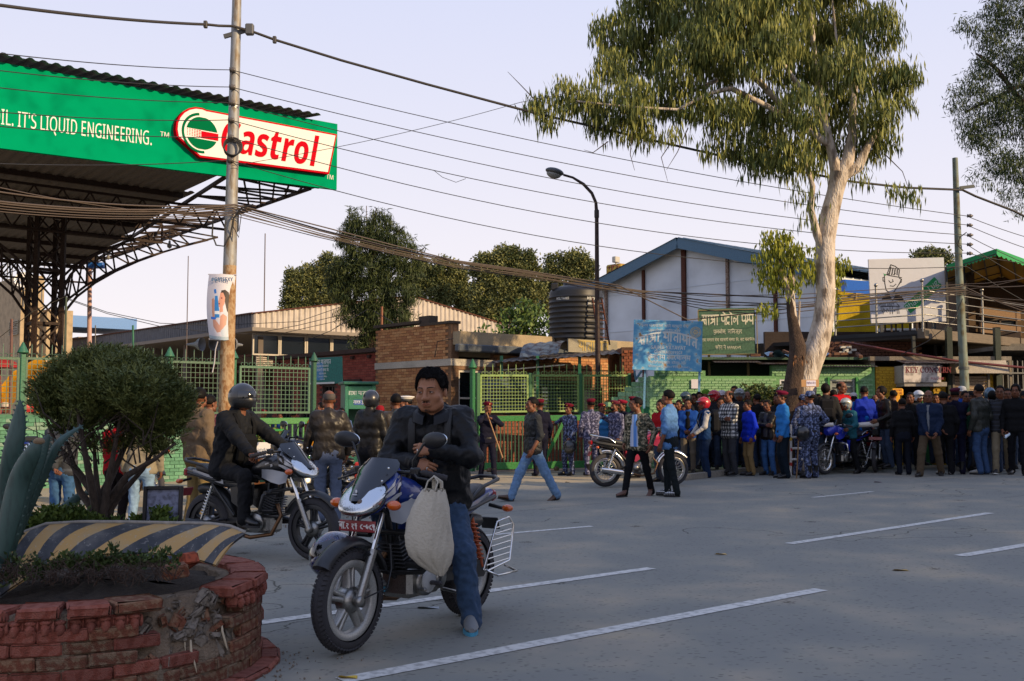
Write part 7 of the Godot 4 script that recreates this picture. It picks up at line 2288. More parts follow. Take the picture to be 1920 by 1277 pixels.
	# tank
	var tk:=loft_t([[v3(0,0.85,-0.06),0.07,0.05,2.4,0.25],[v3(0,0.86,0.0),0.115,0.075,2.4,0.2],[v3(0,0.885,0.12),0.145,0.1,2.5,0.12],[v3(0,0.9,0.24),0.155,0.11,2.5,0.0],[v3(0,0.9,0.33),0.13,0.1,2.4,-0.1],[v3(0,0.9,0.39),0.06,0.05,2.2,-0.2]],28)
	part("tank",tk,o.get("tankm",body),th)
	var cap:=MB.new()
	cap.lathe(R(v3(0,1.0,0.2),RT,0.05),[v2(0.01,-0.01),v2(0.045,-0.01),v2(0.045,0.012),v2(0.03,0.018),v2(0.001,0.018)],16)
	part("filler_cap",cap,steel(),th)
	if o.has("emblem"):
		for sg in [-1.0,1.0]:
			var em:MB=o.emblem.call()
			var bt:=X3(Basis(UP,PI/2*sg),v3(sg*0.157,0.87,0.16))
			for i in em.v.size():
				em.v[i]=bt*em.v[i]
				em.v[i].x=sg*(0.158-0.6*pow(absf(em.v[i].z-0.24),1.6))+(0.003*sg)
			part("tank_emblem",em,o.get("emblem_m",acc),th)
	for sg in [-1.0,1.0]:  # shroud beside the tank
		var sd:=MB.new()
		sd.grid([[v3(sg*0.13,0.78,0.12),v3(sg*0.155,0.86,0.14)],[v3(sg*0.165,0.74,0.26),v3(sg*0.17,0.86,0.28)],[v3(sg*0.17,0.72,0.36),v3(sg*0.165,0.84,0.4)],[v3(sg*0.14,0.74,0.42),v3(sg*0.13,0.82,0.44)]])
		part("tank_shroud",sd,acc if o.get("stripe",false) else body,th)
	# front end, turned by the steering
	var st:=X3(Basis(RT,-0.44),v3(0,0.93,0.34))
	var turn:=st*X3(Basis(UP,o.get("steer",0.0)),ZERO)*st.affine_inverse()
	var fe:=th
	var pt:=func(m:MB)->MB:
		for i in m.v.size():m.v[i]=turn*m.v[i]
		return m
	wheel(fe,turn*T(v3(0,R0,0.65)),R0,wire_rim,rimm,0.085,hi,"front_wheel")
	for sg in [-1.0,1.0]:
		var fk:=MB.new()
		fk.tube([v3(sg*0.085,0.3,0.66),v3(sg*0.085,0.58,0.53)],[0.027,0.028],12)
		fk.lathe(X3(Basis(BK,PI/2),v3(sg*0.085,0.3,0.655)),[v2(0.01,-0.025),v2(0.036,-0.022),v2(0.036,0.022),v2(0.01,0.025)],12)
		part("fork_slider",pt.call(fk),steel(),fe)
		var fs:=MB.new()
		fs.tube([v3(sg*0.085,0.57,0.535),v3(sg*0.085,0.94,0.365)],0.017,10)
		part("fork_tube",pt.call(fs),chrome(),fe)
	var yk:=MB.new()
	for y in [0.0,1.0]:yk.box(R(v3(0,0.8+y*0.13,0.43-y*0.06),RT,-0.44),v3(0.23,0.03,0.07),0.01)
	part("yoke",pt.call(yk),bk,fe)
	var mg:=MB.new()
	mg.torus(X3(Basis(UP,-PI/2),v3(0,R0,0.65)),R0+0.012,0.055,20,8,PI*0.22,PI*0.86,1.15)
	for i in mg.v.size():  # open below:flatten the lower half of the section on to the upper
		var q:=mg.v[i]-v3(0,R0,0.65)
		var rr:=v2(q.y,q.z).length()
		if rr<R0+0.02:
			var k:=(R0+0.02)/rr
			mg.v[i]=v3(mg.v[i].x,R0+q.y*k,0.65+q.z*k)
	for sg in [-1.0,1.0]:mg.bar(v3(sg*0.06,0.56,0.56),v3(sg*0.085,0.54,0.56),0.03,0.05)
	part("front_mudguard",pt.call(mg),o.get("fender",bk),fe)
	var hb:=MB.new()
	hb.tube([v3(0.36,1.0,0.2),v3(0.24,1.03,0.27),v3(0.1,1.03,0.33),v3(0,1.0,0.34),v3(-0.1,1.03,0.33),v3(-0.24,1.03,0.27),v3(-0.36,1.0,0.2)],0.012,8)
	part("handlebar",pt.call(hb),chrome() if wire_rim else bk,fe)
	for sg in [-1.0,1.0]:
		var gp:=MB.new()
		gp.tube([v3(sg*0.25,1.028,0.265),v3(sg*0.385,0.995,0.19)],0.018,10)
		for k in 5:gp.tube([v3(sg*0.27,1.023,0.252).lerp(v3(sg*0.38,0.996,0.193),k/5.0),v3(sg*0.27,1.023,0.252).lerp(v3(sg*0.38,0.996,0.193),k/5.0+0.08)],0.0205,10)
		part("grip",pt.call(gp),rubber(),fe)
		var lv:=MB.new()
		lv.tube([v3(sg*0.22,1.02,0.3),v3(sg*0.26,1.0,0.33),v3(sg*0.38,0.975,0.27),v3(sg*0.4,0.97,0.262)],[0.009,0.009,0.008,0.011],6)
		lv.bx(v3(sg*0.215,1.035,0.285),v3(0.06,0.05,0.05),0.01)
		part("lever",pt.call(lv),bk,fe)
		var sig:=MB.new()
		var sx:float=o.get("sig_w",0.2)
		sig.ball(v3(sg*sx,0.845,0.5),v3(0.05,0.03,0.032),8,12)
		part("indicator",pt.call(sig),mk("amber lens","c4560c",0.2,0.0,{coat=0.9}),fe)
		var sk:=MB.new()
		sk.tube([v3(sg*0.1,0.84,0.47),v3(sg*(sx-0.045),0.845,0.495)],0.013,6)
		part("indicator_stalk",pt.call(sk),bk,fe)
		var rs:=MB.new()
		rs.ball(v3(sg*0.2,0.72,-0.86),v3(0.045,0.026,0.03),8,10)
		part("rear_indicator",rs,mk("amber lens",""),th)
		part("rear_stalk",m_tube([v3(sg*0.06,0.74,-0.84),v3(sg*0.16,0.72,-0.86)],0.014,6),bk,th)
		if o.get("mirror",true):
			var mi:=MB.new()
			mi.tube([v3(sg*0.2,1.04,0.29),v3(sg*0.21,1.1,0.3),v3(sg*0.27,1.2,0.28),v3(sg*0.3,1.22,0.27)],0.008,6)
			part("mirror_stem",pt.call(mi),bk,fe)
			var mh:=MB.new()
			mh.ball(v3(sg*0.34,1.225,0.265),v3(0.095,0.052,0.03),10,16,Basis(UP,-0.1*sg)*Basis(BK,sg*0.1))
			part("mirror_shell",pt.call(mh),bk,fe)
			var mgl:=MB.new()
			mgl.ball(v3(sg*0.34,1.225,0.24),v3(0.088,0.046,0.01),8,16,Basis(UP,-0.1*sg)*Basis(BK,sg*0.1))
			part("mirror_glass",pt.call(mgl),mk("mirror glass","e4e8ea",0.03,1.0),fe)
	# headlamp
	var lens:=mk("headlamp reflector","c9cdd0",0.12,1.0,{bump=noise("flutes",0.02,[[0.0,g(0.0)],[1.0,g(1.0)]],2),scale=v3(16,3,8),bump_h=0.12})
	if o.get("cowl",false):
		var hl:=loft_t([[v3(0,0.9,0.43),0.15,0.12,2.4,-0.55],[v3(0,0.885,0.51),0.156,0.122,2.3,-0.6],[v3(0,0.874,0.56),0.146,0.114,2.2,-0.62],[v3(0,0.864,0.595),0.118,0.092,2.15,-0.64],[v3(0,0.857,0.613),0.068,0.052,2.1,-0.64],[v3(0,0.855,0.617),0.01,0.008,2.0,-0.64]],32)
		part("headlamp",pt.call(hl),lens,fe)
		var bulb:=MB.new()
		bulb.ball(v3(0.04,0.86,0.6),v3(0.022,0.022,0.016),8,10)
		part("bulb_shield",pt.call(bulb),plain("5a4a3e",0.3),fe)
		var bz:=MB.new()
		var bez:=[]
		for k in 33:
			var a:=TAU*k/32
			bez.append(v3(0,0.886,0.508)+Basis(RT,-0.6)*v3(signf(cos(a))*pow(absf(cos(a)),0.87)*0.158,signf(sin(a))*pow(absf(sin(a)),0.87)*0.124,0))
		bz.tube(bez,0.007,6)
		part("headlamp_rim",pt.call(bz),bk,fe)
		var co:=loft_t([[v3(0,0.95,0.31),0.13,0.13,2.6,-0.3],[v3(0,0.93,0.4),0.16,0.13,2.6,-0.36],[v3(0,0.9,0.46),0.163,0.118,2.6,-0.42],[v3(0,0.875,0.505),0.16,0.107,2.5,-0.45]],32)
		part("cowl",pt.call(co),body,fe)
		for sg in [-1.0,1.0]:
			for q in [[0.0,0.022,acc],[0.045,0.012,acc],[-0.06,0.018,acc]]:
				var sm:=MB.new()
				var rws:=[]
				for j in 7:
					var f:=j/6.0
					var z:=lerpf(0.34,0.515,f)
					var y:float=lerpf(0.965,0.89,f)+q[0]*(1.0-f*0.4)
					var hw:=lerpf(0.15,0.1595,f) if f<0.5 else lerpf(0.166,0.1595,f)
					var x:float=sg*(hw+0.004)
					var w:float=q[1]*(1.0-absf(f-0.45)*1.3)
					rws.append([v3(x*(1-2.0*absf(y-w-0.91) ** 2*5),y-w,z),v3(x*(1-2.0*absf(y+w-0.91) ** 2*5),y+w,z)])
				sm.grid(rws)
				part("cowl_stripe",pt.call(sm),q[2],fe)
		var vs:=MB.new()
		var rws:=[]
		for j in 11:
			var f:=j/10.0
			var row:=[]
			var hw:=lerpf(0.03,0.15,pow(f/0.72,0.7)) if f<0.72 else 0.15-0.045*pow((f-0.72)/0.28,2.0)
			for i in 13:
				var s:=(i-6)/6.0
				row.append(v3(-s*hw,lerpf(0.872,1.12,f) - 0.012*s*s*f,lerpf(0.627,0.4,pow(f,0.95)) - (0.05+0.04*f)*s*s*minf(1.0,hw/0.13)))
			rws.append(row)
		vs.grid(rws)
		var vi:=MB.new()
		var rin:=[]
		for r in rws:
			var row:=[]
			for p in r:row.push_front(p-v3(0,0.0,0.006))
			rin.append(row)
		vs.grid(rin)
		part("visor",pt.call(vs),mk("smoked visor","0b0f18",0.22,0.0,{coat=0.6}),fe)
		var vm:=MB.new()
		vm.ball(v3(0,0.925,0.587),v3(0.007,0.012,0.003),6,8)
		vm.bx(v3(0,0.908,0.602),v3(0.03,0.004,0.003))
		part("visor_mark",pt.call(vm),plain("d9dde2"),fe)
		for sg in [-1.0,1.0]:
			var bo:=MB.new()
			bo.ball(v3(sg*0.125,0.985,0.5),ONE*0.008,5,8)
			bo.ball(v3(sg*0.14,1.06,0.455),ONE*0.008,5,8)
			part("visor_screw",pt.call(bo),chrome(),fe)
	else:
		var hl:=MB.new()
		hl.lathe(X3(Basis(RT,PI/2),v3(0,0.88,0.44)),[v2(0.02,-0.08),v2(0.06,-0.06),v2(0.085,0.0),v2(0.09,0.04)],20)
		part("headlamp_shell",pt.call(hl),chrome() if wire_rim else body,fe)
		var hg:=MB.new()
		hg.ball(v3(0,0.88,0.48),v3(0.086,0.086,0.03),8,20)
		part("headlamp",pt.call(hg),lens,fe)
		if o.get("bikini",false):
			var co:=loft_t([[v3(0,0.93,0.33),0.12,0.1,2.4,0.0],[v3(0,0.93,0.44),0.14,0.13,2.4,0.1],[v3(0,0.9,0.52),0.12,0.1,2.3,0.2],[v3(0,0.87,0.575),0.06,0.06,2.2,0.3]],24)
			part("cowl",pt.call(co),body,fe)
			var vz:=MB.new()
			var rws:=[]
			for j in 6:
				var f:=j/5.0
				var row:=[]
				for i in 9:
					var s:=(i-4)/4.0
					row.append(v3(-s*0.12,lerpf(1.0,1.14,f),lerpf(0.5,0.4,f) - 0.05*s*s))
				rws.append(row)
			vz.grid(rws)
			part("visor",pt.call(vz),mk("smoked visor","0b0f18",0.22,0.0,{coat=0.6}),fe)
	var cl:=MB.new()
	cl.bx(v3(0,1.03,0.39),v3(0.2,0.09,0.06),0.02)
	part("instrument_box",pt.call(cl),bk,fe)
	if o.get("front_plate",true):
		var fp:=MB.new()
		fp.box(R(v3(0,0.72,0.575),RT,-0.1),v3(0.27,0.066,0.008),0.003)
		part("number_plate",pt.call(fp),mk("plate red","7d1420",0.4,0.0,{coat=0.3}),fe)
		if hi:
			var tx:=placed(deva("बा.२ २५ ८-७८५",0.036,0.003,0.16),T(v3(0,0.703,0.581)))
			part("plate_lettering",pt.call(tx),plain("d6d2d0"),fe)
	for q in [[0.19,0.33,0.05],[-0.19,0.33,0.05],[0.19,0.36,-0.32],[-0.19,0.36,-0.32]]:
		var fo:=MB.new()
		fo.bx(v3(q[0],q[1],q[2]),v3(0.13,0.025,0.035),0.008)
		fo.bar(v3(signf(q[0])*0.1,q[1]-0.02,q[2]),v3(q[0]-signf(q[0])*0.05,q[1],q[2]),0.02)
		part("footrest",fo,rubber(),th)
	if o.get("leg_guard",false):
		var lg:=MB.new()
		for sg in [-1.0,1.0]:
			lg.tube([v3(0,0.66,0.3),v3(sg*0.2,0.66,0.3),v3(sg*0.29,0.62,0.27),v3(sg*0.3,0.48,0.24),v3(sg*0.22,0.42,0.22),v3(0,0.4,0.22)],0.017,8)
			lg.tube([v3(sg*0.12,0.46,0.23),v3(sg*0.29,0.47,0.235)],0.026,8)
			lg.tube([v3(sg*0.12,0.64,0.29),v3(sg*0.28,0.64,0.28)],0.024,8)
		part("leg_guard",lg,bk if not o.get("chrome_guard",false) else chrome(),th)
	if hi or o.get("sari",false):  # rear side guard of bent rods on the left,and a step
		var sg2:=MB.new()
		for k in 7:
			var y:=0.36+k*0.04
			sg2.tube([v3(0.21,y,-0.56-0.02*k),v3(0.215,y+0.015,-0.86-0.005*k)],0.005,6)
		sg2.tube([v3(0.2,0.33,-0.54),v3(0.21,0.64,-0.7),v3(0.21,0.66,-0.86),v3(0.215,0.6,-0.92),v3(0.215,0.36,-0.86),v3(0.2,0.32,-0.6),v3(0.2,0.33,-0.54)],0.008,6)
		sg2.tube([v3(0.2,0.33,-0.56),v3(0.3,0.3,-0.56),v3(0.31,0.3,-0.8),v3(0.2,0.33,-0.82)],0.008,6)
		part("side_guard",sg2,chrome(),th)
	if hi:
		var cb:=MB.new()
		cb.tube([v3(-0.12,1.02,0.3),v3(-0.16,0.86,0.42),v3(-0.11,0.6,0.48),v3(-0.1,0.4,0.58),v3(-0.09,0.32,0.65)],0.005,6)
		cb.tube([v3(0.12,1.02,0.3),v3(0.15,0.9,0.36),v3(0.09,0.76,0.3),v3(0.05,0.6,0.25)],0.006,6)
		cb.tube([v3(0.06,1.0,0.36),v3(0.13,0.93,0.38),v3(0.1,0.85,0.32),v3(0.06,0.8,0.2)],0.005,6)
		cb.tube([v3(0.1,0.31,0.65),v3(0.17,0.36,0.5),v3(0.14,0.46,0.42),v3(0.1,0.6,0.38)],0.005,6)
		part("cable",cb,bk,th)
		var gs:=MB.new()
		gs.bar(v3(0.13,0.3,0.12),v3(0.15,0.3,-0.02),0.02)
		gs.bx(v3(0.17,0.3,0.14),v3(0.06,0.02,0.03),0.006)
		gs.tube([v3(0.12,0.26,-0.15),v3(0.2,0.2,-0.34)],0.012,8)
		part("gear_lever",gs,steel(),th)
		var ec:=MB.new()
		ec.lathe(X3(Basis(BK,-PI/2),v3(0.16,0.34,0.06)),[v2(0.06,-0.01),v2(0.075,0.0),v2(0.07,0.012),v2(0.03,0.016),v2(0.001,0.016)],24)
		part("engine_cover",ec,plain("9d9f9f",0.4),th)
		var chn:=MB.new()
		chn.prism(X3(Basis(UP,PI/2),v3(0.12,0.33,-0.4)),[v2(-0.3,-0.02),v2(0.25,-0.06),v2(0.3,0.0),v2(0.25,0.06),v2(-0.3,0.05)],0.03)
		part("chain_case",chn,bk,th)
	return th

func honda_wing()->MB:
	var m:=MB.new()
	for k in 4:stroke(m,v2(-0.05+k*0.012,-0.03+k*0.016),v2(0.05,0.0+k*0.016),0.01,0.004)
	return m
func z_mark()->MB:
	var m:=MB.new()
	stroke(m,v2(-0.06,0.05),v2(0.09,0.06),0.02,0.004)
	stroke(m,v2(0.08,0.055),v2(-0.1,-0.03),0.022,0.004)
	stroke(m,v2(-0.11,-0.035),v2(0.07,-0.035),0.02,0.004)
	return m
func swoosh()->MB:
	var m:=MB.new()
	stroke(m,v2(-0.1,-0.02),v2(0.1,0.03),0.025,0.004)
	stroke(m,v2(-0.1,0.01),v2(0.06,0.05),0.012,0.004)
	return m

func vehicles():
	rng.seed=50
	var blue:=gloss("12307c")
	var silver:=mk("silver paint","a9adb6",0.35,0.5,{coat=0.8})
	bike("blue_motorcycle","blue and silver motorcycle with smoked visor, nearest to the viewer",v3(-0.96,-0.01,-6.19),v3(-0.5,0,0.866),{hi=true,body=blue,accent=silver,cowl=true,stripe=true,leg_guard=true,fender=mk("dusty black","222326",0.4,0.0,{tex=noise("worn",0.05,[])}),shock=mk("orange spring","a8502a",0.4),emblem=swoosh,emblem_m=silver,sig_w=0.215,rim=mk("alloy","b9b9b5",0.42,0.5,{tex=grain(),scale=5.0})})
	bike("black_motorcycle","black motorcycle ridden by the man in the black helmet",v3(-1.89,-0.02,-10.02),v3(0.9,0,0.44),{hi=false,cowl=true,mirror=false,body=gloss("17181b"),accent=silver,stripe=true,emblem=swoosh,emblem_m=silver,rim=bk_rim(),leg_guard=true,front_plate=false})
	bike("old_red_motorcycle","old motorcycle with pink-red tank, chrome guards and wire wheels",v3(2.96,0,-19.25),v3(0.97,0,-0.22),{wire=true,tailm=black(),body=gloss("8a1c3c"),accent=chrome(),fender=chrome(),grab=chrome(),rim=chrome(),mirror=false,dark=false,front_plate=false})
	bike("bright_blue_motorcycle","bright blue motorcycle with a white mark on its tank, under the teal rider",v3(6.54,0.07,-21.88),v3(-0.8,0,0.6),{body=gloss("1c2ca0"),accent=silver,emblem=z_mark,emblem_m=silver,leg_guard=true,chrome_guard=true,bikini=true,sari=true,rim=chrome(),grab=chrome(),front_plate=false,wire=true})
	bike("black_alloy_motorcycle","black motorcycle with red plate parked behind the bright blue one",v3(7.79,0.08,-22.42),v3(-0.45,0,0.89),{body=gloss("1a1a1d"),bikini=true,rim=bk_rim()})
	bike("black_tank_motorcycle","black motorcycle with a silver wing on its tank, parked by the gate leaf",v3(-3.65,0,-15.6),v3(-0.82,0,0.57),{body=gloss("15161a"),accent=silver,bikini=true,emblem=honda_wing,emblem_m=silver,rim=bk_rim(),front_plate=false})
	bike("parked_motorcycle","dark motorcycle with alloy wheels behind the man in the leather jacket",v3(-2.2,0,-15.9),v3(-0.6,0,-0.8),{body=gloss("1d1f22"),rim=bk_rim(),grab=chrome(),front_plate=false})
	bike("left_edge_motorcycle","motorcycle with white forks and blue mudguard at the far left",v3(-7.54,-0.08,-16.34),v3(0.35,0,0.94),{body=gloss("1c3aa0"),fender=plain("c9c9cc"),rim=chrome(),wire=true,front_plate=false})
	bike("queued_motorcycle","black motorcycle standing in the queue between two dark jackets",v3(9.84,0.1,-22.45),v3(-0.1,0,1.0),{body=gloss("1a1a1d"),rim=bk_rim()})
	bike("crowd_motorcycle","black motorcycle with a round lamp behind the man in the blue denim shirt",v3(3.8,0.04,-23.09),v3(-0.55,0,0.83),{body=gloss("1b1b1e"),rim=bk_rim(),front_plate=false})
	bike("juniper_motorcycle","chrome-forked motorcycle half hidden behind the juniper",v3(-5.3,0,-15.6),v3(0.6,0,0.8),{body=gloss("3a3d42"),wire=true,rim=chrome(),front_plate=false})
	# things hung on the nearest motorcycle
	var bag:=thing("cloth_bag","cream cotton shopping bag hanging from the nearest handlebar","bag",Transform3D())
	var bm:=MB.new()
	var rows:=[]
	var bc:=v3(-0.48,0.69,-6.12)
	for q in [[922,0.06,0.05,812],[935,0.075,0.06,809],[955,0.1,0.075,807],[980,0.118,0.085,804],[1005,0.13,0.09,803],[1025,0.132,0.09,804],[1040,0.118,0.085,807],[1055,0.085,0.06,814],[1066,0.05,0.04,820],[1075,0.015,0.015,825]]:
		var row:=[]
		var y:float=bc.y+(1000.0-q[0])*6.12/1950.0
		var x:float=bc.x+(q[3]-805.0)*6.12/1950.0
		for k in 36:
			var a:=-TAU*k/36
			var w:=1.0+0.05*sin(k*2.0+q[0]*0.03)*sin(k*0.7+q[0]*0.08)+0.035*sin(k*3.1-q[0]*0.11)
			row.append(v3(x+cos(a)*q[1]*w,y+0.008*sin(k*1.7),bc.z+sin(a)*q[2]*w))
		rows.push_front(row)
	bm.grid(rows,true,true)
	wrinkle(bm,0.012,13.0,2.0)
	wrinkle(bm,0.006,30.0,5.0)
	part("sack",bm,mk("cotton","c9c1b0",0.9,0.0,{tex=weave(),scale=6.0,bump=folds(),bump_h=0.4,back=Color(0.2,0.19,0.15)}),bag)
	for q in [[797,812],[816,826]]:
		part("handle",m_tube([v3(bc.x+(q[0]-805.0)*0.00314,bc.y+78*0.00314,bc.z+0.05),v3(bc.x+(q[0]-800.0)*0.00314,bc.y+95*0.00314,bc.z+0.035),v3(bc.x+0.02,bc.y+103*0.00314,bc.z+0.0),v3(bc.x+(q[1]-805.0)*0.00314,bc.y+92*0.00314,bc.z-0.03),v3(bc.x+(q[1]-805.0)*0.00314,bc.y+76*0.00314,bc.z-0.04)],0.012,6,true,0.4),mk("cotton",""),bag)
	var hl:=thing("patterned_helmet","dark blue full-face helmet with swirling graphics hanging beside the front wheel","helmet",X3(Basis(UP,-0.9)*Basis(BK,0.5),v3(-1.11,0.49,-6.62)))
	helmet(hl,mk("swirl paint",Color.WHITE,0.25,0.0,{coat=0.9,tex=noise("swirl",0.014,[[0.0,C("0b1230")],[0.5,C("101a44")],[0.56,C("8a97c0")],[0.6,C("1a2450")],[0.72,C("101838")],[0.78,C("a03a4a")],[0.82,C("10183a")]],3),scale=3.2}),0.155,true)
	# a red box on the parked machine
	tag(part("red_box",m_bx(v3(-2.09,0.53,-15.3),v3(0.4,0.24,0.22),0.015),plain("a8281c",0.5)),"plain red box carried on the parked motorcycle's seat","box")

func bk_rim()->Material:return mk("black alloy","27282b",0.45,0.3)

# full-face (or open) helmet: parts added under parent, centred on the head
func helmet(parent:Node3D,mat:Material,r:float,full:bool,visor:="101317"):
	var m:=MB.new()
	var rows:=[]
	for j in 17:
		var th:=PI*j/16.0
		var row:=[]
		for k in 28:
			var a:=-TAU*k/28
			var p:=v3(sin(th)*cos(a),-cos(th),sin(th)*sin(a))
			var s:=v3(0.88,1.0,1.06)
			var q:=p*s*r
			if p.y<-0.2:q.y=maxf(q.y,-0.8*r); 
			if full and p.z>0.35 and p.y<-0.15:q.z *= 1.12   # chin bar
			if not full and p.z>0.2 and p.y<0.05:q *= 0.72+0.0
			row.append(q)
		rows.append(row)
	m.grid(rows,true)
	part("helmet_shell",m,mat,parent)
	if full:
		var v:=MB.new()
		var vr:=[]
		for j in 7:
			var row:=[]
			for k in 15:
				var a:=lerpf(-1.25,1.25,k/14.0)
				var y:=lerpf(-0.12,0.42,j/6.0)
				var rr:=sqrt(maxf(1.0-y*y,0.0))*1.02
				row.append(v3(sin(a)*rr*0.9,y,cos(a)*rr*1.08)*r)
			vr.append(row)
		v.grid(vr)
		part("helmet_visor",v,mk("visor "+visor,visor,0.1,0.0,{coat=1.0}),parent)
	else:
		var pk:=MB.new()
		var pr:=[]
		for j in 4:
			var row:=[]
			for k in 9:
				var a:=lerpf(-0.9,0.9,k/8.0)
				var f:=j/3.0
				row.append(v3(sin(a)*0.9,0.32-0.12*f,cos(a)*(1.0+0.4*f*cos(a)))*r)
			pr.append(row)
		pk.grid(pr)
		part("helmet_peak",pk,mk("visor "+visor,visor,0.1,0.0,{coat=1.0}),parent)

# ---- figures: +z forward, +x the figure's left, feet on y = 0 -------------------------------
# a smooth union of tapered capsules [a, b, ra, rb] and ellipsoids [centre, radii], meshed as surface nets
func nets(prims:Array,cell:float,k:float,floor_y:=-9.0,cut_y:=9.0)->MB:
	var lo:=ONE*1e9
	var hi:=-lo
	for p in prims:
		if p.size()==2:
			lo=lo.min(p[0]-p[1]); hi=hi.max(p[0]+p[1])
		else:
			var r:=ONE*maxf(p[2],p[3])
			lo=lo.min(p[0]-r).min(p[1]-r); hi=hi.max(p[0]+r).max(p[1]+r)
	lo-=ONE*cell*2.5; hi+=ONE*cell*2.5
	var nx:=int((hi.x-lo.x)/cell)+2
	var ny:=int((hi.y-lo.y)/cell)+2
	var nz:=int((hi.z-lo.z)/cell)+2
	var f:=PackedFloat32Array()
	f.resize(nx*ny*nz)
	f.fill(1.0)
	for p in prims:
		var ell:bool=p.size()==2
		var a:Vector3=p[0]
		var b:Vector3=p[1]
		var pad:=k+cell*2.2
		var plo:=(a-b if ell else a.min(b) - ONE*maxf(p[2],p[3])) - ONE*pad-lo
		var phi:=(a+b if ell else a.max(b)+ONE*maxf(p[2],p[3]))+ONE*pad-lo
		var x0:=maxi(0,int(plo.x/cell)); var x1:=mini(nx-1,int(phi.x/cell)+1)
		var y0:=maxi(0,int(plo.y/cell)); var y1:=mini(ny-1,int(phi.y/cell)+1)
		var z0:=maxi(0,int(plo.z/cell)); var z1:=mini(nz-1,int(phi.z/cell)+1)
		var ab:=ZERO if ell else b-a
		var inv:=0.0 if ell or ab.length_squared()<1e-9 else 1.0/ab.length_squared()
		var ra:float=0.0 if ell else p[2]
		var dr:float=0.0 if ell else p[3]-p[2]
		var mr:=minf(b.x,minf(b.y,b.z)) if ell else 0.0
		var ri:=v3(1.0/b.x,1.0/b.y,1.0/b.z) if ell else ZERO
		for z in range(z0,z1+1):
			for y in range(y0,y1+1):
				var i:=(z*ny+y)*nx+x0
				var q:=lo+v3(x0,y,z)*cell-a
				for x in range(x0,x1+1):
					var d:float
					if ell:d=((q*ri).length() - 1.0)*mr
					else:
						var t:=clampf(q.dot(ab)*inv,0.0,1.0)
						d=(q-ab*t).length() - ra-dr*t
					var o:=f[i]
					var e:=k-absf(o-d)
					f[i]=minf(o,d) if e<=0.0 else minf(o,d) - e*e*0.25/k
					i+=1
					q.x+=cell
	if floor_y>-8.0 or cut_y<8.0:
		for z in nz:
			for y in ny:
				var yy:=lo.y+y*cell
				if yy>floor_y+cell*2 and yy<cut_y-cell*2:continue
				var c:=maxf(floor_y-yy,yy-cut_y)
				for x in nx:
					var i:=(z*ny+y)*nx+x
					if f[i]<c:f[i]=c
	var m:=MB.new()
	var vid:=PackedInt32Array()
	vid.resize(nx*ny*nz)
	vid.fill(-1)
	var lim:=cell*1.9
	var sy:=nx
	var sz:=nx*ny
	for z in nz-1:
		for y in ny-1:
			var i:=z*sz+y*sy
			for x in nx-1:
				if absf(f[i])<lim:
					var c0:=f[i]; var c1:=f[i+1]; var c2:=f[i+sy]; var c3:=f[i+sy+1]
					var c4:=f[i+sz]; var c5:=f[i+sz+1]; var c6:=f[i+sz+sy]; var c7:=f[i+sz+sy+1]
					var neg:=int(c0<0)+int(c1<0)+int(c2<0)+int(c3<0)+int(c4<0)+int(c5<0)+int(c6<0)+int(c7<0)
					if neg>0 and neg<8:
						var s:=ZERO
						var n:=0
						if (c0<0)!=(c1<0):s+=v3(c0/(c0-c1),0,0); n+=1
						if (c2<0)!=(c3<0):s+=v3(c2/(c2-c3),1,0); n+=1
						if (c4<0)!=(c5<0):s+=v3(c4/(c4-c5),0,1); n+=1
						if (c6<0)!=(c7<0):s+=v3(c6/(c6-c7),1,1); n+=1
						if (c0<0)!=(c2<0):s+=v3(0,c0/(c0-c2),0); n+=1
						if (c1<0)!=(c3<0):s+=v3(1,c1/(c1-c3),0); n+=1
						if (c4<0)!=(c6<0):s+=v3(0,c4/(c4-c6),1); n+=1
						if (c5<0)!=(c7<0):s+=v3(1,c5/(c5-c7),1); n+=1
						if (c0<0)!=(c4<0):s+=v3(0,0,c0/(c0-c4)); n+=1
						if (c1<0)!=(c5<0):s+=v3(1,0,c1/(c1-c5)); n+=1
						if (c2<0)!=(c6<0):s+=v3(0,1,c2/(c2-c6)); n+=1
						if (c3<0)!=(c7<0):s+=v3(1,1,c3/(c3-c7)); n+=1
						vid[i]=m.v.size()
						m.v.append(lo+(v3(x,y,z)+s/n)*cell)
				i+=1
	for z in range(1,nz-1):
		for y in range(1,ny-1):
			var i:=z*sz+y*sy+1
			for x in range(1,nx-1):
				var c:=f[i]
				if absf(c)<lim:
					if (c<0)!=(f[i+1]<0):face(m,vid[i-sy-sz],vid[i-sz],vid[i],vid[i-sy],c<0)
					if (c<0)!=(f[i+sy]<0):face(m,vid[i-1-sz],vid[i-1],vid[i],vid[i-sz],c<0)
					if (c<0)!=(f[i+sz]<0):face(m,vid[i-1-sy],vid[i-sy],vid[i],vid[i-1],c<0)
				i+=1
	return m
func face(m:MB,a:int,b:int,c:int,d:int,out:bool):
	if a<0 or b<0 or c<0 or d<0:return
	if out:m.ix.append_array(PackedInt32Array([a,c,b,a,d,c]))
	else:m.ix.append_array(PackedInt32Array([a,b,c,a,c,d]))

var crease:FastNoiseLite
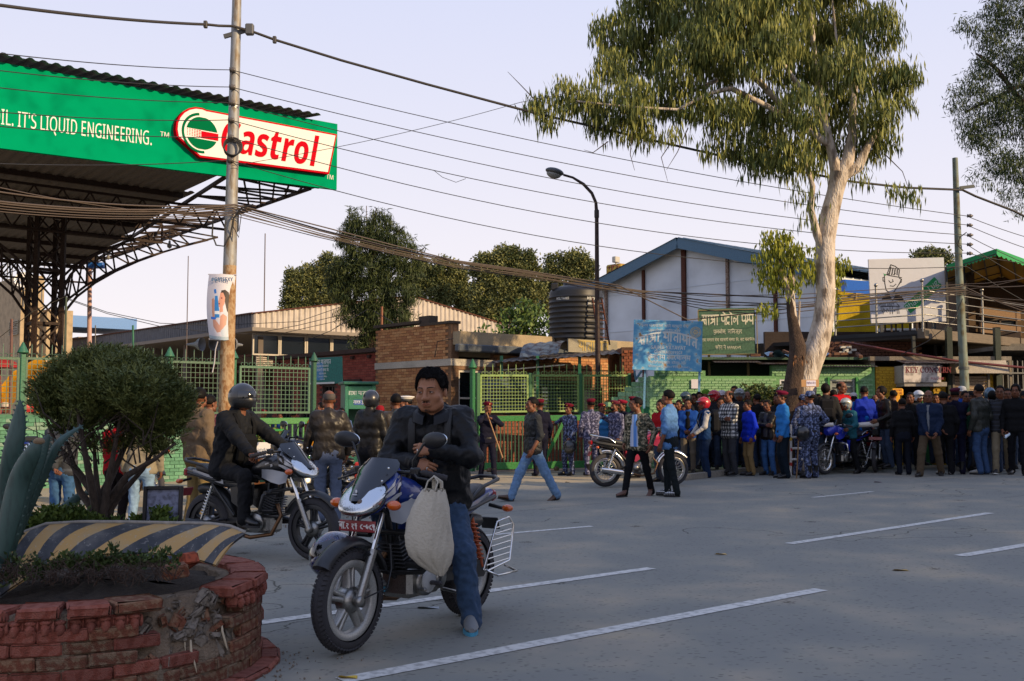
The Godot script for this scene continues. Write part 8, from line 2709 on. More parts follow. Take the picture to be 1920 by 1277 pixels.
# cloth: push the surface in and out along its normal in stretched folds
func wrinkle(m:MB,amp:float,freq:float,sd:float)->MB:
	if crease==null:
		crease=FastNoiseLite.new()
		crease.seed=3
		crease.fractal_octaves=3
		crease.frequency=1.0
		crease.fractal_type=FastNoiseLite.FRACTAL_RIDGED
	var n:=PackedVector3Array()
	n.resize(m.v.size())
	for k in range(0,m.ix.size(),3):
		var q:=(m.v[m.ix[k+2]]-m.v[m.ix[k]]).cross(m.v[m.ix[k+1]]-m.v[m.ix[k]])
		for j in 3:n[m.ix[k+j]]+=q
	for i in m.v.size():
		var p:=m.v[i]
		m.v[i]=p+n[i].normalized()*amp*crease.get_noise_3d((p.x+p.y*0.35)*freq*0.9+sd,(p.y-p.x*0.5)*freq*0.75,(p.z-p.y*0.3)*freq*0.9)
	return m

# two-bone reach: the joint between a and c
func bend(a:Vector3,c:Vector3,l1:float,l2:float,hint:Vector3)->Array:
	var d:=c-a
	var L:=clampf(d.length(),0.05,(l1+l2)*0.999)
	var u:=d.normalized()
	c=a+u*L
	var x:=(l1*l1-l2*l2+L*L)/(2*L)
	var h:=sqrt(maxf(l1*l1-x*x,0.0))
	var n:=(hint-u*hint.dot(u))
	n=n.normalized() if n.length()>0.01 else RT
	return [a+u*x+n*h,c]

var head_cache:={}
func head_mesh(kind:String)->MB:
	if head_cache.has(kind):return head_cache[kind]
	var fine:=kind=="fine"
	var j:=1.1 if fine else (0.95 if kind=="lean" else 1.0)
	var pr:=[
		[v3(0,0.035,-0.014),v3(0.076*(1.0+(j-1)*0.5),0.09,0.097)],[v3(0,-0.028,0.02),v3(0.066*j,0.082,0.072)],
		[v3(0,-0.068,0.03),v3(0.058*j,0.048,0.056)],[v3(0,-0.098,0.062),v3(0.024*j,0.017,0.02)],
		[v3(-0.042,-0.03,0.054),v3(0.03*j,0.03,0.026)],[v3(0.042,-0.03,0.054),v3(0.03*j,0.03,0.026)],
		[v3(-0.045,0.026,0.074),v3(-0.012,0.024,0.086),0.011,0.011],[v3(0.045,0.026,0.074),v3(0.012,0.024,0.086),0.011,0.011],
		[v3(-0.05,-0.07,0.02),v3(-0.03,-0.092,0.05),0.028*j,0.022],[v3(0.05,-0.07,0.02),v3(0.03,-0.092,0.05),0.028*j,0.022],
		[v3(0,-0.09,-0.018),v3(0,-0.21,-0.035),0.056*j,0.062*j],
		[v3(0,0.014,0.09),v3(0,-0.032,0.109),0.009,0.013],[v3(-0.013,-0.037,0.1),v3(0.013,-0.037,0.1),0.0105,0.0105],
		[v3(-0.016,-0.063,0.087),v3(0.016,-0.063,0.087),0.0085,0.0085],[v3(-0.013,-0.074,0.086),v3(0.013,-0.074,0.086),0.009,0.009]]
	for sg in [-1.0,1.0]:
		pr.append([v3(sg*0.0325,0.006,0.072),v3(0.017,0.0125,0.0135)])
		pr.append([v3(sg*0.079*(1+(j-1)*0.5),-0.006,-0.012),v3(0.01,0.032,0.019)])
	var m:=nets(pr,0.0036 if fine else 0.0085,0.012)
	m.use_col=true
	for p in m.v:
		var c:=Color(1,1,1)
		if absf(p.x)<0.024 and p.z>0.08:  # lips
			var up:=absf(p.y+0.066+0.0)<0.0115-absf(p.x)*0.28
			if up:c=Color(0.86,0.6,0.58)
			if absf(p.y+0.0685)<0.0018 and absf(p.x)<0.021:c=Color(0.5,0.33,0.32)
			if p.y>-0.056 and p.y<-0.046 and absf(p.x)>0.004:c=c.lerp(Color(0.35,0.3,0.3),0.55)   # moustache shadow
		if p.y<-0.06 and p.z>0.02 and not fine and kind=="dark":c=c.lerp(Color(0.4,0.35,0.33),0.5)
		m.col.append(c)
	if not fine:  # eyes and brows as dark marks of their own
		for sg in [-1.0,1.0]:
			m.cur=Color(0.12,0.1,0.1)
			m.ball(v3(sg*0.0325,0.005,0.0855),v3(0.012,0.005,0.003),5,8)
			m.tube([v3(sg*0.014,0.026,0.098),v3(sg*0.03,0.031,0.095),v3(sg*0.048,0.025,0.083)],0.0045,5)
	m.cur=Color.WHITE
	head_cache[kind]=m
	return m

# left hand, wrist at the origin, fingers along -y, palm towards -x, thumb to +z
func hand_mesh(kind:String,fine:=false)->MB:
	var key:="hand "+kind+str(fine)
	if head_cache.has(key):return head_cache[key]
	var curl:float={"relax":0.45,"fist":1.45,"flat":0.12,"pinch":1.0}[kind]
	var pr:=[[v3(0,0.03,0),v3(0,-0.02,0),0.026,0.026],[v3(0,-0.03,0.018),v3(-0.002,-0.083,0.028),0.015,0.0125],[v3(0,-0.03,0.004),v3(-0.001,-0.087,0.009),0.016,0.0125],[v3(0,-0.03,-0.01),v3(-0.001,-0.085,-0.01),0.016,0.0125],[v3(0,-0.028,-0.02),v3(-0.002,-0.078,-0.028),0.015,0.0115]]
	var m:=nets(pr,0.0042 if fine else 0.008,0.012)
	for fi in 4:
		var base:Vector3=[v3(-0.002,-0.083,0.028),v3(-0.001,-0.088,0.0095),v3(-0.001,-0.086,-0.0095),v3(-0.002,-0.079,-0.0275)][fi]
		var L:Array=[[0.04,0.024,0.02],[0.044,0.028,0.021],[0.041,0.026,0.02],[0.032,0.02,0.018]][fi]
		var r0:float=[0.0095,0.0098,0.0092,0.0082][fi]
		var ang:=0.0
		var pts:=[base+v3(0,0.012,0),base]
		for s in 3:
			ang+=curl*[0.75,1.0,0.7][s]*[0.85,1.0,1.08,1.15][fi]
			pts.append(pts[-1]+v3(-sin(ang),-cos(ang),0.06*(1.5-fi))*L[s])
		m.tube(pts,[r0,r0*1.05,r0,r0*0.92,r0*0.7],8)
		if fine:m.ball(pts[-1]-v3(0,0,0),ONE*r0*0.7,5,8)
	var tp:=[v3(-0.002,-0.012,0.018),v3(-0.014,-0.04,0.036),v3(-0.026-0.006*curl,-0.064,0.044-0.008*curl),v3(-0.034-0.012*curl,-0.086+0.012*curl,0.042-0.016*curl)]
	m.tube(tp,[0.014,0.0135,0.0105,0.007],8)
	head_cache[key]=m
	return m

func shoe_mesh(kind:String)->Array:
	if head_cache.has("shoe "+kind):return head_cache["shoe "+kind]
	var up:=MB.new()
	var rows:=[]
	var low:=0.0
	for q in [[-0.085,0.028,0.07],[-0.075,0.036,0.085],[-0.03,0.038,0.09],[0.02,0.04,0.085],[0.07,0.045,0.066],[0.12,0.046,0.052],[0.155,0.038,0.042],[0.175,0.018,0.03]]:
		var row:=[]
		for k in 16:
			var a:=-TAU*k/16
			var y:float=q[2]*0.5+sin(a)*q[2]*0.5
			row.append(v3(cos(a)*q[1]*(1.0 if y<q[2]*0.6 else 0.86),y+0.012,q[0]))
		rows.append(row)
	up.grid(rows,true,true)
	if kind=="boot":up.tube([v3(0,0.06,-0.045),v3(0,0.16,-0.05),v3(0,0.25,-0.055)],[0.05,0.047,0.056],14)
	else:up.tube([v3(0,0.06,-0.045),v3(0,0.1,-0.05)],[0.042,0.042],12)
	var so:=MB.new()
	var o:=[]
	for k in 20:
		var a:=TAU*k/20
		var z:=sin(a)*0.135+0.045
		o.append(v2(cos(a)*(0.047 if z>0.03 else 0.04),z))
	so.prism(X3(Basis(RT,PI/2),v3(0,0.011,0)),o,0.022 if kind!="sport" else 0.03)
	head_cache["shoe "+kind]=[up,so]
	return [up,so]

func hair_mesh(kind:String,sd:int)->MB:
	var key:="hair "+kind+str(sd)
	if head_cache.has(key):return head_cache[key]
	var m:=MB.new()
	var r:=RandomNumberGenerator.new()
	r.seed=sd
	var fine:=kind=="fringe"
	var n:=64 if fine else 30
	var rows:=[]
	var nj:=18 if fine else 9
	for j in nj+2:
		var row:=[]
		for k in n:
			var a:=TAU*k/n      # 0 faces forward
			var f:=cos(a)
			var side:=absf(sin(a))
			# how far down the hair comes, as an angle from the crown
			var end:=1.95 if f<-0.2 else (1.72 if side>0.75 else 1.0)
			if f>0.2:end=lerpf(1.02,1.62,smoothstep(0.7,0.93,side))
			if f>0.2 and fine:end+=-0.16*sin(a*1.3+0.2)*smoothstep(0.9,0.4,side)+0.12+0.035*sin(a*23.0)+0.03*sin(a*41.0)
			if kind=="bald":end=1.95 if f<-0.1 else (1.7 if side>0.8 else 0.0)
			if kind=="long":end=2.5 if f<0.1 else (2.0 if side>0.7 else 1.0)
			var start:=0.0
			if kind=="bald":start=minf(1.05,end)
			var tt:=minf(float(j)/nj,1.0)
			var th:=lerpf(start,end,tt)
			var thick:=1.0+((0.2 if fine else 0.13) if kind!="bald" else 0.045)*(1.0-0.35*tt)+(0.06 if kind=="long" else 0.0)
			if j==nj+1:thick=0.93
			thick+=r.randf_range(-0.012,0.02)+(0.012*sin(k*1.9+j) if fine else 0.015*sin(k*1.3+j*0.7))
			var p:=v3(sin(th)*sin(a)*0.078,cos(th)*0.092,sin(th)*cos(a)*0.099)*thick+v3(0,0.035,-0.014)
			if kind=="long" and th>1.6:p=v3(p.x*1.05,0.035-(th-1.57)*0.1,p.z)
			row.append(p)
		rows.append(row)
	m.grid(rows,true)
	head_cache[key]=m
	return m

func gap_cam(a:String,b:String,c:String,d:String)->Gradient:
	var gr:=ramp([[0.0,C(a)],[0.4,C(b)],[0.52,C(c)],[0.62,C(d)]])
	gr.interpolation_mode=Gradient.GRADIENT_INTERPOLATE_CONSTANT
	return gr
func camo(key:String,a:String,b:String,c:String,d:String)->StandardMaterial3D:
	if mats.has(key):return mats[key]
	var f:=FastNoiseLite.new()
	f.seed=12
	f.frequency=0.03
	f.fractal_octaves=3
	var t:=NoiseTexture2D.new()
	t.width=256; t.height=256
	t.seamless=true
	t.noise=f
	t.color_ramp=gap_cam(a,b,c,d)
	return mk(key,Color.WHITE,0.85,0.0,{tex=t,scale=1.9,bump=folds(),bump_h=0.25})
func check_mat()->StandardMaterial3D:
	if mats.has("checked shirt"):return mats["checked shirt"]
	var im:=Image.create(64,64,false,Image.FORMAT_RGB8)
	for y in 64:
		for x in 64:
			var a:=(x%32)<16
			var b:=(y%32)<16
			im.set_pixel(x,y,C("c9c9c6") if a and b else (C("17191c") if not a and not b else C("55585c")))
	return mk("checked shirt",Color.WHITE,0.85,0.0,{tex=ImageTexture.create_from_image(im),scale=6.5,bump=folds(),bump_h=0.2})
func lines_mat(key:String,base:String,line:String,sc:float,upright:=false,share:=8)->StandardMaterial3D:
	if mats.has(key):return mats[key]
	var im:=Image.create(32,32,false,Image.FORMAT_RGB8)
	for y in 32:
		for x in 32:im.set_pixel(x,y,C(line) if (x if upright else y)<share else C(base))
	return mk(key,Color.WHITE,0.85,0.0,{tex=ImageTexture.create_from_image(im),scale=sc})
func denim(hex:String)->StandardMaterial3D:return mk("denim "+hex,hex,0.85,0.0,{tex=noise("denim",0.016,[[0.0,g(0.74)],[0.45,g(0.86)],[1.0,g(1.0)]],6),scale=2.0,bump=folds(),bump_h=0.25})
func skin(hex:="7a4f38")->StandardMaterial3D:return mk("skin "+hex,hex,0.5,0.0,{vcol=true,spec=0.4})
func hairm(hex:="0d0a09")->StandardMaterial3D:return mk("hair "+hex,hex,0.65,0.0,{bump=noise("strands",0.05,[[0.0,g(0.0)],[1.0,g(1.0)]],4),scale=v3(6,1.5,6),bump_h=0.15,spec=0.25})

# o: label, at, h, yaw and the look; see people() for the keys
func person(o:Dictionary)->Node3D:
	var s:float=o.h/1.7
	var fat:float=o.get("fat",1.0)
	var cell:float=o.get("cell",0.02)
	var th:=thing("person",o.n,"person",X3(Basis(UP,deg_to_rad(o.get("yaw",0.0))),o.at),o.get("group",""))
	var sk:StandardMaterial3D=skin(o.get("skin","6b432e"))
	var seed_f:float=o.at.x*3.1+o.at.z
	var hip:Vector3=v3(0,0.9,0)+o.get("hip",ZERO)
	var lean:float=o.get("lean",0.0)
	var roll:float=o.get("roll",0.0)
	var up:=v3(sin(roll),cos(lean)*cos(roll),sin(lean)).normalized()
	var tw:float=o.get("twist",0.0)
	var rx:=v3(cos(tw),0,-sin(tw))
	rx=(rx-up*rx.dot(up)).normalized()
	var fw:=rx.cross(up)
	var sh:=hip+up*0.495
	var neck:=hip+up*0.56
	var hb:=Basis(UP,tw+o.get("look",0.0))*Basis(RT,o.get("nod",0.0))*Basis(BK,o.get("tilt",0.0))
	hb=hb*Basis.from_scale(ONE*float(o.get("head",1.0)))
	var hc:Vector3=neck+up*(0.09-o.get("short_neck",0.0))+hb*v3(0,0.045,0.012)+v3(0,0,0.012+lean*0.03)
	# limbs
	var hands:=[]
	var arms:=[]
	for i in 2:
		var sg:=1.0 if i==0 else -1.0
		var shp:=sh+rx*(0.175*sg*(0.5+0.5*fat)) - up*0.01
		var key:="lh" if i==0 else "rh"
		var tg:Vector3=o.get(key,v3(sg*0.25,0.87,0.05)+o.get("hip",ZERO))
		var hint:Vector3=o.get("le" if i==0 else "re",v3(sg*0.5,-0.35,-1.0))
		var e:=bend(shp,tg,0.29,0.255,hint)
		arms.append([shp,e[0],e[1]])
	var legs:=[]
	for i in 2:
		var sg:=1.0 if i==0 else -1.0
		var hp:=hip+v3(0.092*sg,-0.02,0)
		var ft:Vector3=o.get("lf" if i==0 else "rf",v3(sg*0.1,0.0,0.0))
		var hint2:Vector3=o.get("lk" if i==0 else "rk",v3(sg*0.12,0,1))
		var e:=bend(hp,ft+v3(0,0.09,-0.045),0.405,0.395,hint2)
		legs.append([hp,e[0],e[1],ft])
	var S:=X3(Basis.from_scale(ONE*s),ZERO)
	# skin: one figure from head to hands, running on inside the clothes
	var body:=MB.new()
	body.use_col=true
	body.add(head_mesh(o.get("face","plain")),Transform3D(hb,hc))
	body.tube([hip-up*0.02,hip+up*0.3,sh,neck],[0.07,0.08,0.07,0.05],10)
	for i in 2:
		var sg:=1.0 if i==0 else -1.0
		var bare:float=0.041 if o.get("bare",false) else 0.03
		body.tube([sh,arms[i][0],arms[i][1],arms[i][2]],[0.05,0.045,bare,bare*0.72],10)
		body.tube([hip,legs[i][0],legs[i][1],legs[i][2]],[0.06,0.06,0.045,0.036],8)
		var d:Vector3=(arms[i][2]-arms[i][1]).normalized()
		var y:Vector3=-(d+o.get("lw" if i==0 else "rw",ZERO)).normalized()
		var pal:Vector3=o.get("lp" if i==0 else "rp",v3(-sg,0,0))   # where the palm faces
		var x:Vector3=-(pal-y*pal.dot(y)).normalized()
		var hm:=hand_mesh(o.get("lhand" if i==0 else "rhand","relax"),o.get("fine",false))
		if sg>0:body.add(hm,X3(Basis(x,y,x.cross(y)),arms[i][2]))
		else:body.add(hm,X3(Basis(x,y,y.cross(x)),arms[i][2]))
		hands.append(X3(Basis(x,y,x.cross(y) if sg>0 else y.cross(x)),arms[i][2]-y*0.0))
	for i in body.v.size():body.v[i] *= s
	part("body",body,sk,th)
	# upper clothes
	var cl:float=o.get("bulk",0.0)
	var hem:float=o.get("hem",0.0)
	var tor:=[]
	for q in [[0.47,0.125,0.072],[0.37,0.095,0.11],[0.22,0.085,0.105],[0.08,0.085,0.104],[-0.03-hem,0.088,0.108]]:
		var c:Vector3=hip+up*q[0]+fw*(0.012*fat-0.006)
		var w:float=q[1]*(0.55+0.45*fat)
		var r:float=q[2]*(0.6+0.4*fat)+cl
		tor.append([c-rx*w,c+rx*w,r,r])
	if fat>1.15:tor.append([hip+up*0.14+fw*0.045-rx*0.05,hip+up*0.14+fw*0.045+rx*0.05,0.115*fat,0.115*fat])
	var collar:float=o.get("collar",0.03 if o.get("gear","")=="helmet" else 0.0)
	tor.append([neck-up*0.05-fw*0.012,neck+up*(0.0+collar) - fw*0.004,0.074,0.06+collar*0.25])
	var slv:=[]
	for i in 2:
		var a:Array=arms[i]
		var u1:float=0.06*(0.7+0.3*fat)+cl*0.6
		if o.get("sleeve","long")=="long":
			slv.append([a[0],a[1],u1,0.05+cl*0.6]); slv.append([a[1],a[1].lerp(a[2],0.97),0.05+cl*0.6,0.036+cl*0.5])
		elif o.sleeve=="rolled":
			slv.append([a[0],a[1],u1,0.05+cl*0.5]); slv.append([a[1],a[1].lerp(a[2],0.25),0.05,0.048])
		else:slv.append([a[0],a[0].lerp(a[1],0.75),u1,0.056])
	var amp:float=o.get("fold",0.010)
	var cut:=(hip+up*(-0.09-hem)).y
	if o.has("vest"):  # a sleeveless layer over a sleeved shirt
		var sm:=wrinkle(nets(slv+[[arms[0][0],arms[1][0],0.06,0.06]],cell,0.03),amp,9.0,seed_f)
		for i in sm.v.size():sm.v[i] *= s
		part("shirt_sleeves",sm,o.vest,th)
		var vm:=wrinkle(nets(tor+[[arms[0][0],arms[1][0],0.068,0.068]],cell,0.045,cut),amp*1.3,12.0,seed_f)
		for i in vm.v.size():vm.v[i] *= s
		part("vest",vm,o.top,th)
	else:
		var jm:=wrinkle(nets(tor+slv,cell,0.04,cut),amp,o.get("fold_f",8.0),seed_f)
		for i in jm.v.size():jm.v[i] *= s
		part(o.get("top_name","jacket"),jm,o.top,th)
	# open front: a panel of shirt showing between the jacket's edges
	if o.has("shirt"):
		var pm:=MB.new()
		var rows:=[]
		for j in 8:
			var t:=j/7.0
			var row:=[]
			for k in 7:
				var x:=(k-3)/3.0
				var wv:=lerpf(minf(0.05,o.get("shirt_w",0.06)+0.012),o.get("shirt_w",0.06),t)
				var depth:float=lerpf(0.08,0.112*(0.6+0.4*fat)+cl,minf(t*3.0,1.0))+0.014
				row.append((hip+up*lerpf(0.53,-0.02-hem,t)+rx*(-x*wv)+fw*(depth+(0.012*fat-0.006) - 0.02*x*x))*s)
			rows.append(row)
		pm.grid(rows)
		part("shirt",pm,o.shirt,th)
	# legs
	var pan:=[[hip+v3(-0.07,0.03,-0.005),hip+v3(0.07,0.03,-0.005),0.1*(0.6+0.4*fat),0.1*(0.6+0.4*fat)],[hip+v3(-0.07,-0.05,-0.02),hip+v3(0.07,-0.05,-0.02),0.1,0.1]]
	var lw:float=o.get("leg",1.0)
	for i in 2:
		var a:Array=legs[i]
		pan.append([a[0],a[1],0.088*(0.7+0.3*fat),0.064*lw])
		pan.append([a[1],a[2]-v3(0,0.03,0),0.063*lw,0.056*lw])
	var boots:bool=o.get("shoe","shoe")=="boot"
	var tm:=wrinkle(nets(pan,cell,0.035),amp*0.9,9.0,seed_f+7.0)
	for i in tm.v.size():tm.v[i] *= s
	part("trousers",tm,o.bot,th)
	for i in 2:
		var sg:=1.0 if i==0 else -1.0
		var ft:Vector3=legs[i][3]
		var toe:float=o.get("toe",v2(0.2,-0.2))[i]
		var tip:float=o.get("tip",Vector2.ZERO)[i]
		var b:=Basis(UP,toe)*Basis(RT,tip)
		var sm:Array=shoe_mesh(o.get("shoe","shoe"))
		var u1:=MB.new()
		u1.add(sm[0],S*Transform3D(b,ft+v3(0,0.011,0)))
		var u2:=MB.new()
		u2.add(sm[1],S*Transform3D(b,ft+v3(0,0.0,0)))
		var pr:=part("boot" if boots else "shoe",u1,o.get("shoe_m",plain("1c1815",0.4)),th)
		part("sole",u2,o.get("sole_m",plain("17171a",0.7)),pr)
	# head: hair, headgear, glasses, mask
	var ht:=X3(Basis.from_scale(ONE*s)*hb,hc*s)
	var gear:String=o.get("gear","")
	if not gear in ["helmet","open_helmet"]:
		var hk:String=o.get("hair","short")
		if hk!="none":
			var hm:=MB.new()
			hm.add(hair_mesh(hk,int(absf(seed_f*10.0))%3 if hk=="short" else 1),ht)
			part("hair",hm,o.get("hair_m",hairm()),th)
	if gear=="beret":
		var bm:=MB.new()
		bm.lathe(ht*X3(Basis(BK,-0.16)*Basis(RT,-0.12),v3(-0.006,0.062,-0.01)),[v2(0.092,0.0),v2(0.098,0.018),v2(0.118,0.045),v2(0.112,0.066),v2(0.07,0.085),v2(0.001,0.088)],20,false,0.9,1.08)
		part("beret",bm,o.get("gear_m",cloth("6f1428")),th)
		var bd:=MB.new()
		bd.ball(ht*v3(0.03,0.1,0.1),v3(0.014,0.018,0.006)*s,6,8)
		part("badge",bd,plain("c9a24a",0.3),th)
	elif gear in ["cap","beanie","peaked"]:
		var bm:=MB.new()
		bm.lathe(ht*T(v3(0,0.045,-0.014)),[v2(0.088,-0.01),v2(0.09,0.03),v2(0.08,0.07),v2(0.05,0.096),v2(0.001,0.102)] if gear!="peaked" else [v2(0.088,0.0),v2(0.09,0.035),v2(0.125,0.062),v2(0.12,0.075),v2(0.001,0.088)],20,false,1.0,1.16)
		part("cap" if gear!="beanie" else "beanie",bm,o.get("gear_m",cloth("c9c9cc")),th)
		if gear=="peaked":
			var bnd:=MB.new()
			bnd.lathe(ht*T(v3(0,0.045,-0.014)),[v2(0.09,-0.004),v2(0.093,0.03)],20,false,1.0,1.16)
			part("cap_band",bnd,plain("15151a"),th)
		if gear!="beanie":
			var pk:=MB.new()
			var rows:=[]
			for j in 4:
				var row:=[]
				for k in 9:
					var a:=lerpf(-1.1,1.1,k/8.0)
					row.append(ht*v3(sin(a)*0.088,0.045-0.012*j/3.0,-0.014+cos(a)*0.102+j*0.022*maxf(cos(a),0.0)))
				rows.append(row)
			pk.grid(rows)
			part("cap_peak",pk,o.get("peak_m",o.get("gear_m",cloth("c9c9cc"))),th)
	elif gear in ["helmet","open_helmet"]:
		var hn:=Node3D.new()
		hn.transform=ht*T(v3(0,0.012,0.0))
		put(hn,"helmet",th)
		helmet(hn,o.get("gear_m",gloss("141518")),0.142,gear=="helmet",o.get("visor","101317"))
	if o.get("glasses",false):
		var gm:=MB.new()
		for sg in [-1.0,1.0]:
			gm.torus(Transform3D(ht.basis,ht*v3(sg*0.034,0.004,0.1)),0.02,0.0022,14,5)
			gm.tube([ht*v3(sg*0.053,0.006,0.096),ht*v3(sg*0.082,0.004,0.0)],0.002,4)
		gm.tube([ht*v3(-0.014,0.006,0.103),ht*v3(0.014,0.006,0.103)],0.0022,4)
		part("spectacles",gm,plain("141414",0.3),th)
	if o.get("sunglasses",false):
		var gm:=MB.new()
		for sg in [-1.0,1.0]:gm.ball(ht*v3(sg*0.034,0.002,0.099),v3(0.023,0.017,0.006)*s,6,10,ht.basis.orthonormalized())
		gm.tube([ht*v3(-0.08,0.006,0.02),ht*v3(-0.05,0.006,0.095),ht*v3(0.05,0.006,0.095),ht*v3(0.08,0.006,0.02)],0.003*s,5)
		part("sunglasses",gm,plain("0c0c0e",0.15),th)
	if o.get("mask",false):
		var mm:=MB.new()
		mm.ball(ht*v3(0,-0.058,0.05),v3(0.062,0.048,0.066)*s,10,14,ht.basis.orthonormalized())
		part("face_mask",mm,cloth("16171b"),th)
	if o.has("pack"):
		var bp:=MB.new()
		var c:Vector3=hip+up*0.3-fw*(0.2+cl)
		var big:=v3(0.3,0.42,0.17)
		if o.get("pack_front",false):
			c=hip+up*0.22+fw*(0.17+cl)
			big=v3(0.24,0.3,0.12)
		bp.box(S*X3(Basis(rx,up,fw),c),big,0.045)
		bp.box(S*X3(Basis(rx,up,fw),c-fw*(0.09 if big.x>0.25 else -0.06) - up*0.07),v3(big.x-0.08,0.2,0.07),0.03)
		part("backpack",bp,o.pack,th)
		for sg in [-1.0,1.0]:
			var st:=MB.new()
			var path:=[]
			for q in [[0.46,-0.1],[0.545,-0.04],[0.55,0.03],[0.47,0.1],[0.33,0.135],[0.18,0.1],[0.14,-0.06]]:path.append((hip+up*q[0]+rx*(sg*0.115)+fw*(q[1]*(0.8+0.2*fat)+signf(q[1])*(cl+0.012)))*s)
			st.tube(path,0.026*s,8,true,0.35)
			part("strap",st,o.pack,th)
	if o.get("belt",false):
		var bl:=MB.new()
		bl.lathe(S*X3(Basis(rx,up,fw),hip+up*0.03),[v2(0.118,-0.02),v2(0.122,-0.02),v2(0.122,0.02),v2(0.118,0.02)],24,false,1.5*(0.6+0.4*fat),0.98)
		part("belt",bl,plain("1b1a1a",0.4),th)
	th.set_meta("hand_l",S*hands[0])
	th.set_meta("hand_r",S*hands[1])
	return th
# a thing in someone's hand: the wrist frame in the world
func in_hand(p:Node3D,which:String)->Transform3D:return p.transform*Transform3D(p.get_meta(which))

const WALK := {lf = Vector3(0.09, 0, 0.3), rf = Vector3(-0.08, 0.05, -0.3), hip = Vector3(0, -0.035, 0), lh = Vector3(0.26, 0.88, -0.12), rh = Vector3(-0.26, 0.9, 0.2), tip = Vector2(-0.12, 0.55)}
const CROSS := {lh = Vector3(-0.1, 1.17, 0.19), rh = Vector3(0.1, 1.14, 0.21), le = Vector3(1, -0.6, 0.1), re = Vector3(-1, -0.6, 0.1)}
const BACKHANDS := {lh = Vector3(-0.03, 0.9, -0.2), rh = Vector3(0.05, 0.92, -0.21), le = Vector3(1, 0, -0.6), re = Vector3(-1, 0, -0.6)}
const CLASP := {lh = Vector3(0.04, 0.98, 0.22), rh = Vector3(-0.04, 0.98, 0.23), le = Vector3(1, -0.4, -0.6), re = Vector3(-1, -0.4, -0.6), lhand = "fist", rhand = "fist"}
func j(a:Dictionary,b:Dictionary)->Dictionary:
	var o:=a.duplicate()
	o.merge(b,true)
	return o

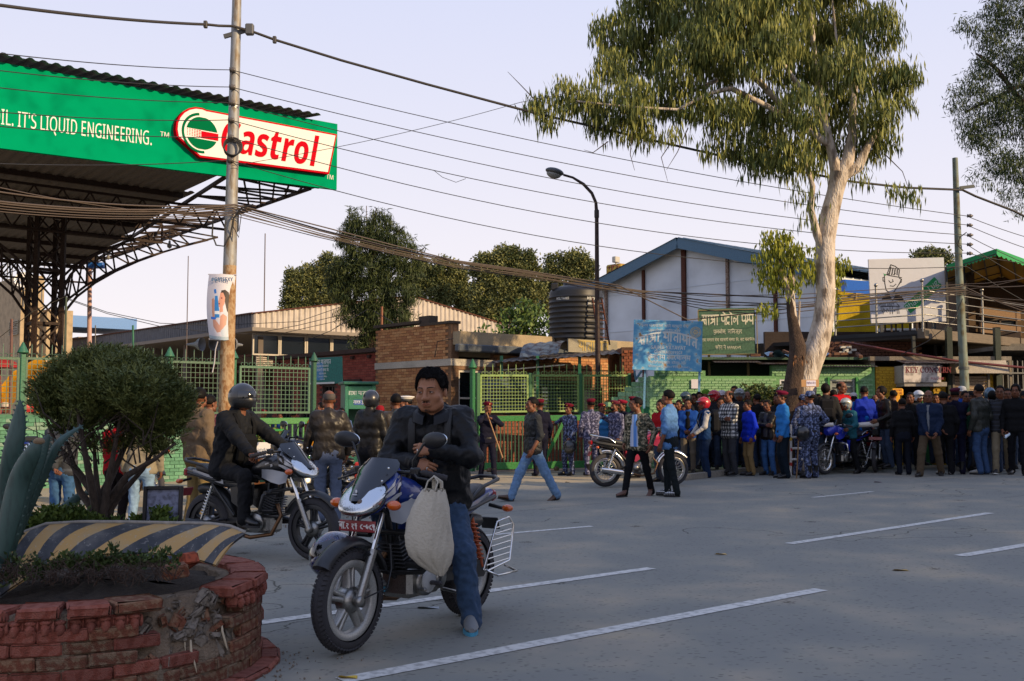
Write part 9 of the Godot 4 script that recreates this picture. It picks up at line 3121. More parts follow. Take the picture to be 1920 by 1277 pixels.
func people():
	rng.seed=90
	var navy:=cloth("17182a")
	var bcamo:=camo("blue camouflage","1c2740","10131f","445078","7482a8")
	var pcamo:=camo("violet camouflage","262a4a","14152a","40405e","7f819e")
	var gcamo:=camo("green camouflage","2c3324","15170f","6a5a44","a39a80")
	var khaki:=cloth("8a734e")
	var jean:=denim("3a5f8a")
	var djean:=denim("22354f")
	var blk:=cloth("17181a")
	var dgrey:=cloth("2c2d31")
	var lea:=leather("1b1a19")
	var maroon:=cloth("661226")
	var boot:={shoe="boot",shoe_m=plain("121214",0.35)}
	# --- the man on the nearest motorcycle
	var hs:={n="person astride the nearest motorcycle in black jacket and jeans, hands at his chest",at=v3(-0.5,-0.005,-6.98),h=1.74,head=1.09,short_neck=0.04,yaw=-8.0,cell=0.011,hip=v3(0,-0.05,0),lean=0.22,fat=1.22,bulk=0.012,
		top=mk("nylon jacket","131519",0.5,0.0,{tex=grain(),scale=4.0,bump=folds(),bump_h=0.08,spec=0.35}),bot=denim("2f4a6a"),face="fine",fine=true,hair="fringe",skin="94664b",look=-0.16,nod=0.08,tilt=0.03,
		lh=v3(0.05,1.13,0.36),rh=v3(-0.06,1.05,0.33),le=v3(1.0,-0.55,-0.25),re=v3(-1.0,-0.6,-0.3),lhand="fist",rhand="pinch",lp=v3(0.1,-0.35,-1),rp=v3(0,-0.3,-1),lw=v3(0,-0.1,0),rw=v3(0,-0.2,0),
		lf=v3(0.255,0,0.19),rf=v3(-0.24,0.27,0.25),lk=v3(0.35,0,1),rk=v3(-0.4,0,1),toe=v2(0.25,-0.2),shoe="sport",shoe_m=mk("trainer mesh","7d8082",0.7,0.0,{tex=weave(),scale=8.0}),sole_m=plain("3f8fb0",0.6),pack=mk("pack nylon","141517",0.6,0.0,{tex=weave(),scale=5.0}),fold=0.016,fold_f=7.0,shirt=cloth("101114"),shirt_w=0.03,hem=0.02,leg=1.12}
	var hero:=person(hs)
	hero_face(hero,hs)
	# --- the rider in the black helmet
	var f1:=v3(-1.89,-0.02,-10.02)
	var d1:=v3(0.898,0,0.439)
	person({n="person riding the black motorcycle in black jacket, black trousers and black full-face helmet",at=gy(f1-d1*1.06),h=1.7,yaw=64.0,cell=0.014,hip=v3(0,-0.03,0),lean=0.2,collar=0.03,pack_front=true,top=mk("rider jacket","191b1f",0.7,0.0,{tex=weave(),scale=4.0,bump=folds(),bump_h=0.06,spec=0.25}),bot=cloth("202124",0.75),gear="helmet",gear_m=gloss("1b1d20"),lh=v3(0.32,0.99,0.58),rh=v3(-0.32,0.99,0.58),lhand="fist",rhand="fist",lp=v3(0,-1,0.2),rp=v3(0,-1,0.2),lf=v3(0.2,0.31,0.42),rf=v3(-0.2,0.31,0.42),lk=v3(0.3,0.3,1),rk=v3(-0.3,0.3,1),bulk=0.018,fat=1.1,fold=0.014,pack=cloth("141517"),shoe_m=plain("191919",0.4)})
	# --- left side, behind the planter
	person(j(BACKHANDS,{n="person behind the agave in dark checked jacket and jeans, hands clasped behind the back",at=v3(-5.25,-0.05,-12.20),h=1.46,yaw=172.0,cell=0.015,top=lines_mat("dark check","26292e","3a3f46",9.0),bot=denim("2f5a86"),lhand="fist",rhand="fist",fat=1.1,bulk=0.01}))
	person({n="person behind the juniper in a bright red jacket and black trousers",at=v3(-4.76,-0.05,-12.60),h=1.42,yaw=165.0,cell=0.016,top=cloth("b01822"),bot=cloth("1a1416"),lh=v3(0.1,0.93,0.2),bulk=0.01})
	person({n="person behind the framed board in beige jacket and pale worn jeans",at=v3(-4.39,-0.04,-12.40),h=1.44,yaw=185.0,cell=0.016,top=cloth("8f8672"),bot=denim("7d9bb8"),bulk=0.01})
	person({n="person in brown windcheater and khaki trousers seen from behind, beside the juniper",at=v3(-3.91,-0.04,-13.00),h=1.70,yaw=148.0,cell=0.014,top=cloth("6f5f4c"),bot=cloth("8f7a4f"),glasses=true,look=0.5,hem=0.0,bulk=0.014,lh=v3(0.22,0.85,0.06)})
	person({n="person in maroon checked shirt mostly hidden by the brown windcheater",at=v3(-4.13,-0.04,-14.20),h=1.63,yaw=150.0,top=lines_mat("maroon check","5a2430","8a5a5e",8.0),bot=djean})
	person({n="person in white cap behind the low wall at the far left edge",at=v3(-11.93,-0.12,-24.50),h=1.68,yaw=60.0,top=cloth("3a4a5a"),bot=djean,gear="cap",gear_m=cloth("c9b8a4")})
	# --- the driveway opening
	person(j(BACKHANDS,{n="person with balding grey head, black leather jacket and grey-blue trousers, seen from behind",at=v3(-2.37,-0.02,-13.5),h=1.66,yaw=196.0,cell=0.013,top=leather("2a2623"),bot=cloth("5f6a80",0.8),hair="bald",hair_m=hairm("4a4542"),look=0.25,bulk=0.012,fat=1.02,fold=0.011,fold_f=5.5,lh=v3(0.3,0.86,0.14),rh=v3(-0.26,0.88,0.1),leg=1.1}))
	person({n="person in black helmet and black leather jacket standing behind the two mirrors",at=v3(-2.01,-0.02,-14.80),h=1.67,yaw=150.0,cell=0.015,top=lea,bot=cloth("1a1b20"),gear="helmet",gear_m=gloss("17181a"),look=0.5,bulk=0.01,fold=0.01,fold_f=5.5,rh=v3(-0.28,0.8,0.12)})
	person({n="young person in grey-brown leather jacket facing away, left of the police cap",at=v3(-1.69,-0.02,-15.20),h=1.64,yaw=205.0,cell=0.015,top=leather("3a342f"),bot=cloth("23282b"),bulk=0.012,lh=v3(0.1,1.05,0.25)})
	person({n="police officer in white-topped peaked cap and sky blue shirt",at=v3(-1.66,-0.02,-16.40),h=1.63,yaw=-60.0,top=cloth("3f86c4"),bot=navy,gear="peaked",gear_m=plain("d3cfc6"),peak_m=plain("14141a",0.2),look=-0.2,top_name="shirt"})
	person({n="person in red cap and blue shirt half hidden before the police officer",at=v3(-2.35,-0.02,-18.50),h=1.48,yaw=30.0,top=cloth("2a4f8a"),bot=djean,gear="cap",gear_m=cloth("8a1a24")})
	person({n="person in dark clothes with an orange scarf left of the balding man",at=v3(-3.81,-0.04,-20.50),h=1.48,yaw=10.0,top=cloth("c98a24"),bot=djean,vest=blk})
	person({n="tall person in profile directly behind the balding man",at=v3(-3.08,-0.03,-17.00),h=1.55,yaw=-70.0,top=blk,bot=djean})
	person({n="person in blue shirt facing the viewer by the red brick office",at=v3(-3.43,-0.03,-21.00),h=1.46,yaw=5.0,top=cloth("4a5f8a"),bot=djean})
	person({n="officer in maroon beret behind the green gate leaf",at=v3(-6.44,-0.06,-27.00),h=1.45,yaw=20.0,top=navy,bot=navy,gear="beret",gear_m=maroon})
	person({n="person with dark hair and dark jacket behind the green gate leaf",at=v3(-5.66,-0.06,-27.00),h=1.43,yaw=190.0,top=cloth("2a3040"),bot=djean})
	person({n="person in blue shirt behind the green gate leaf, nearer the pole",at=v3(-6.12,-0.06,-27.50),h=1.38,yaw=10.0,top=cloth("243f80"),bot=djean})
	# --- before the sliding gate
	var g1:=person({n="officer in navy uniform and maroon beret on the phone, a stick under his arm",at=v3(-0.50,-0.01,-21.40),h=1.55,yaw=20.0,top=navy,bot=navy,gear="beret",gear_m=maroon,lh=v3(0.02,1.36,0.26),rh=v3(-0.1,1.45,0.13),le=v3(1,-0.7,0.2),re=v3(-1,-0.8,0.1),lhand="fist",rhand="pinch",lf=v3(0.12,0,0.16),rf=v3(-0.1,0.0,-0.14),belt=true,look=-0.2,shoe="boot",shoe_m=plain("121214",0.35)})
	tag(part("bamboo_stick",m_tube([v3(-0.51,1.35,-21.15),v3(-0.19,0.45,-21.1)],[0.014,0.017],8),paint("8a6238")),"bamboo stick held slanting by the officer on the phone","stick")
	tag(part("mobile_phone",m_box(in_hand(g1,"hand_r")*T(v3(-0.03,-0.07,0.0)),v3(0.012,0.12,0.055),0.004),plain("0e0f12",0.2)),"dark mobile phone at the beret officer's ear","phone")
	person(j(WALK,{n="person walking left in black padded vest and faded jeans",at=v3(0.33,0,-16.28),h=1.645,yaw=-72.0,cell=0.014,top=mk("padded vest","1c1e20",0.6,0.0,{tex=grain(),scale=3.0,bump=lines_h(),bump_h=3.0}),vest=cloth("2f3236"),sleeve="rolled",bare=true,bot=denim("6f93bb"),lf=v3(0.06,0,-0.36),rf=v3(-0.07,0,0.4),tip=v2(0.35,-0.25),hip=v3(0,-0.06,0),lh=v3(0.27,0.83,0.1),rh=v3(-0.25,0.86,-0.08),look=0.15,shoe_m=plain("4a3524",0.5),leg=1.12,fold=0.012,bulk=0.008}))
	person({n="officer in navy uniform and maroon beret behind the walking person",at=v3(0.60,0.01,-22.40),h=1.60,yaw=195.0,top=navy,bot=navy,gear="beret",gear_m=maroon,shoe="boot",shoe_m=plain("121214",0.35),belt=true})
	var g3:=person({n="officer in blue camouflage and maroon beret leaning an arm on the sliding gate",at=v3(1.25,0.01,-22.60),h=1.51,yaw=-50.0,top=bcamo,bot=bcamo,gear="beret",gear_m=maroon,rh=v3(-0.42,1.24,0.1),re=v3(-1,-0.3,-0.2),lh=v3(0.2,0.9,0.18),lf=v3(0.1,0,0.05),rf=v3(-0.1,0,0.1),belt=true,shoe="boot",shoe_m=plain("121214",0.35)})
	held_helmet("helmet_in_hand","black helmet hanging from the gate-leaning officer's hand",in_hand(g3,"hand_l").origin+v3(0,-0.18,0.02),"141517",-0.6)
	person({n="officer in violet camouflage and maroon beret with his back turned, right of the gate brace",at=v3(1.70,0.02,-22.40),h=1.60,yaw=188.0,top=pcamo,bot=pcamo,gear="beret",gear_m=maroon,rh=v3(0.24,1.36,0.18)*v3(-1,1,1),belt=true,shoe="boot",shoe_m=plain("121214",0.35)})
	person({n="officer in sky blue shirt and maroon beret between two camouflaged officers",at=v3(2.00,0.02,-23.30),h=1.50,yaw=12.0,top=cloth("3f86c4"),bot=navy,gear="beret",gear_m=maroon,top_name="shirt"})
	person({n="officer in violet camouflage with beret and black face mask",at=v3(2.22,0.02,-22.30),h=1.56,yaw=-70.0,top=pcamo,bot=pcamo,gear="beret",gear_m=cloth("6a2a38"),mask=true,twist=0.3,belt=true,shoe="boot",shoe_m=plain("121214",0.35)})
	person({n="officer in navy uniform and bright maroon beret right of the masked officer",at=v3(2.45,0.02,-23.00),h=1.58,yaw=-60.0,top=navy,bot=navy,gear="beret",gear_m=cloth("8a1a34")})
	person({n="officer in navy with beret hidden behind the green camouflage jacket",at=v3(2.53,0.03,-21.50),h=1.62,yaw=-80.0,top=navy,bot=navy,gear="beret",gear_m=maroon})
	person({n="young person in green camouflage jacket, striped shirt and black trousers stepping left",at=v3(2.04,0.02,-16.98),h=1.6,yaw=-38.0,cell=0.014,top=gcamo,bot=cloth("15161a"),shirt=lines_mat("blue stripes","b9bfcc","4f7fc0",7.0,true,12),shirt_w=0.085,lf=v3(0.12,0.0,-0.22),rf=v3(-0.1,0,0.3),tip=v2(0.5,0.0),hip=v3(0,-0.03,0),look=-0.75,lh=v3(0.27,0.88,0.0),rh=v3(-0.25,0.9,0.02),shoe_m=plain("5a4036",0.6),hem=0.0,leg=0.95})
	person({n="young person in blue denim shirt and black trousers looking left, in striped sandals",at=v3(2.54,0.03,-16.82),h=1.68,yaw=-118.0,cell=0.014,top=denim("4f7fb8"),top_name="shirt",bot=cloth("1c2326"),sleeve="rolled",bare=true,look=-0.1,lh=v3(0.24,0.86,0.06),rh=v3(-0.24,0.85,0.04),lf=v3(0.07,0,-0.1),rf=v3(-0.1,0,0.12),shoe_m=lines_mat("sandal","26282c","c9ccd0",28.0,false,12),leg=0.92,hem=0.05})
	person({n="person in bright red sweater behind the two young men",at=v3(2.89,0.03,-20.20),h=1.56,yaw=-45.0,top=cloth("a01820"),bot=djean,top_name="sweater"})
	# --- the queue, front row from left to right
	var q1:="people waiting in the queue"
	person(j(CLASP,{n="bearded person in open blue jacket over black shirt, first of the queue's front row",at=v3(3.70,0.09,-21.90),h=1.54,yaw=-15.0,top=cloth("1c4a9a"),shirt=blk,bot=cloth("6a6257"),face="dark",group=q1}))
	person({n="person in red and silver helmet, white sleeves and black backpack facing left",at=v3(3.94,0.04,-21.30),h=1.60,yaw=-85.0,top=cloth("1b3a66"),vest=cloth("b9b7b4"),bot=cloth("1b2d4a"),gear="open_helmet",gear_m=gloss("9c1420"),visor="26303a",pack=cloth("1c1d20"),lh=v3(0.16,0.95,0.26),rh=v3(-0.12,0.93,0.27),group=q1})
	person(j(CROSS,{n="tall balding person in black and white checked shirt with folded arms",at=v3(4.53,0.07,-21.70),h=1.73,yaw=-62.0,top=check_mat(),top_name="shirt",bot=cloth("3a3c42"),sleeve="long",hem=0.06,fat=1.15,hair="bald",hair_m=hairm(),group=q1}))
	person({n="slim youth in bright blue jacket with yellow stripe and khaki trousers",at=v3(4.95,0.05,-21.80),h=1.55,yaw=-75.0,top=cloth("1533c4"),bot=khaki,hem=0.04,leg=0.95,group=q1})
	person(j(CROSS,{n="person in spectacles and black leather jacket with folded arms and blue jeans",at=v3(5.38,0.05,-21.90),h=1.55,yaw=-50.0,top=lea,shirt=cloth("4a4c50"),bot=denim("2f5f9a"),glasses=true,group=q1}))
	person({n="police officer in sky blue shirt, maroon beret and navy trousers facing left",at=v3(5.43,0.05,-20.90),h=1.71,yaw=-86.0,cell=0.016,top=cloth("2f7ac4"),top_name="shirt",bot=cloth("14202c"),gear="beret",gear_m=cloth("6a1230"),lh=v3(0.22,0.86,0.1),belt=true,shoe_m=plain("101012",0.3)})
	var c9:=person({n="officer in grey-blue camouflage and camouflage cap seen from behind, helmet under his arm",at=v3(5.96,0.06,-20.80),h=1.70,yaw=205.0,cell=0.016,top=bcamo,bot=bcamo,gear="cap",gear_m=bcamo,rh=v3(-0.3,1.02,0.12),lh=v3(0.1,1.16,0.26),lhand="fist",lf=v3(0.12,0,0),rf=v3(-0.12,0,0.06),belt=true,look=0.1,shoe="boot",shoe_m=plain("121214",0.35)})
	held_helmet("visor_helmet","black full-face helmet with clear visor held by the camouflaged officer",v3(5.74,0.96,-20.6),"141416",2.6)
	tag(part("wooden_baton",m_tube([v3(5.65,0.81,-20.6),v3(5.6,0.07,-20.6)],[0.015,0.013],8),paint("7a5a34")),"upright wooden baton below the camouflaged officer's helmet","stick")
	person({n="officer in camouflage cap bowing his head behind the white barrier",at=v3(5.98,0.06,-21.80),h=1.65,yaw=60.0,top=bcamo,bot=bcamo,gear="cap",gear_m=bcamo,nod=0.5,lean=0.1})
	person({n="person in blue windcheater with black chin mask right of the police officer",at=v3(6.00,0.16,-22.60),h=1.64,yaw=-10.0,top=cloth("1c3f8a"),bot=djean,mask=true,group=q1})
	person({n="person in dark hooded jacket with black backpack turned away",at=v3(6.69,0.17,-22.20),h=1.78,yaw=170.0,top=cloth("2a2a2a"),bot=djean,pack=cloth("202022"),hair="long",bulk=0.02,look=-0.4,group=q1})
	person({n="tall balding person in red and white sports shirt",at=v3(7.14,0.18,-22.60),h=1.83,yaw=25.0,top=cloth("b01420"),top_name="shirt",bot=djean,hair="bald",hair_m=hairm(),sleeve="short",bare=true,look=0.3,group=q1})
	person({n="person in azure shirt and white cap stooping with his back turned",at=v3(7.52,0.19,-22.90),h=1.59,yaw=165.0,top=cloth("1c6fc8"),bot=djean,gear="cap",lean=0.25,fat=1.15,group=q1})
	person({n="person in royal blue tracksuit top and black mask, seen from behind",at=v3(7.75,0.19,-22.90),h=1.72,yaw=195.0,top=cloth("1c33a8"),bot=cloth("4a4f55"),mask=true,look=-0.8,group=q1})
	var f2:=v3(6.54,0.07,-21.88)
	var d2:=v3(-0.8,0,0.6)
	person({n="rider in teal jacket and silver helmet sitting on the bright blue motorcycle",at=gy(f2-d2*0.84),h=1.6,yaw=-53.0,cell=0.016,hip=v3(0,-0.04,0),lean=0.06,top=cloth("23606e",0.6),bot=cloth("141518"),gear="open_helmet",gear_m=mk("silver helmet","a9aca4",0.3,0.4,{coat=0.8}),visor="4a5a58",lh=v3(0.26,1.0,0.36),rh=v3(-0.26,1.0,0.36),lhand="fist",rhand="fist",lf=v3(0.3,0.0,0.12),rf=v3(-0.22,0.35,0.2),lk=v3(0.3,0,1),rk=v3(-0.3,0,1),bulk=0.012,look=-0.25})
	person({n="older person in olive pullover between the blue tracksuit and the black leather jacket",at=v3(8.09,0.19,-23.20),h=1.54,yaw=-15.0,top=cloth("3a3d2a"),bot=djean,hair="bald",hair_m=hairm("3a3632"),group=q1})
	person({n="person in dark clothes against the yellow wall edge",at=v3(8.33,0.19,-23.60),h=1.60,yaw=-40.0,top=blk,bot=djean,group=q1})
	person({n="long-haired person in shiny black leather jacket facing left",at=v3(8.04,0.18,-22.40),h=1.72,yaw=-80.0,top=lea,bot=djean,hair="long",lean=0.12,lh=v3(0.15,1.0,0.28),group=q1})
	person({n="person with dark hair in brown jacket left of the yellow notice",at=v3(8.65,0.20,-23.60),h=1.64,yaw=175.0,top=cloth("2f2622"),bot=djean,group=q1})
	person({n="short person in plain black jacket seen from behind, left of the old man",at=v3(8.09,0.08,-21.60),h=1.55,yaw=175.0,top=cloth("18191c"),bot=cloth("171b26"),group=q1})
	person({n="person in black jacket looking left behind the short black jacket",at=v3(8.65,0.14,-22.60),h=1.63,yaw=-35.0,top=blk,bot=blk,group=q1})
	person({n="person in white and blue helmet beside the dark doorway",at=v3(9.04,0.19,-23.20),h=1.62,yaw=20.0,top=dgrey,bot=djean,gear="open_helmet",gear_m=gloss("b9bcc0"),visor="3a4a5a",group=q1})
	person(j(WALK,{n="balding older person in navy blue jacket and brown trousers striding left",at=v3(8.42,0.08,-21.04),h=1.74,yaw=-32.0,cell=0.015,top=cloth("12233f",0.6),bot=cloth("55493a"),hair="bald",hair_m=hairm("3f3a36"),lf=v3(0.14,0,-0.28),rf=v3(-0.16,0,0.26),hip=v3(0,-0.03,0),tip=v2(0.2,0.0),lh=v3(0.16,0.86,0.16),rh=v3(-0.02,0.86,0.22),look=0.0,glasses=true,bulk=0.016,leg=1.15,hem=-0.02,shirt=cloth("7a7f86"),shirt_w=0.02}))
	person({n="person in black jacket with a small white shoulder mark, seen from behind",at=v3(8.91,0.09,-21.50),h=1.67,yaw=172.0,top=cloth("17181b"),bot=cloth("15161a"),fat=1.1,lh=v3(0.1,0.95,-0.18),shoe_m=plain("a9a9a6"),group=q1})
	person({n="officer in very dark navy and dusky maroon beret with his back turned",at=v3(9.19,0.09,-21.60),h=1.74,yaw=160.0,top=cloth("13142a"),bot=cloth("13142a"),gear="beret",gear_m=cloth("4a1a2c"),fat=1.15,rh=v3(0.18,1.2,0.3),shoe="boot",shoe_m=plain("101012",0.35)})
	person({n="person in white and grey cap and bright blue collar right of the dusky beret",at=v3(9.89,0.18,-22.90),h=1.72,yaw=5.0,top=cloth("1c4fa8"),bot=djean,gear="cap",gear_m=cloth("b9bcc0"),group=q1})
	person({n="person in sunglasses and black jacket over green shirt",at=v3(9.70,0.15,-22.30),h=1.65,yaw=5.0,top=blk,shirt=cloth("1f4a34"),bot=djean,sunglasses=true,rh=v3(-0.1,1.2,0.24),group=q1})
	person({n="person in dark cap left of the grey leather jacket",at=v3(10.05,0.18,-22.80),h=1.62,yaw=10.0,top=dgrey,bot=djean,gear="cap",gear_m=cloth("1a1b20"),glasses=true,group=q1})
	person({n="person in grey-green leather jacket and blue jeans with his back half turned",at=v3(9.61,0.10,-21.40),h=1.81,yaw=212.0,cell=0.016,top=leather("30332f"),bot=denim("26456f"),bulk=0.012,look=-0.3,rh=v3(-0.24,0.9,0.1),shoe_m=plain("8a8a86"),group=q1})
	person({n="person in dark helmet behind the grey-green leather jacket",at=v3(10.37,0.16,-22.60),h=1.70,yaw=150.0,top=dgrey,bot=djean,gear="open_helmet",gear_m=gloss("3a5a70"),group=q1})
	person({n="person with long dark hair behind the striped sweater",at=v3(10.15,0.10,-22.00),h=1.69,yaw=170.0,top=blk,bot=djean,hair="long",group=q1})
	var c25:=person({n="person in spectacles, thin-striped dark sweater and beige trousers stepping out with a bottle",at=v3(10.07,0.1,-21.48),h=1.8,yaw=-22.0,cell=0.016,top=lines_mat("pinstripe knit","15171d","2f3542",13.0,false,6),top_name="sweater",bot=cloth("7d735f"),glasses=true,lf=v3(0.12,0.0,-0.2),rf=v3(-0.12,0,0.18),hip=v3(0,-0.01,0),tip=v2(0.2,-0.1),lh=v3(0.12,0.86,0.18),rh=v3(-0.27,0.86,0.05),lhand="fist",look=-0.15,shoe_m=plain("1b1c22"),sole_m=plain("b9b9b4")})
	var bo:=MB.new()
	bo.lathe(X3(Basis(BK,-0.9),in_hand(c25,"hand_l").origin+v3(0.0,-0.08,0.03)),[v2(0.001,-0.13),v2(0.033,-0.13),v2(0.034,0.03),v2(0.014,0.07),v2(0.014,0.09),v2(0.001,0.09)],14)
	var bt:=thing("water_bottle","clear plastic water bottle with blue cap in the striped sweater's hand","bottle")
	part("bottle",bo,mk("bottle plastic",Color(0.8,0.88,0.95,0.45),0.3,0.0,{}),bt)
	var cpm:=MB.new()
	cpm.lathe(X3(Basis(BK,-0.9),in_hand(c25,"hand_l").origin+v3(0.0,-0.08,0.03)),[v2(0.016,0.085),v2(0.017,0.11),v2(0.001,0.112)],12)
	part("cap",cpm,plain("2a6fc4"),bt)
	person({n="person in spectacles and plain black jacket at the right edge",at=v3(10.26,0.10,-21.20),h=1.81,yaw=-30.0,cell=0.016,top=cloth("16171a"),bot=cloth("15161c"),glasses=true,hair="long",face="dark",lf=v3(0.12,0,0.16),rf=v3(-0.12,0,-0.1),look=-0.1,group=q1})
	person({n="person with glasses behind the shoulder of the black jacket at the right edge",at=v3(10.66,0.16,-22.40),h=1.69,yaw=-20.0,top=dgrey,bot=djean,glasses=true,group=q1})
	# --- the queue's rear rows: mostly heads
	var rear:=[[1272,752,22.6,-40,"","1c2028","left end of the rear row, hair in the sun"],[1281,762,22.2,-10,"","22252c","peering out between the blue shirt and the bearded man"],[1286,738,23.4,-60,"open_helmet","2a3a44","dark helmet with raised clear visor at the rear row's left"],[1300,740,23.6,-30,"","2c2a28","dark hair just right of the dark helmet"],[1309,737,24.0,10,"","24262c","top of black hair under the white paper's corner"],[1322,733,24.0,-20,"beanie","5a8a2a","light green knitted cap"],[1312,754,22.6,20,"","2a2f38","grey jacket directly behind the red and silver helmet"],[1339,735,23.4,-70,"open_helmet","a01824","big shiny red helmet in the rear row"],[1352,735,23.8,-40,"cap","c9c4cc","white cap just right of the big red helmet"],[1349,748,22.5,-5,"","20242c","round-faced person in a maroon scarf left of the checked shirt"],[1362,737,24.0,30,"","1c1d20","curly dark hair behind the balding checked shirt"],[1376,726,24.0,-35,"","1c1d22","tallest dark head against the green wall"],[1385,732,23.0,-20,"open_helmet","6a6f72","grey helmet with raised visor right of the checked shirt"],[1399,736,23.2,-10,"bald","2a2622","shaven-headed face behind the blue youth"],[1407,727,24.1,170,"","1a1b1e","dark head before the shrub, left half"],[1418,741,22.9,200,"","1a1c20","dark head right of the blue youth"],[1448,733,24.0,-20,"","2a2320","shaded face behind the police officer's beret, left"],[1455,741,23.0,-40,"","22242a","dark face between spectacles and police officer"],[1462,728,24.2,0,"open_helmet","b4bac0","pale helmet before the tree trunk"],[1503,724,23.4,-30,"","2a2320","spectacled face under the cardboard notice"],[1518,722,23.6,-20,"","1c1e22","dark head right under the cardboard notice"],[1560,733,23.0,160,"","1c1d20","dark curly head left of the red sports shirt"],[1555,736,23.4,-60,"bald","2b2623","shaven head peeping behind the backpack"],[1796,738,23.4,-10,"","2a2622","young face with lit fringe left of the dusky beret"],[1782,744,22.6,-5,"","1f2126","half-hidden face right of the small white shoulder mark"],[1846,735,23.2,20,"","202228","dark head in the shade of the steel pole"],[1763,736,23.4,150,"","1d1f24","dark head behind the navy jacket's shoulder"],[1700,741,23.8,140,"","1a1a1e","dark head in front of the yellow brick pier, left"],[1733,739,23.9,170,"","191b20","dark head in front of the green door"],[1752,740,24.0,-30,"","25211f","face in front of the yellow brick strip"],[1774,741,24.0,10,"","1b1d22","dark head before the dark pillar left of the shutter"],[1829,738,24.2,165,"","1b1c20","dark head before the shutter, right of the steel pole"],[1873,738,23.6,30,"","20222a","dark head before the barred window, left"],[1897,741,23.9,160,"","1c1e22","dark head before the barred window, right"],[1918,736,23.0,-20,"cap","22252c","dark cap at the very right edge"],[1668,744,23.9,10,"","23201f","face low behind the shiny leather jacket"],[1634,748,23.9,-20,"","211f1e","face behind the royal blue tracksuit top"],[1589,744,24.0,170,"","1a1b1f","dark head behind the silver helmet"],[1532,741,24.0,-10,"","201e1d","face behind the camouflage cap"],[1429,752,23.4,-60,"","1d1f24","dark head in front of the shrub"],[1262,757,23.0,-30,"","26221f","face between the red sweater and the blue denim shirt"]]
	for r in rear:
		var o:={n="rear-row person, "+r[6],at=ZERO,h=1.6,yaw=float(r[3]),top=cloth(r[5] if not r[4] in ["open_helmet","beanie","cap"] else "24262c"),bot=djean,cell=0.024,group="people in the queue's rear rows"}
		var d:float=r[2]
		o.at=v3((r[0]-960.0)/1950.0*d*1.003,0.0,-d)
		o.at.y=o.at.x*0.01+0.1
		o.h=1.4+(770.0-r[1])*d/1950.0-o.at.y
		if r[4]=="bald":o.hair="bald"
		elif r[4]:o.gear=r[4]; o.gear_m=gloss(r[5]) if r[4]=="open_helmet" else cloth(r[5])
		person(o)

func lines_h()->Texture2D:
	if not texs.has("quilt"):
		var im:=Image.create(32,32,false,Image.FORMAT_RGB8)
		for y in 32:
			for x in 32:im.set_pixel(x,y,g(pow(absf(sin(PI*y/32.0)),0.5)))
		texs["quilt"]=ImageTexture.create_from_image(im)
	return texs["quilt"]

func held_helmet(called:String,label:String,at:Vector3,hex:String,yaw:float):
	var h:=thing(called,label,"helmet",X3(Basis(UP,yaw)*Basis(RT,0.5),at))
	helmet(h,gloss(hex),0.15,true,"3a4046")

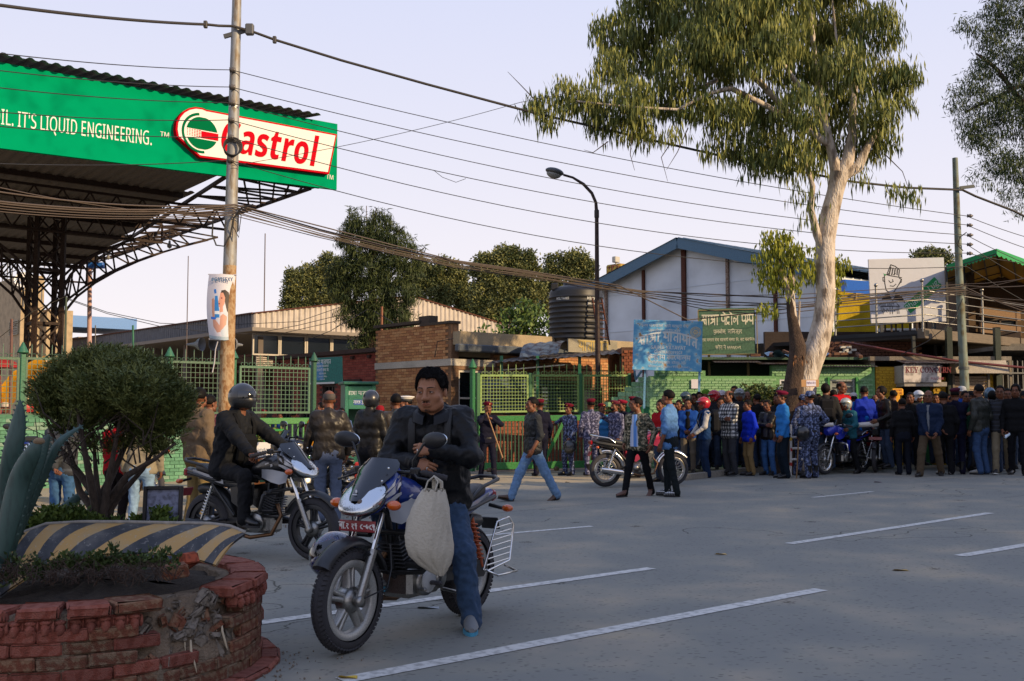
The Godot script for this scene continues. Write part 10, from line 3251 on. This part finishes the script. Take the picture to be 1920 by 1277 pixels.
func hero_face(p:Node3D,o:Dictionary):
	# eyes, lids, brows, moustache stubble and ring on the nearest figure
	var s:float=o.h/1.7
	var hip:Vector3=v3(0,0.9,0)+o.hip
	var up:=v3(0,cos(o.lean),sin(o.lean)).normalized()
	var hb:=Basis(UP,o.look)*Basis(RT,o.nod)*Basis(BK,o.tilt)*Basis.from_scale(ONE*o.head)
	var hc:Vector3=hip+up*(0.65-o.short_neck)+hb*v3(0,0.045,0.012)+v3(0,0,0.012+o.lean*0.03)
	var t:=X3(Basis.from_scale(ONE*s)*hb,hc*s)
	var white:=plain("a89c94",0.25)
	var iris:=plain("1a100c",0.1)
	for sg in [-1.0,1.0]:
		var e:=Node3D.new()
		e.transform=t*T(v3(sg*0.0325,0.002,0.0768))
		put(e,"eye",p)
		var m:=MB.new()
		m.ball(ZERO,v3(0.0145,0.0065,0.0128),10,14)
		part("eyeball",m,white,e)
		var im:=MB.new()
		im.ball(v3(-0.0025,-0.0005,0.0095),v3(0.0058,0.0058,0.0038),8,12)
		part("iris",im,iris,e)
		var lid:=MB.new()
		lid.tube([v3(-0.016,-0.001,0.004),v3(-0.008,0.0058,0.0118),v3(0.002,0.0068,0.0135),v3(0.01,0.005,0.0105),v3(0.0165,0.0005,0.003)],[0.002,0.0034,0.0036,0.0034,0.002],6)
		lid.tube([v3(-0.015,-0.002,0.005),v3(-0.006,-0.0062,0.0115),v3(0.006,-0.006,0.0112),v3(0.0155,-0.001,0.004)],[0.002,0.003,0.003,0.002],6)
		part("eyelid",lid,plain("80563f",0.5),e)
		part("eyelash",m_tube([v3(-0.0155,0.0,0.0065),v3(-0.007,0.0046,0.0148),v3(0.003,0.0052,0.0165),v3(0.0155,0.001,0.006)],0.0012,5),plain("120c0a",0.6),e)
		var bw:=MB.new()
		for k in 26:
			var f:=k/25.0
			var c:=v3(sg*lerpf(0.014,0.052,f),0.0265+0.006*sin(f*PI*0.8) - 0.004*f,lerpf(0.0985,0.078,f*f) )
			for q in 3:
				var b:=c+v3(0,(q-1)*0.0022*(1-f*0.6),0)
				bw.tube([b,b+v3(sg*0.005,0.0018-0.002*f,-0.0015)],[0.0011,0.0004],4)
		for i in bw.v.size():bw.v[i]=t*bw.v[i]
		part("eyebrow",bw,plain("1a120e",0.7),p)
	var r:=RandomNumberGenerator.new()
	r.seed=4
	var cap:=hair_mesh("fringe",1)
	var hs:=MB.new()
	for k in 1100:  # loose strands over the cut,hanging past the hairline
		var q:=cap.v[r.randi_range(64*3,64*19-1)]
		var c:=q-v3(0,0.035,-0.014)
		var d:=(v3(c.x*0.25-0.012,-0.9,c.z*0.25+0.012)).normalized()
		d=(d-c.normalized()*(d.dot(c.normalized()) - 0.12)).normalized()
		var l:=r.randf_range(0.014,0.03)
		var o2:=q+c.normalized()*r.randf_range(-0.001,0.002)
		hs.tube([o2-d*l*0.4,o2+d*l*0.3+c.normalized()*0.002,o2+d*l-c.normalized()*0.003],[0.0016,0.0019,0.0004],4,false)
	for i in hs.v.size():hs.v[i]=t*hs.v[i]
	part("hair_strands",hs,hairm(),p,true)
	var st:=MB.new()
	for k in 220:
		var x:=r.randf_range(-0.026,0.026)
		var y:=-0.0525+r.randf_range(-0.004,0.004) - absf(x)*0.16
		if absf(x)<0.003:continue
		var b:=v3(x,y,0.0975-x*x*14.0)
		st.tube([b,b+v3(x*0.06,-0.0035,0.0012)],[0.0007,0.0003],3)
	for k in 150:
		var x:=r.randf_range(-0.018,0.018)
		var b:=v3(x,-0.098+r.randf_range(-0.01,0.008),0.083-x*x*18.0)
		st.tube([b,b+v3(0,-0.003,0.0015)],[0.0006,0.0003],3)
	for i in st.v.size():st.v[i]=t*st.v[i]
	part("stubble",st,plain("201612",0.7),p)
	for k in 2:
		var ht:Transform3D=p.get_meta("hand_l" if k==0 else "hand_r")
		var rm:=MB.new()
		rm.torus(ht*X3(Basis(RT,PI/2),v3(-0.012,-0.098,-0.0105)),0.0115,0.003,16,6)
		part("ring",rm,mk("silver ring","d0d0cc",0.2,1.0),p)
	# lower collar and hood folds of the open jacket
	var neck:=hip+up*0.56
	for sg in [-1.0,1.0]:
		var cm:=MB.new()
		var rows:=[]
		for k in 13:
			var f:=k/12.0
			var a:float=lerpf(0.25,PI,f)*sg
			var base:=neck+v3(sin(a)*0.088,-0.045+0.03*(1.0-cos(a))*0.5-0.05*pow(1.0-f,2.0),cos(a)*0.088+0.01)
			rows.append([base*s,(base+v3(sin(a)*0.016,0.045+0.01*sin(f*9.0),cos(a)*0.016))*s,(base+v3(sin(a)*0.045,0.03,cos(a)*0.045))*s,(base+v3(sin(a)*0.06,-0.02,cos(a)*0.06))*s])
		cm.grid(rows)
		part("collar",cm,o.top,p)
	var zp:=MB.new()
	for k in 40:
		var f:=k/39.0
		var q:=hip+up*lerpf(0.4,0.0,f)+v3(0.028,0,0.165+0.03*sin(f*PI))
		zp.bx(q*s,v3(0.006,0.005,0.004))
	part("zip",zp,plain("55565a",0.3),p)

func small_things():
	rng.seed=120
	# white tubular crowd barrier with red bands
	var br:=thing("crowd_barrier","white tubular barrier with red and yellow bands among the queue","barrier")
	var bm:=MB.new()
	for q in [[v3(5.79,1.1,-21.6),v3(6.58,1.1,-22)],[v3(5.78,0.85,-21.6),v3(5.98,0.85,-21.6)],[v3(5.78,0.62,-21.6),v3(5.98,0.62,-21.6)],[v3(5.77,0.39,-21.6),v3(6.56,0.39,-22)],[v3(5.75,0.01,-21.6),v3(5.78,1.12,-21.6)]]:bm.tube(q,0.025,8)
	part("tubes",bm,plain("bdb9b4",0.5),br)
	var rail:=MB.new()
	rail.tube([v3(6.55,1.1,-21.9),v3(6.74,1.11,-21.9)],0.045,10)
	rail.tube([v3(7.39,1.09,-22.3),v3(7.82,1.12,-22.3)],0.055,10)
	part("top_rail",rail,plain("bdb9b4",0.5),br)
	for q in [[v3(5.77,0.56,-21.6),"9a2420"],[v3(5.76,0.26,-21.6),"9a2420"],[v3(5.77,0.78,-21.6),"b8922a"]]:
		part("band",m_tube([q[0],q[0]+v3(0,0.07,0)],0.028,8),plain(q[1],0.5),br)
	# playground slide and red drum behind the left fence
	var sl:=thing("yellow_slide","yellow plastic playground slide behind the forecourt fence","slide",T(ZERO))
	var rows:=[]
	for q in ll([-13.19,1.43,-27,-13,1.74,-27,-12.73,2.09,-27,-12.26,2.37,-27,-11.91,2.51,-27]):
		rows.append([q+v3(-0.02,0.28,0.5),q+v3(0,0.0,0.45),q+v3(0,0,-0.35),q+v3(-0.02,0.28,-0.4)])
	var sm:=MB.new()
	sm.grid(rows)
	part("chute",sm,paint("d79a18",0.4),sl)
	var sb:=MB.new()
	sb.bx(v3(-12.2,2.15,-27.3),v3(0.7,0.7,0.6),0.05)
	sb.bx(v3(-12.12,2.52,-27.3),v3(0.1,0.5,0.1),0.02)
	sb.bar(v3(-12.33,2.02,-27.1),v3(-12.29,0.57,-27.1),0.09)
	sb.bar(v3(-11.92,2.02,-27.1),v3(-11.87,0.57,-27.1),0.09)
	part("platform",sb,paint("cf9418",0.4),sl)
	var um:=MB.new()
	um.lathe(T(v3(-12.31,2.45,-25)),[v2(0.5,-0.02),v2(0.5,0.0),v2(0.3,0.14),v2(0.01,0.2)],18)
	um.bar(v3(-12.31,2.42,-25),v3(-12.27,1.02,-25),0.05)
	tag(part("red_sunshade",um,plain("8f1c1c",0.7)),"small red sunshade at the far left edge behind the fence","sunshade")
	var rd:=MB.new()
	rd.lathe(T(v3(-11.42,1.37,-24.5)),[v2(0.01,0.0),v2(0.16,0.0),v2(0.17,0.2),v2(0.01,0.22)],16)
	rd.bar(v3(-11.42,1.34,-24.5),v3(-11.38,0.28,-24.5),0.08)
	tag(part("red_drum",rd,plain("a01c20",0.5)),"small red drum behind the wall at the left fence post","drum")
	# flowers over the fence
	var fl:=thing("white_flowers","white flowers on the climber above the fence behind the juniper","flowers")
	crown(fl,[tuft(14,0.06,0.07,0.03,61,0.3).mesh()],mk("petal",Color.WHITE,0.7,0.0,{vcol=true,back=Color(0.4,0.4,0.4)}),qq([-9.69,2.63,-23.6,0.08,-9.6,2.58,-23.6,0.07,-9.75,2.56,-23.6,0.06,-9.57,2.68,-23.6,0.05]),900.0,Color(0.6,0.55,0.5),Color(0.75,0.7,0.68),0.8)
	part("stem",m_tube([v3(-9.63,1.52,-23.6),v3(-9.66,2.25,-23.6),v3(-9.66,2.58,-23.6)],[0.02,0.015,0.006],5),plain("3a3a24",0.9),fl)
	# litter and loose stones on the asphalt
	for q in [[1352,1041,"c9a45a",0.05,"dry yellow leaf on the road beyond the second lane line"],[1690,1070,"a98a4a",0.06,"dry curled leaf on the road at the right"],[803,1141,"9aa0a4",0.07,"flat scrap of foil under the nearest motorcycle"],[1645,905,"6a3a5a",0.06,"purple wrapper on the road before the old man"],[650,1272,"c9a83a",0.05,"yellow scrap at the bottom edge by the planter"],[1065,905,"8a857a",0.05,"pale scrap on the road before the officers"]]:
		var m:=MB.new()
		var s:float=q[3]
		for k in 3:
			var o:=v3(rnd(-1,1)*s*0.3,0,rnd(-1,1)*s*0.3)
			m.quad(o+v3(-s,0.004,-s*0.3),o+v3(s*0.9,0.012,-s*0.4),o+v3(s,0.006,s*0.4),o+v3(-s*0.7,0.02,s*0.3))
		var ob:=part("litter",m,plain(q[2],0.8))
		ob.position=[v3(2,0.02,-10.07),v3(3.33,0.03,-9.02),v3(-0.6,-0.01,-7.52),v3(6.78,0.07,-19.42),v3(-0.872,-0.009,-5.592),v3(1.08,0.01,-20.25)][[1352,1690,803,1645,650,1065].find(q[0])]
		tag(ob,q[4],"litter")
	var gr:=MB.new()
	for k in 260:
		var a:=rnd(-20,120)
		var p:=pa(a,1.12+absf(rnd(-0.5,0.5))*rnd(0.1,1.2),0.0)
		p.y=p.x*0.01+0.006
		gr.box(X3(Basis(v3(rnd(-1,1),rnd(-1,1),rnd(-1,1)).normalized(),rnd(0,3)),p),ONE*rnd(0.003,0.01))
	for k in 160:
		var p:=gy(v3(-1.95,-0.02,-14.73).lerp(v3(-2.66,-0.03,-13.09),rnd(-1,1.6))+U*rnd(-1.5,1.0)+V*rnd(-0.4,0.6))
		gr.box(X3(Basis(v3(rnd(-1,1),rnd(-1,1),rnd(-1,1)).normalized(),rnd(0,3)),p+v3(0,0.008,0)),ONE*rnd(0.006,0.02))
	var go:=part("loose_gravel",gr,paint("85796a",0.95))
	go.set_meta("kind","stuff")
	tag(go,"loose gravel and grit along the planter foot and the road edge","gravel")
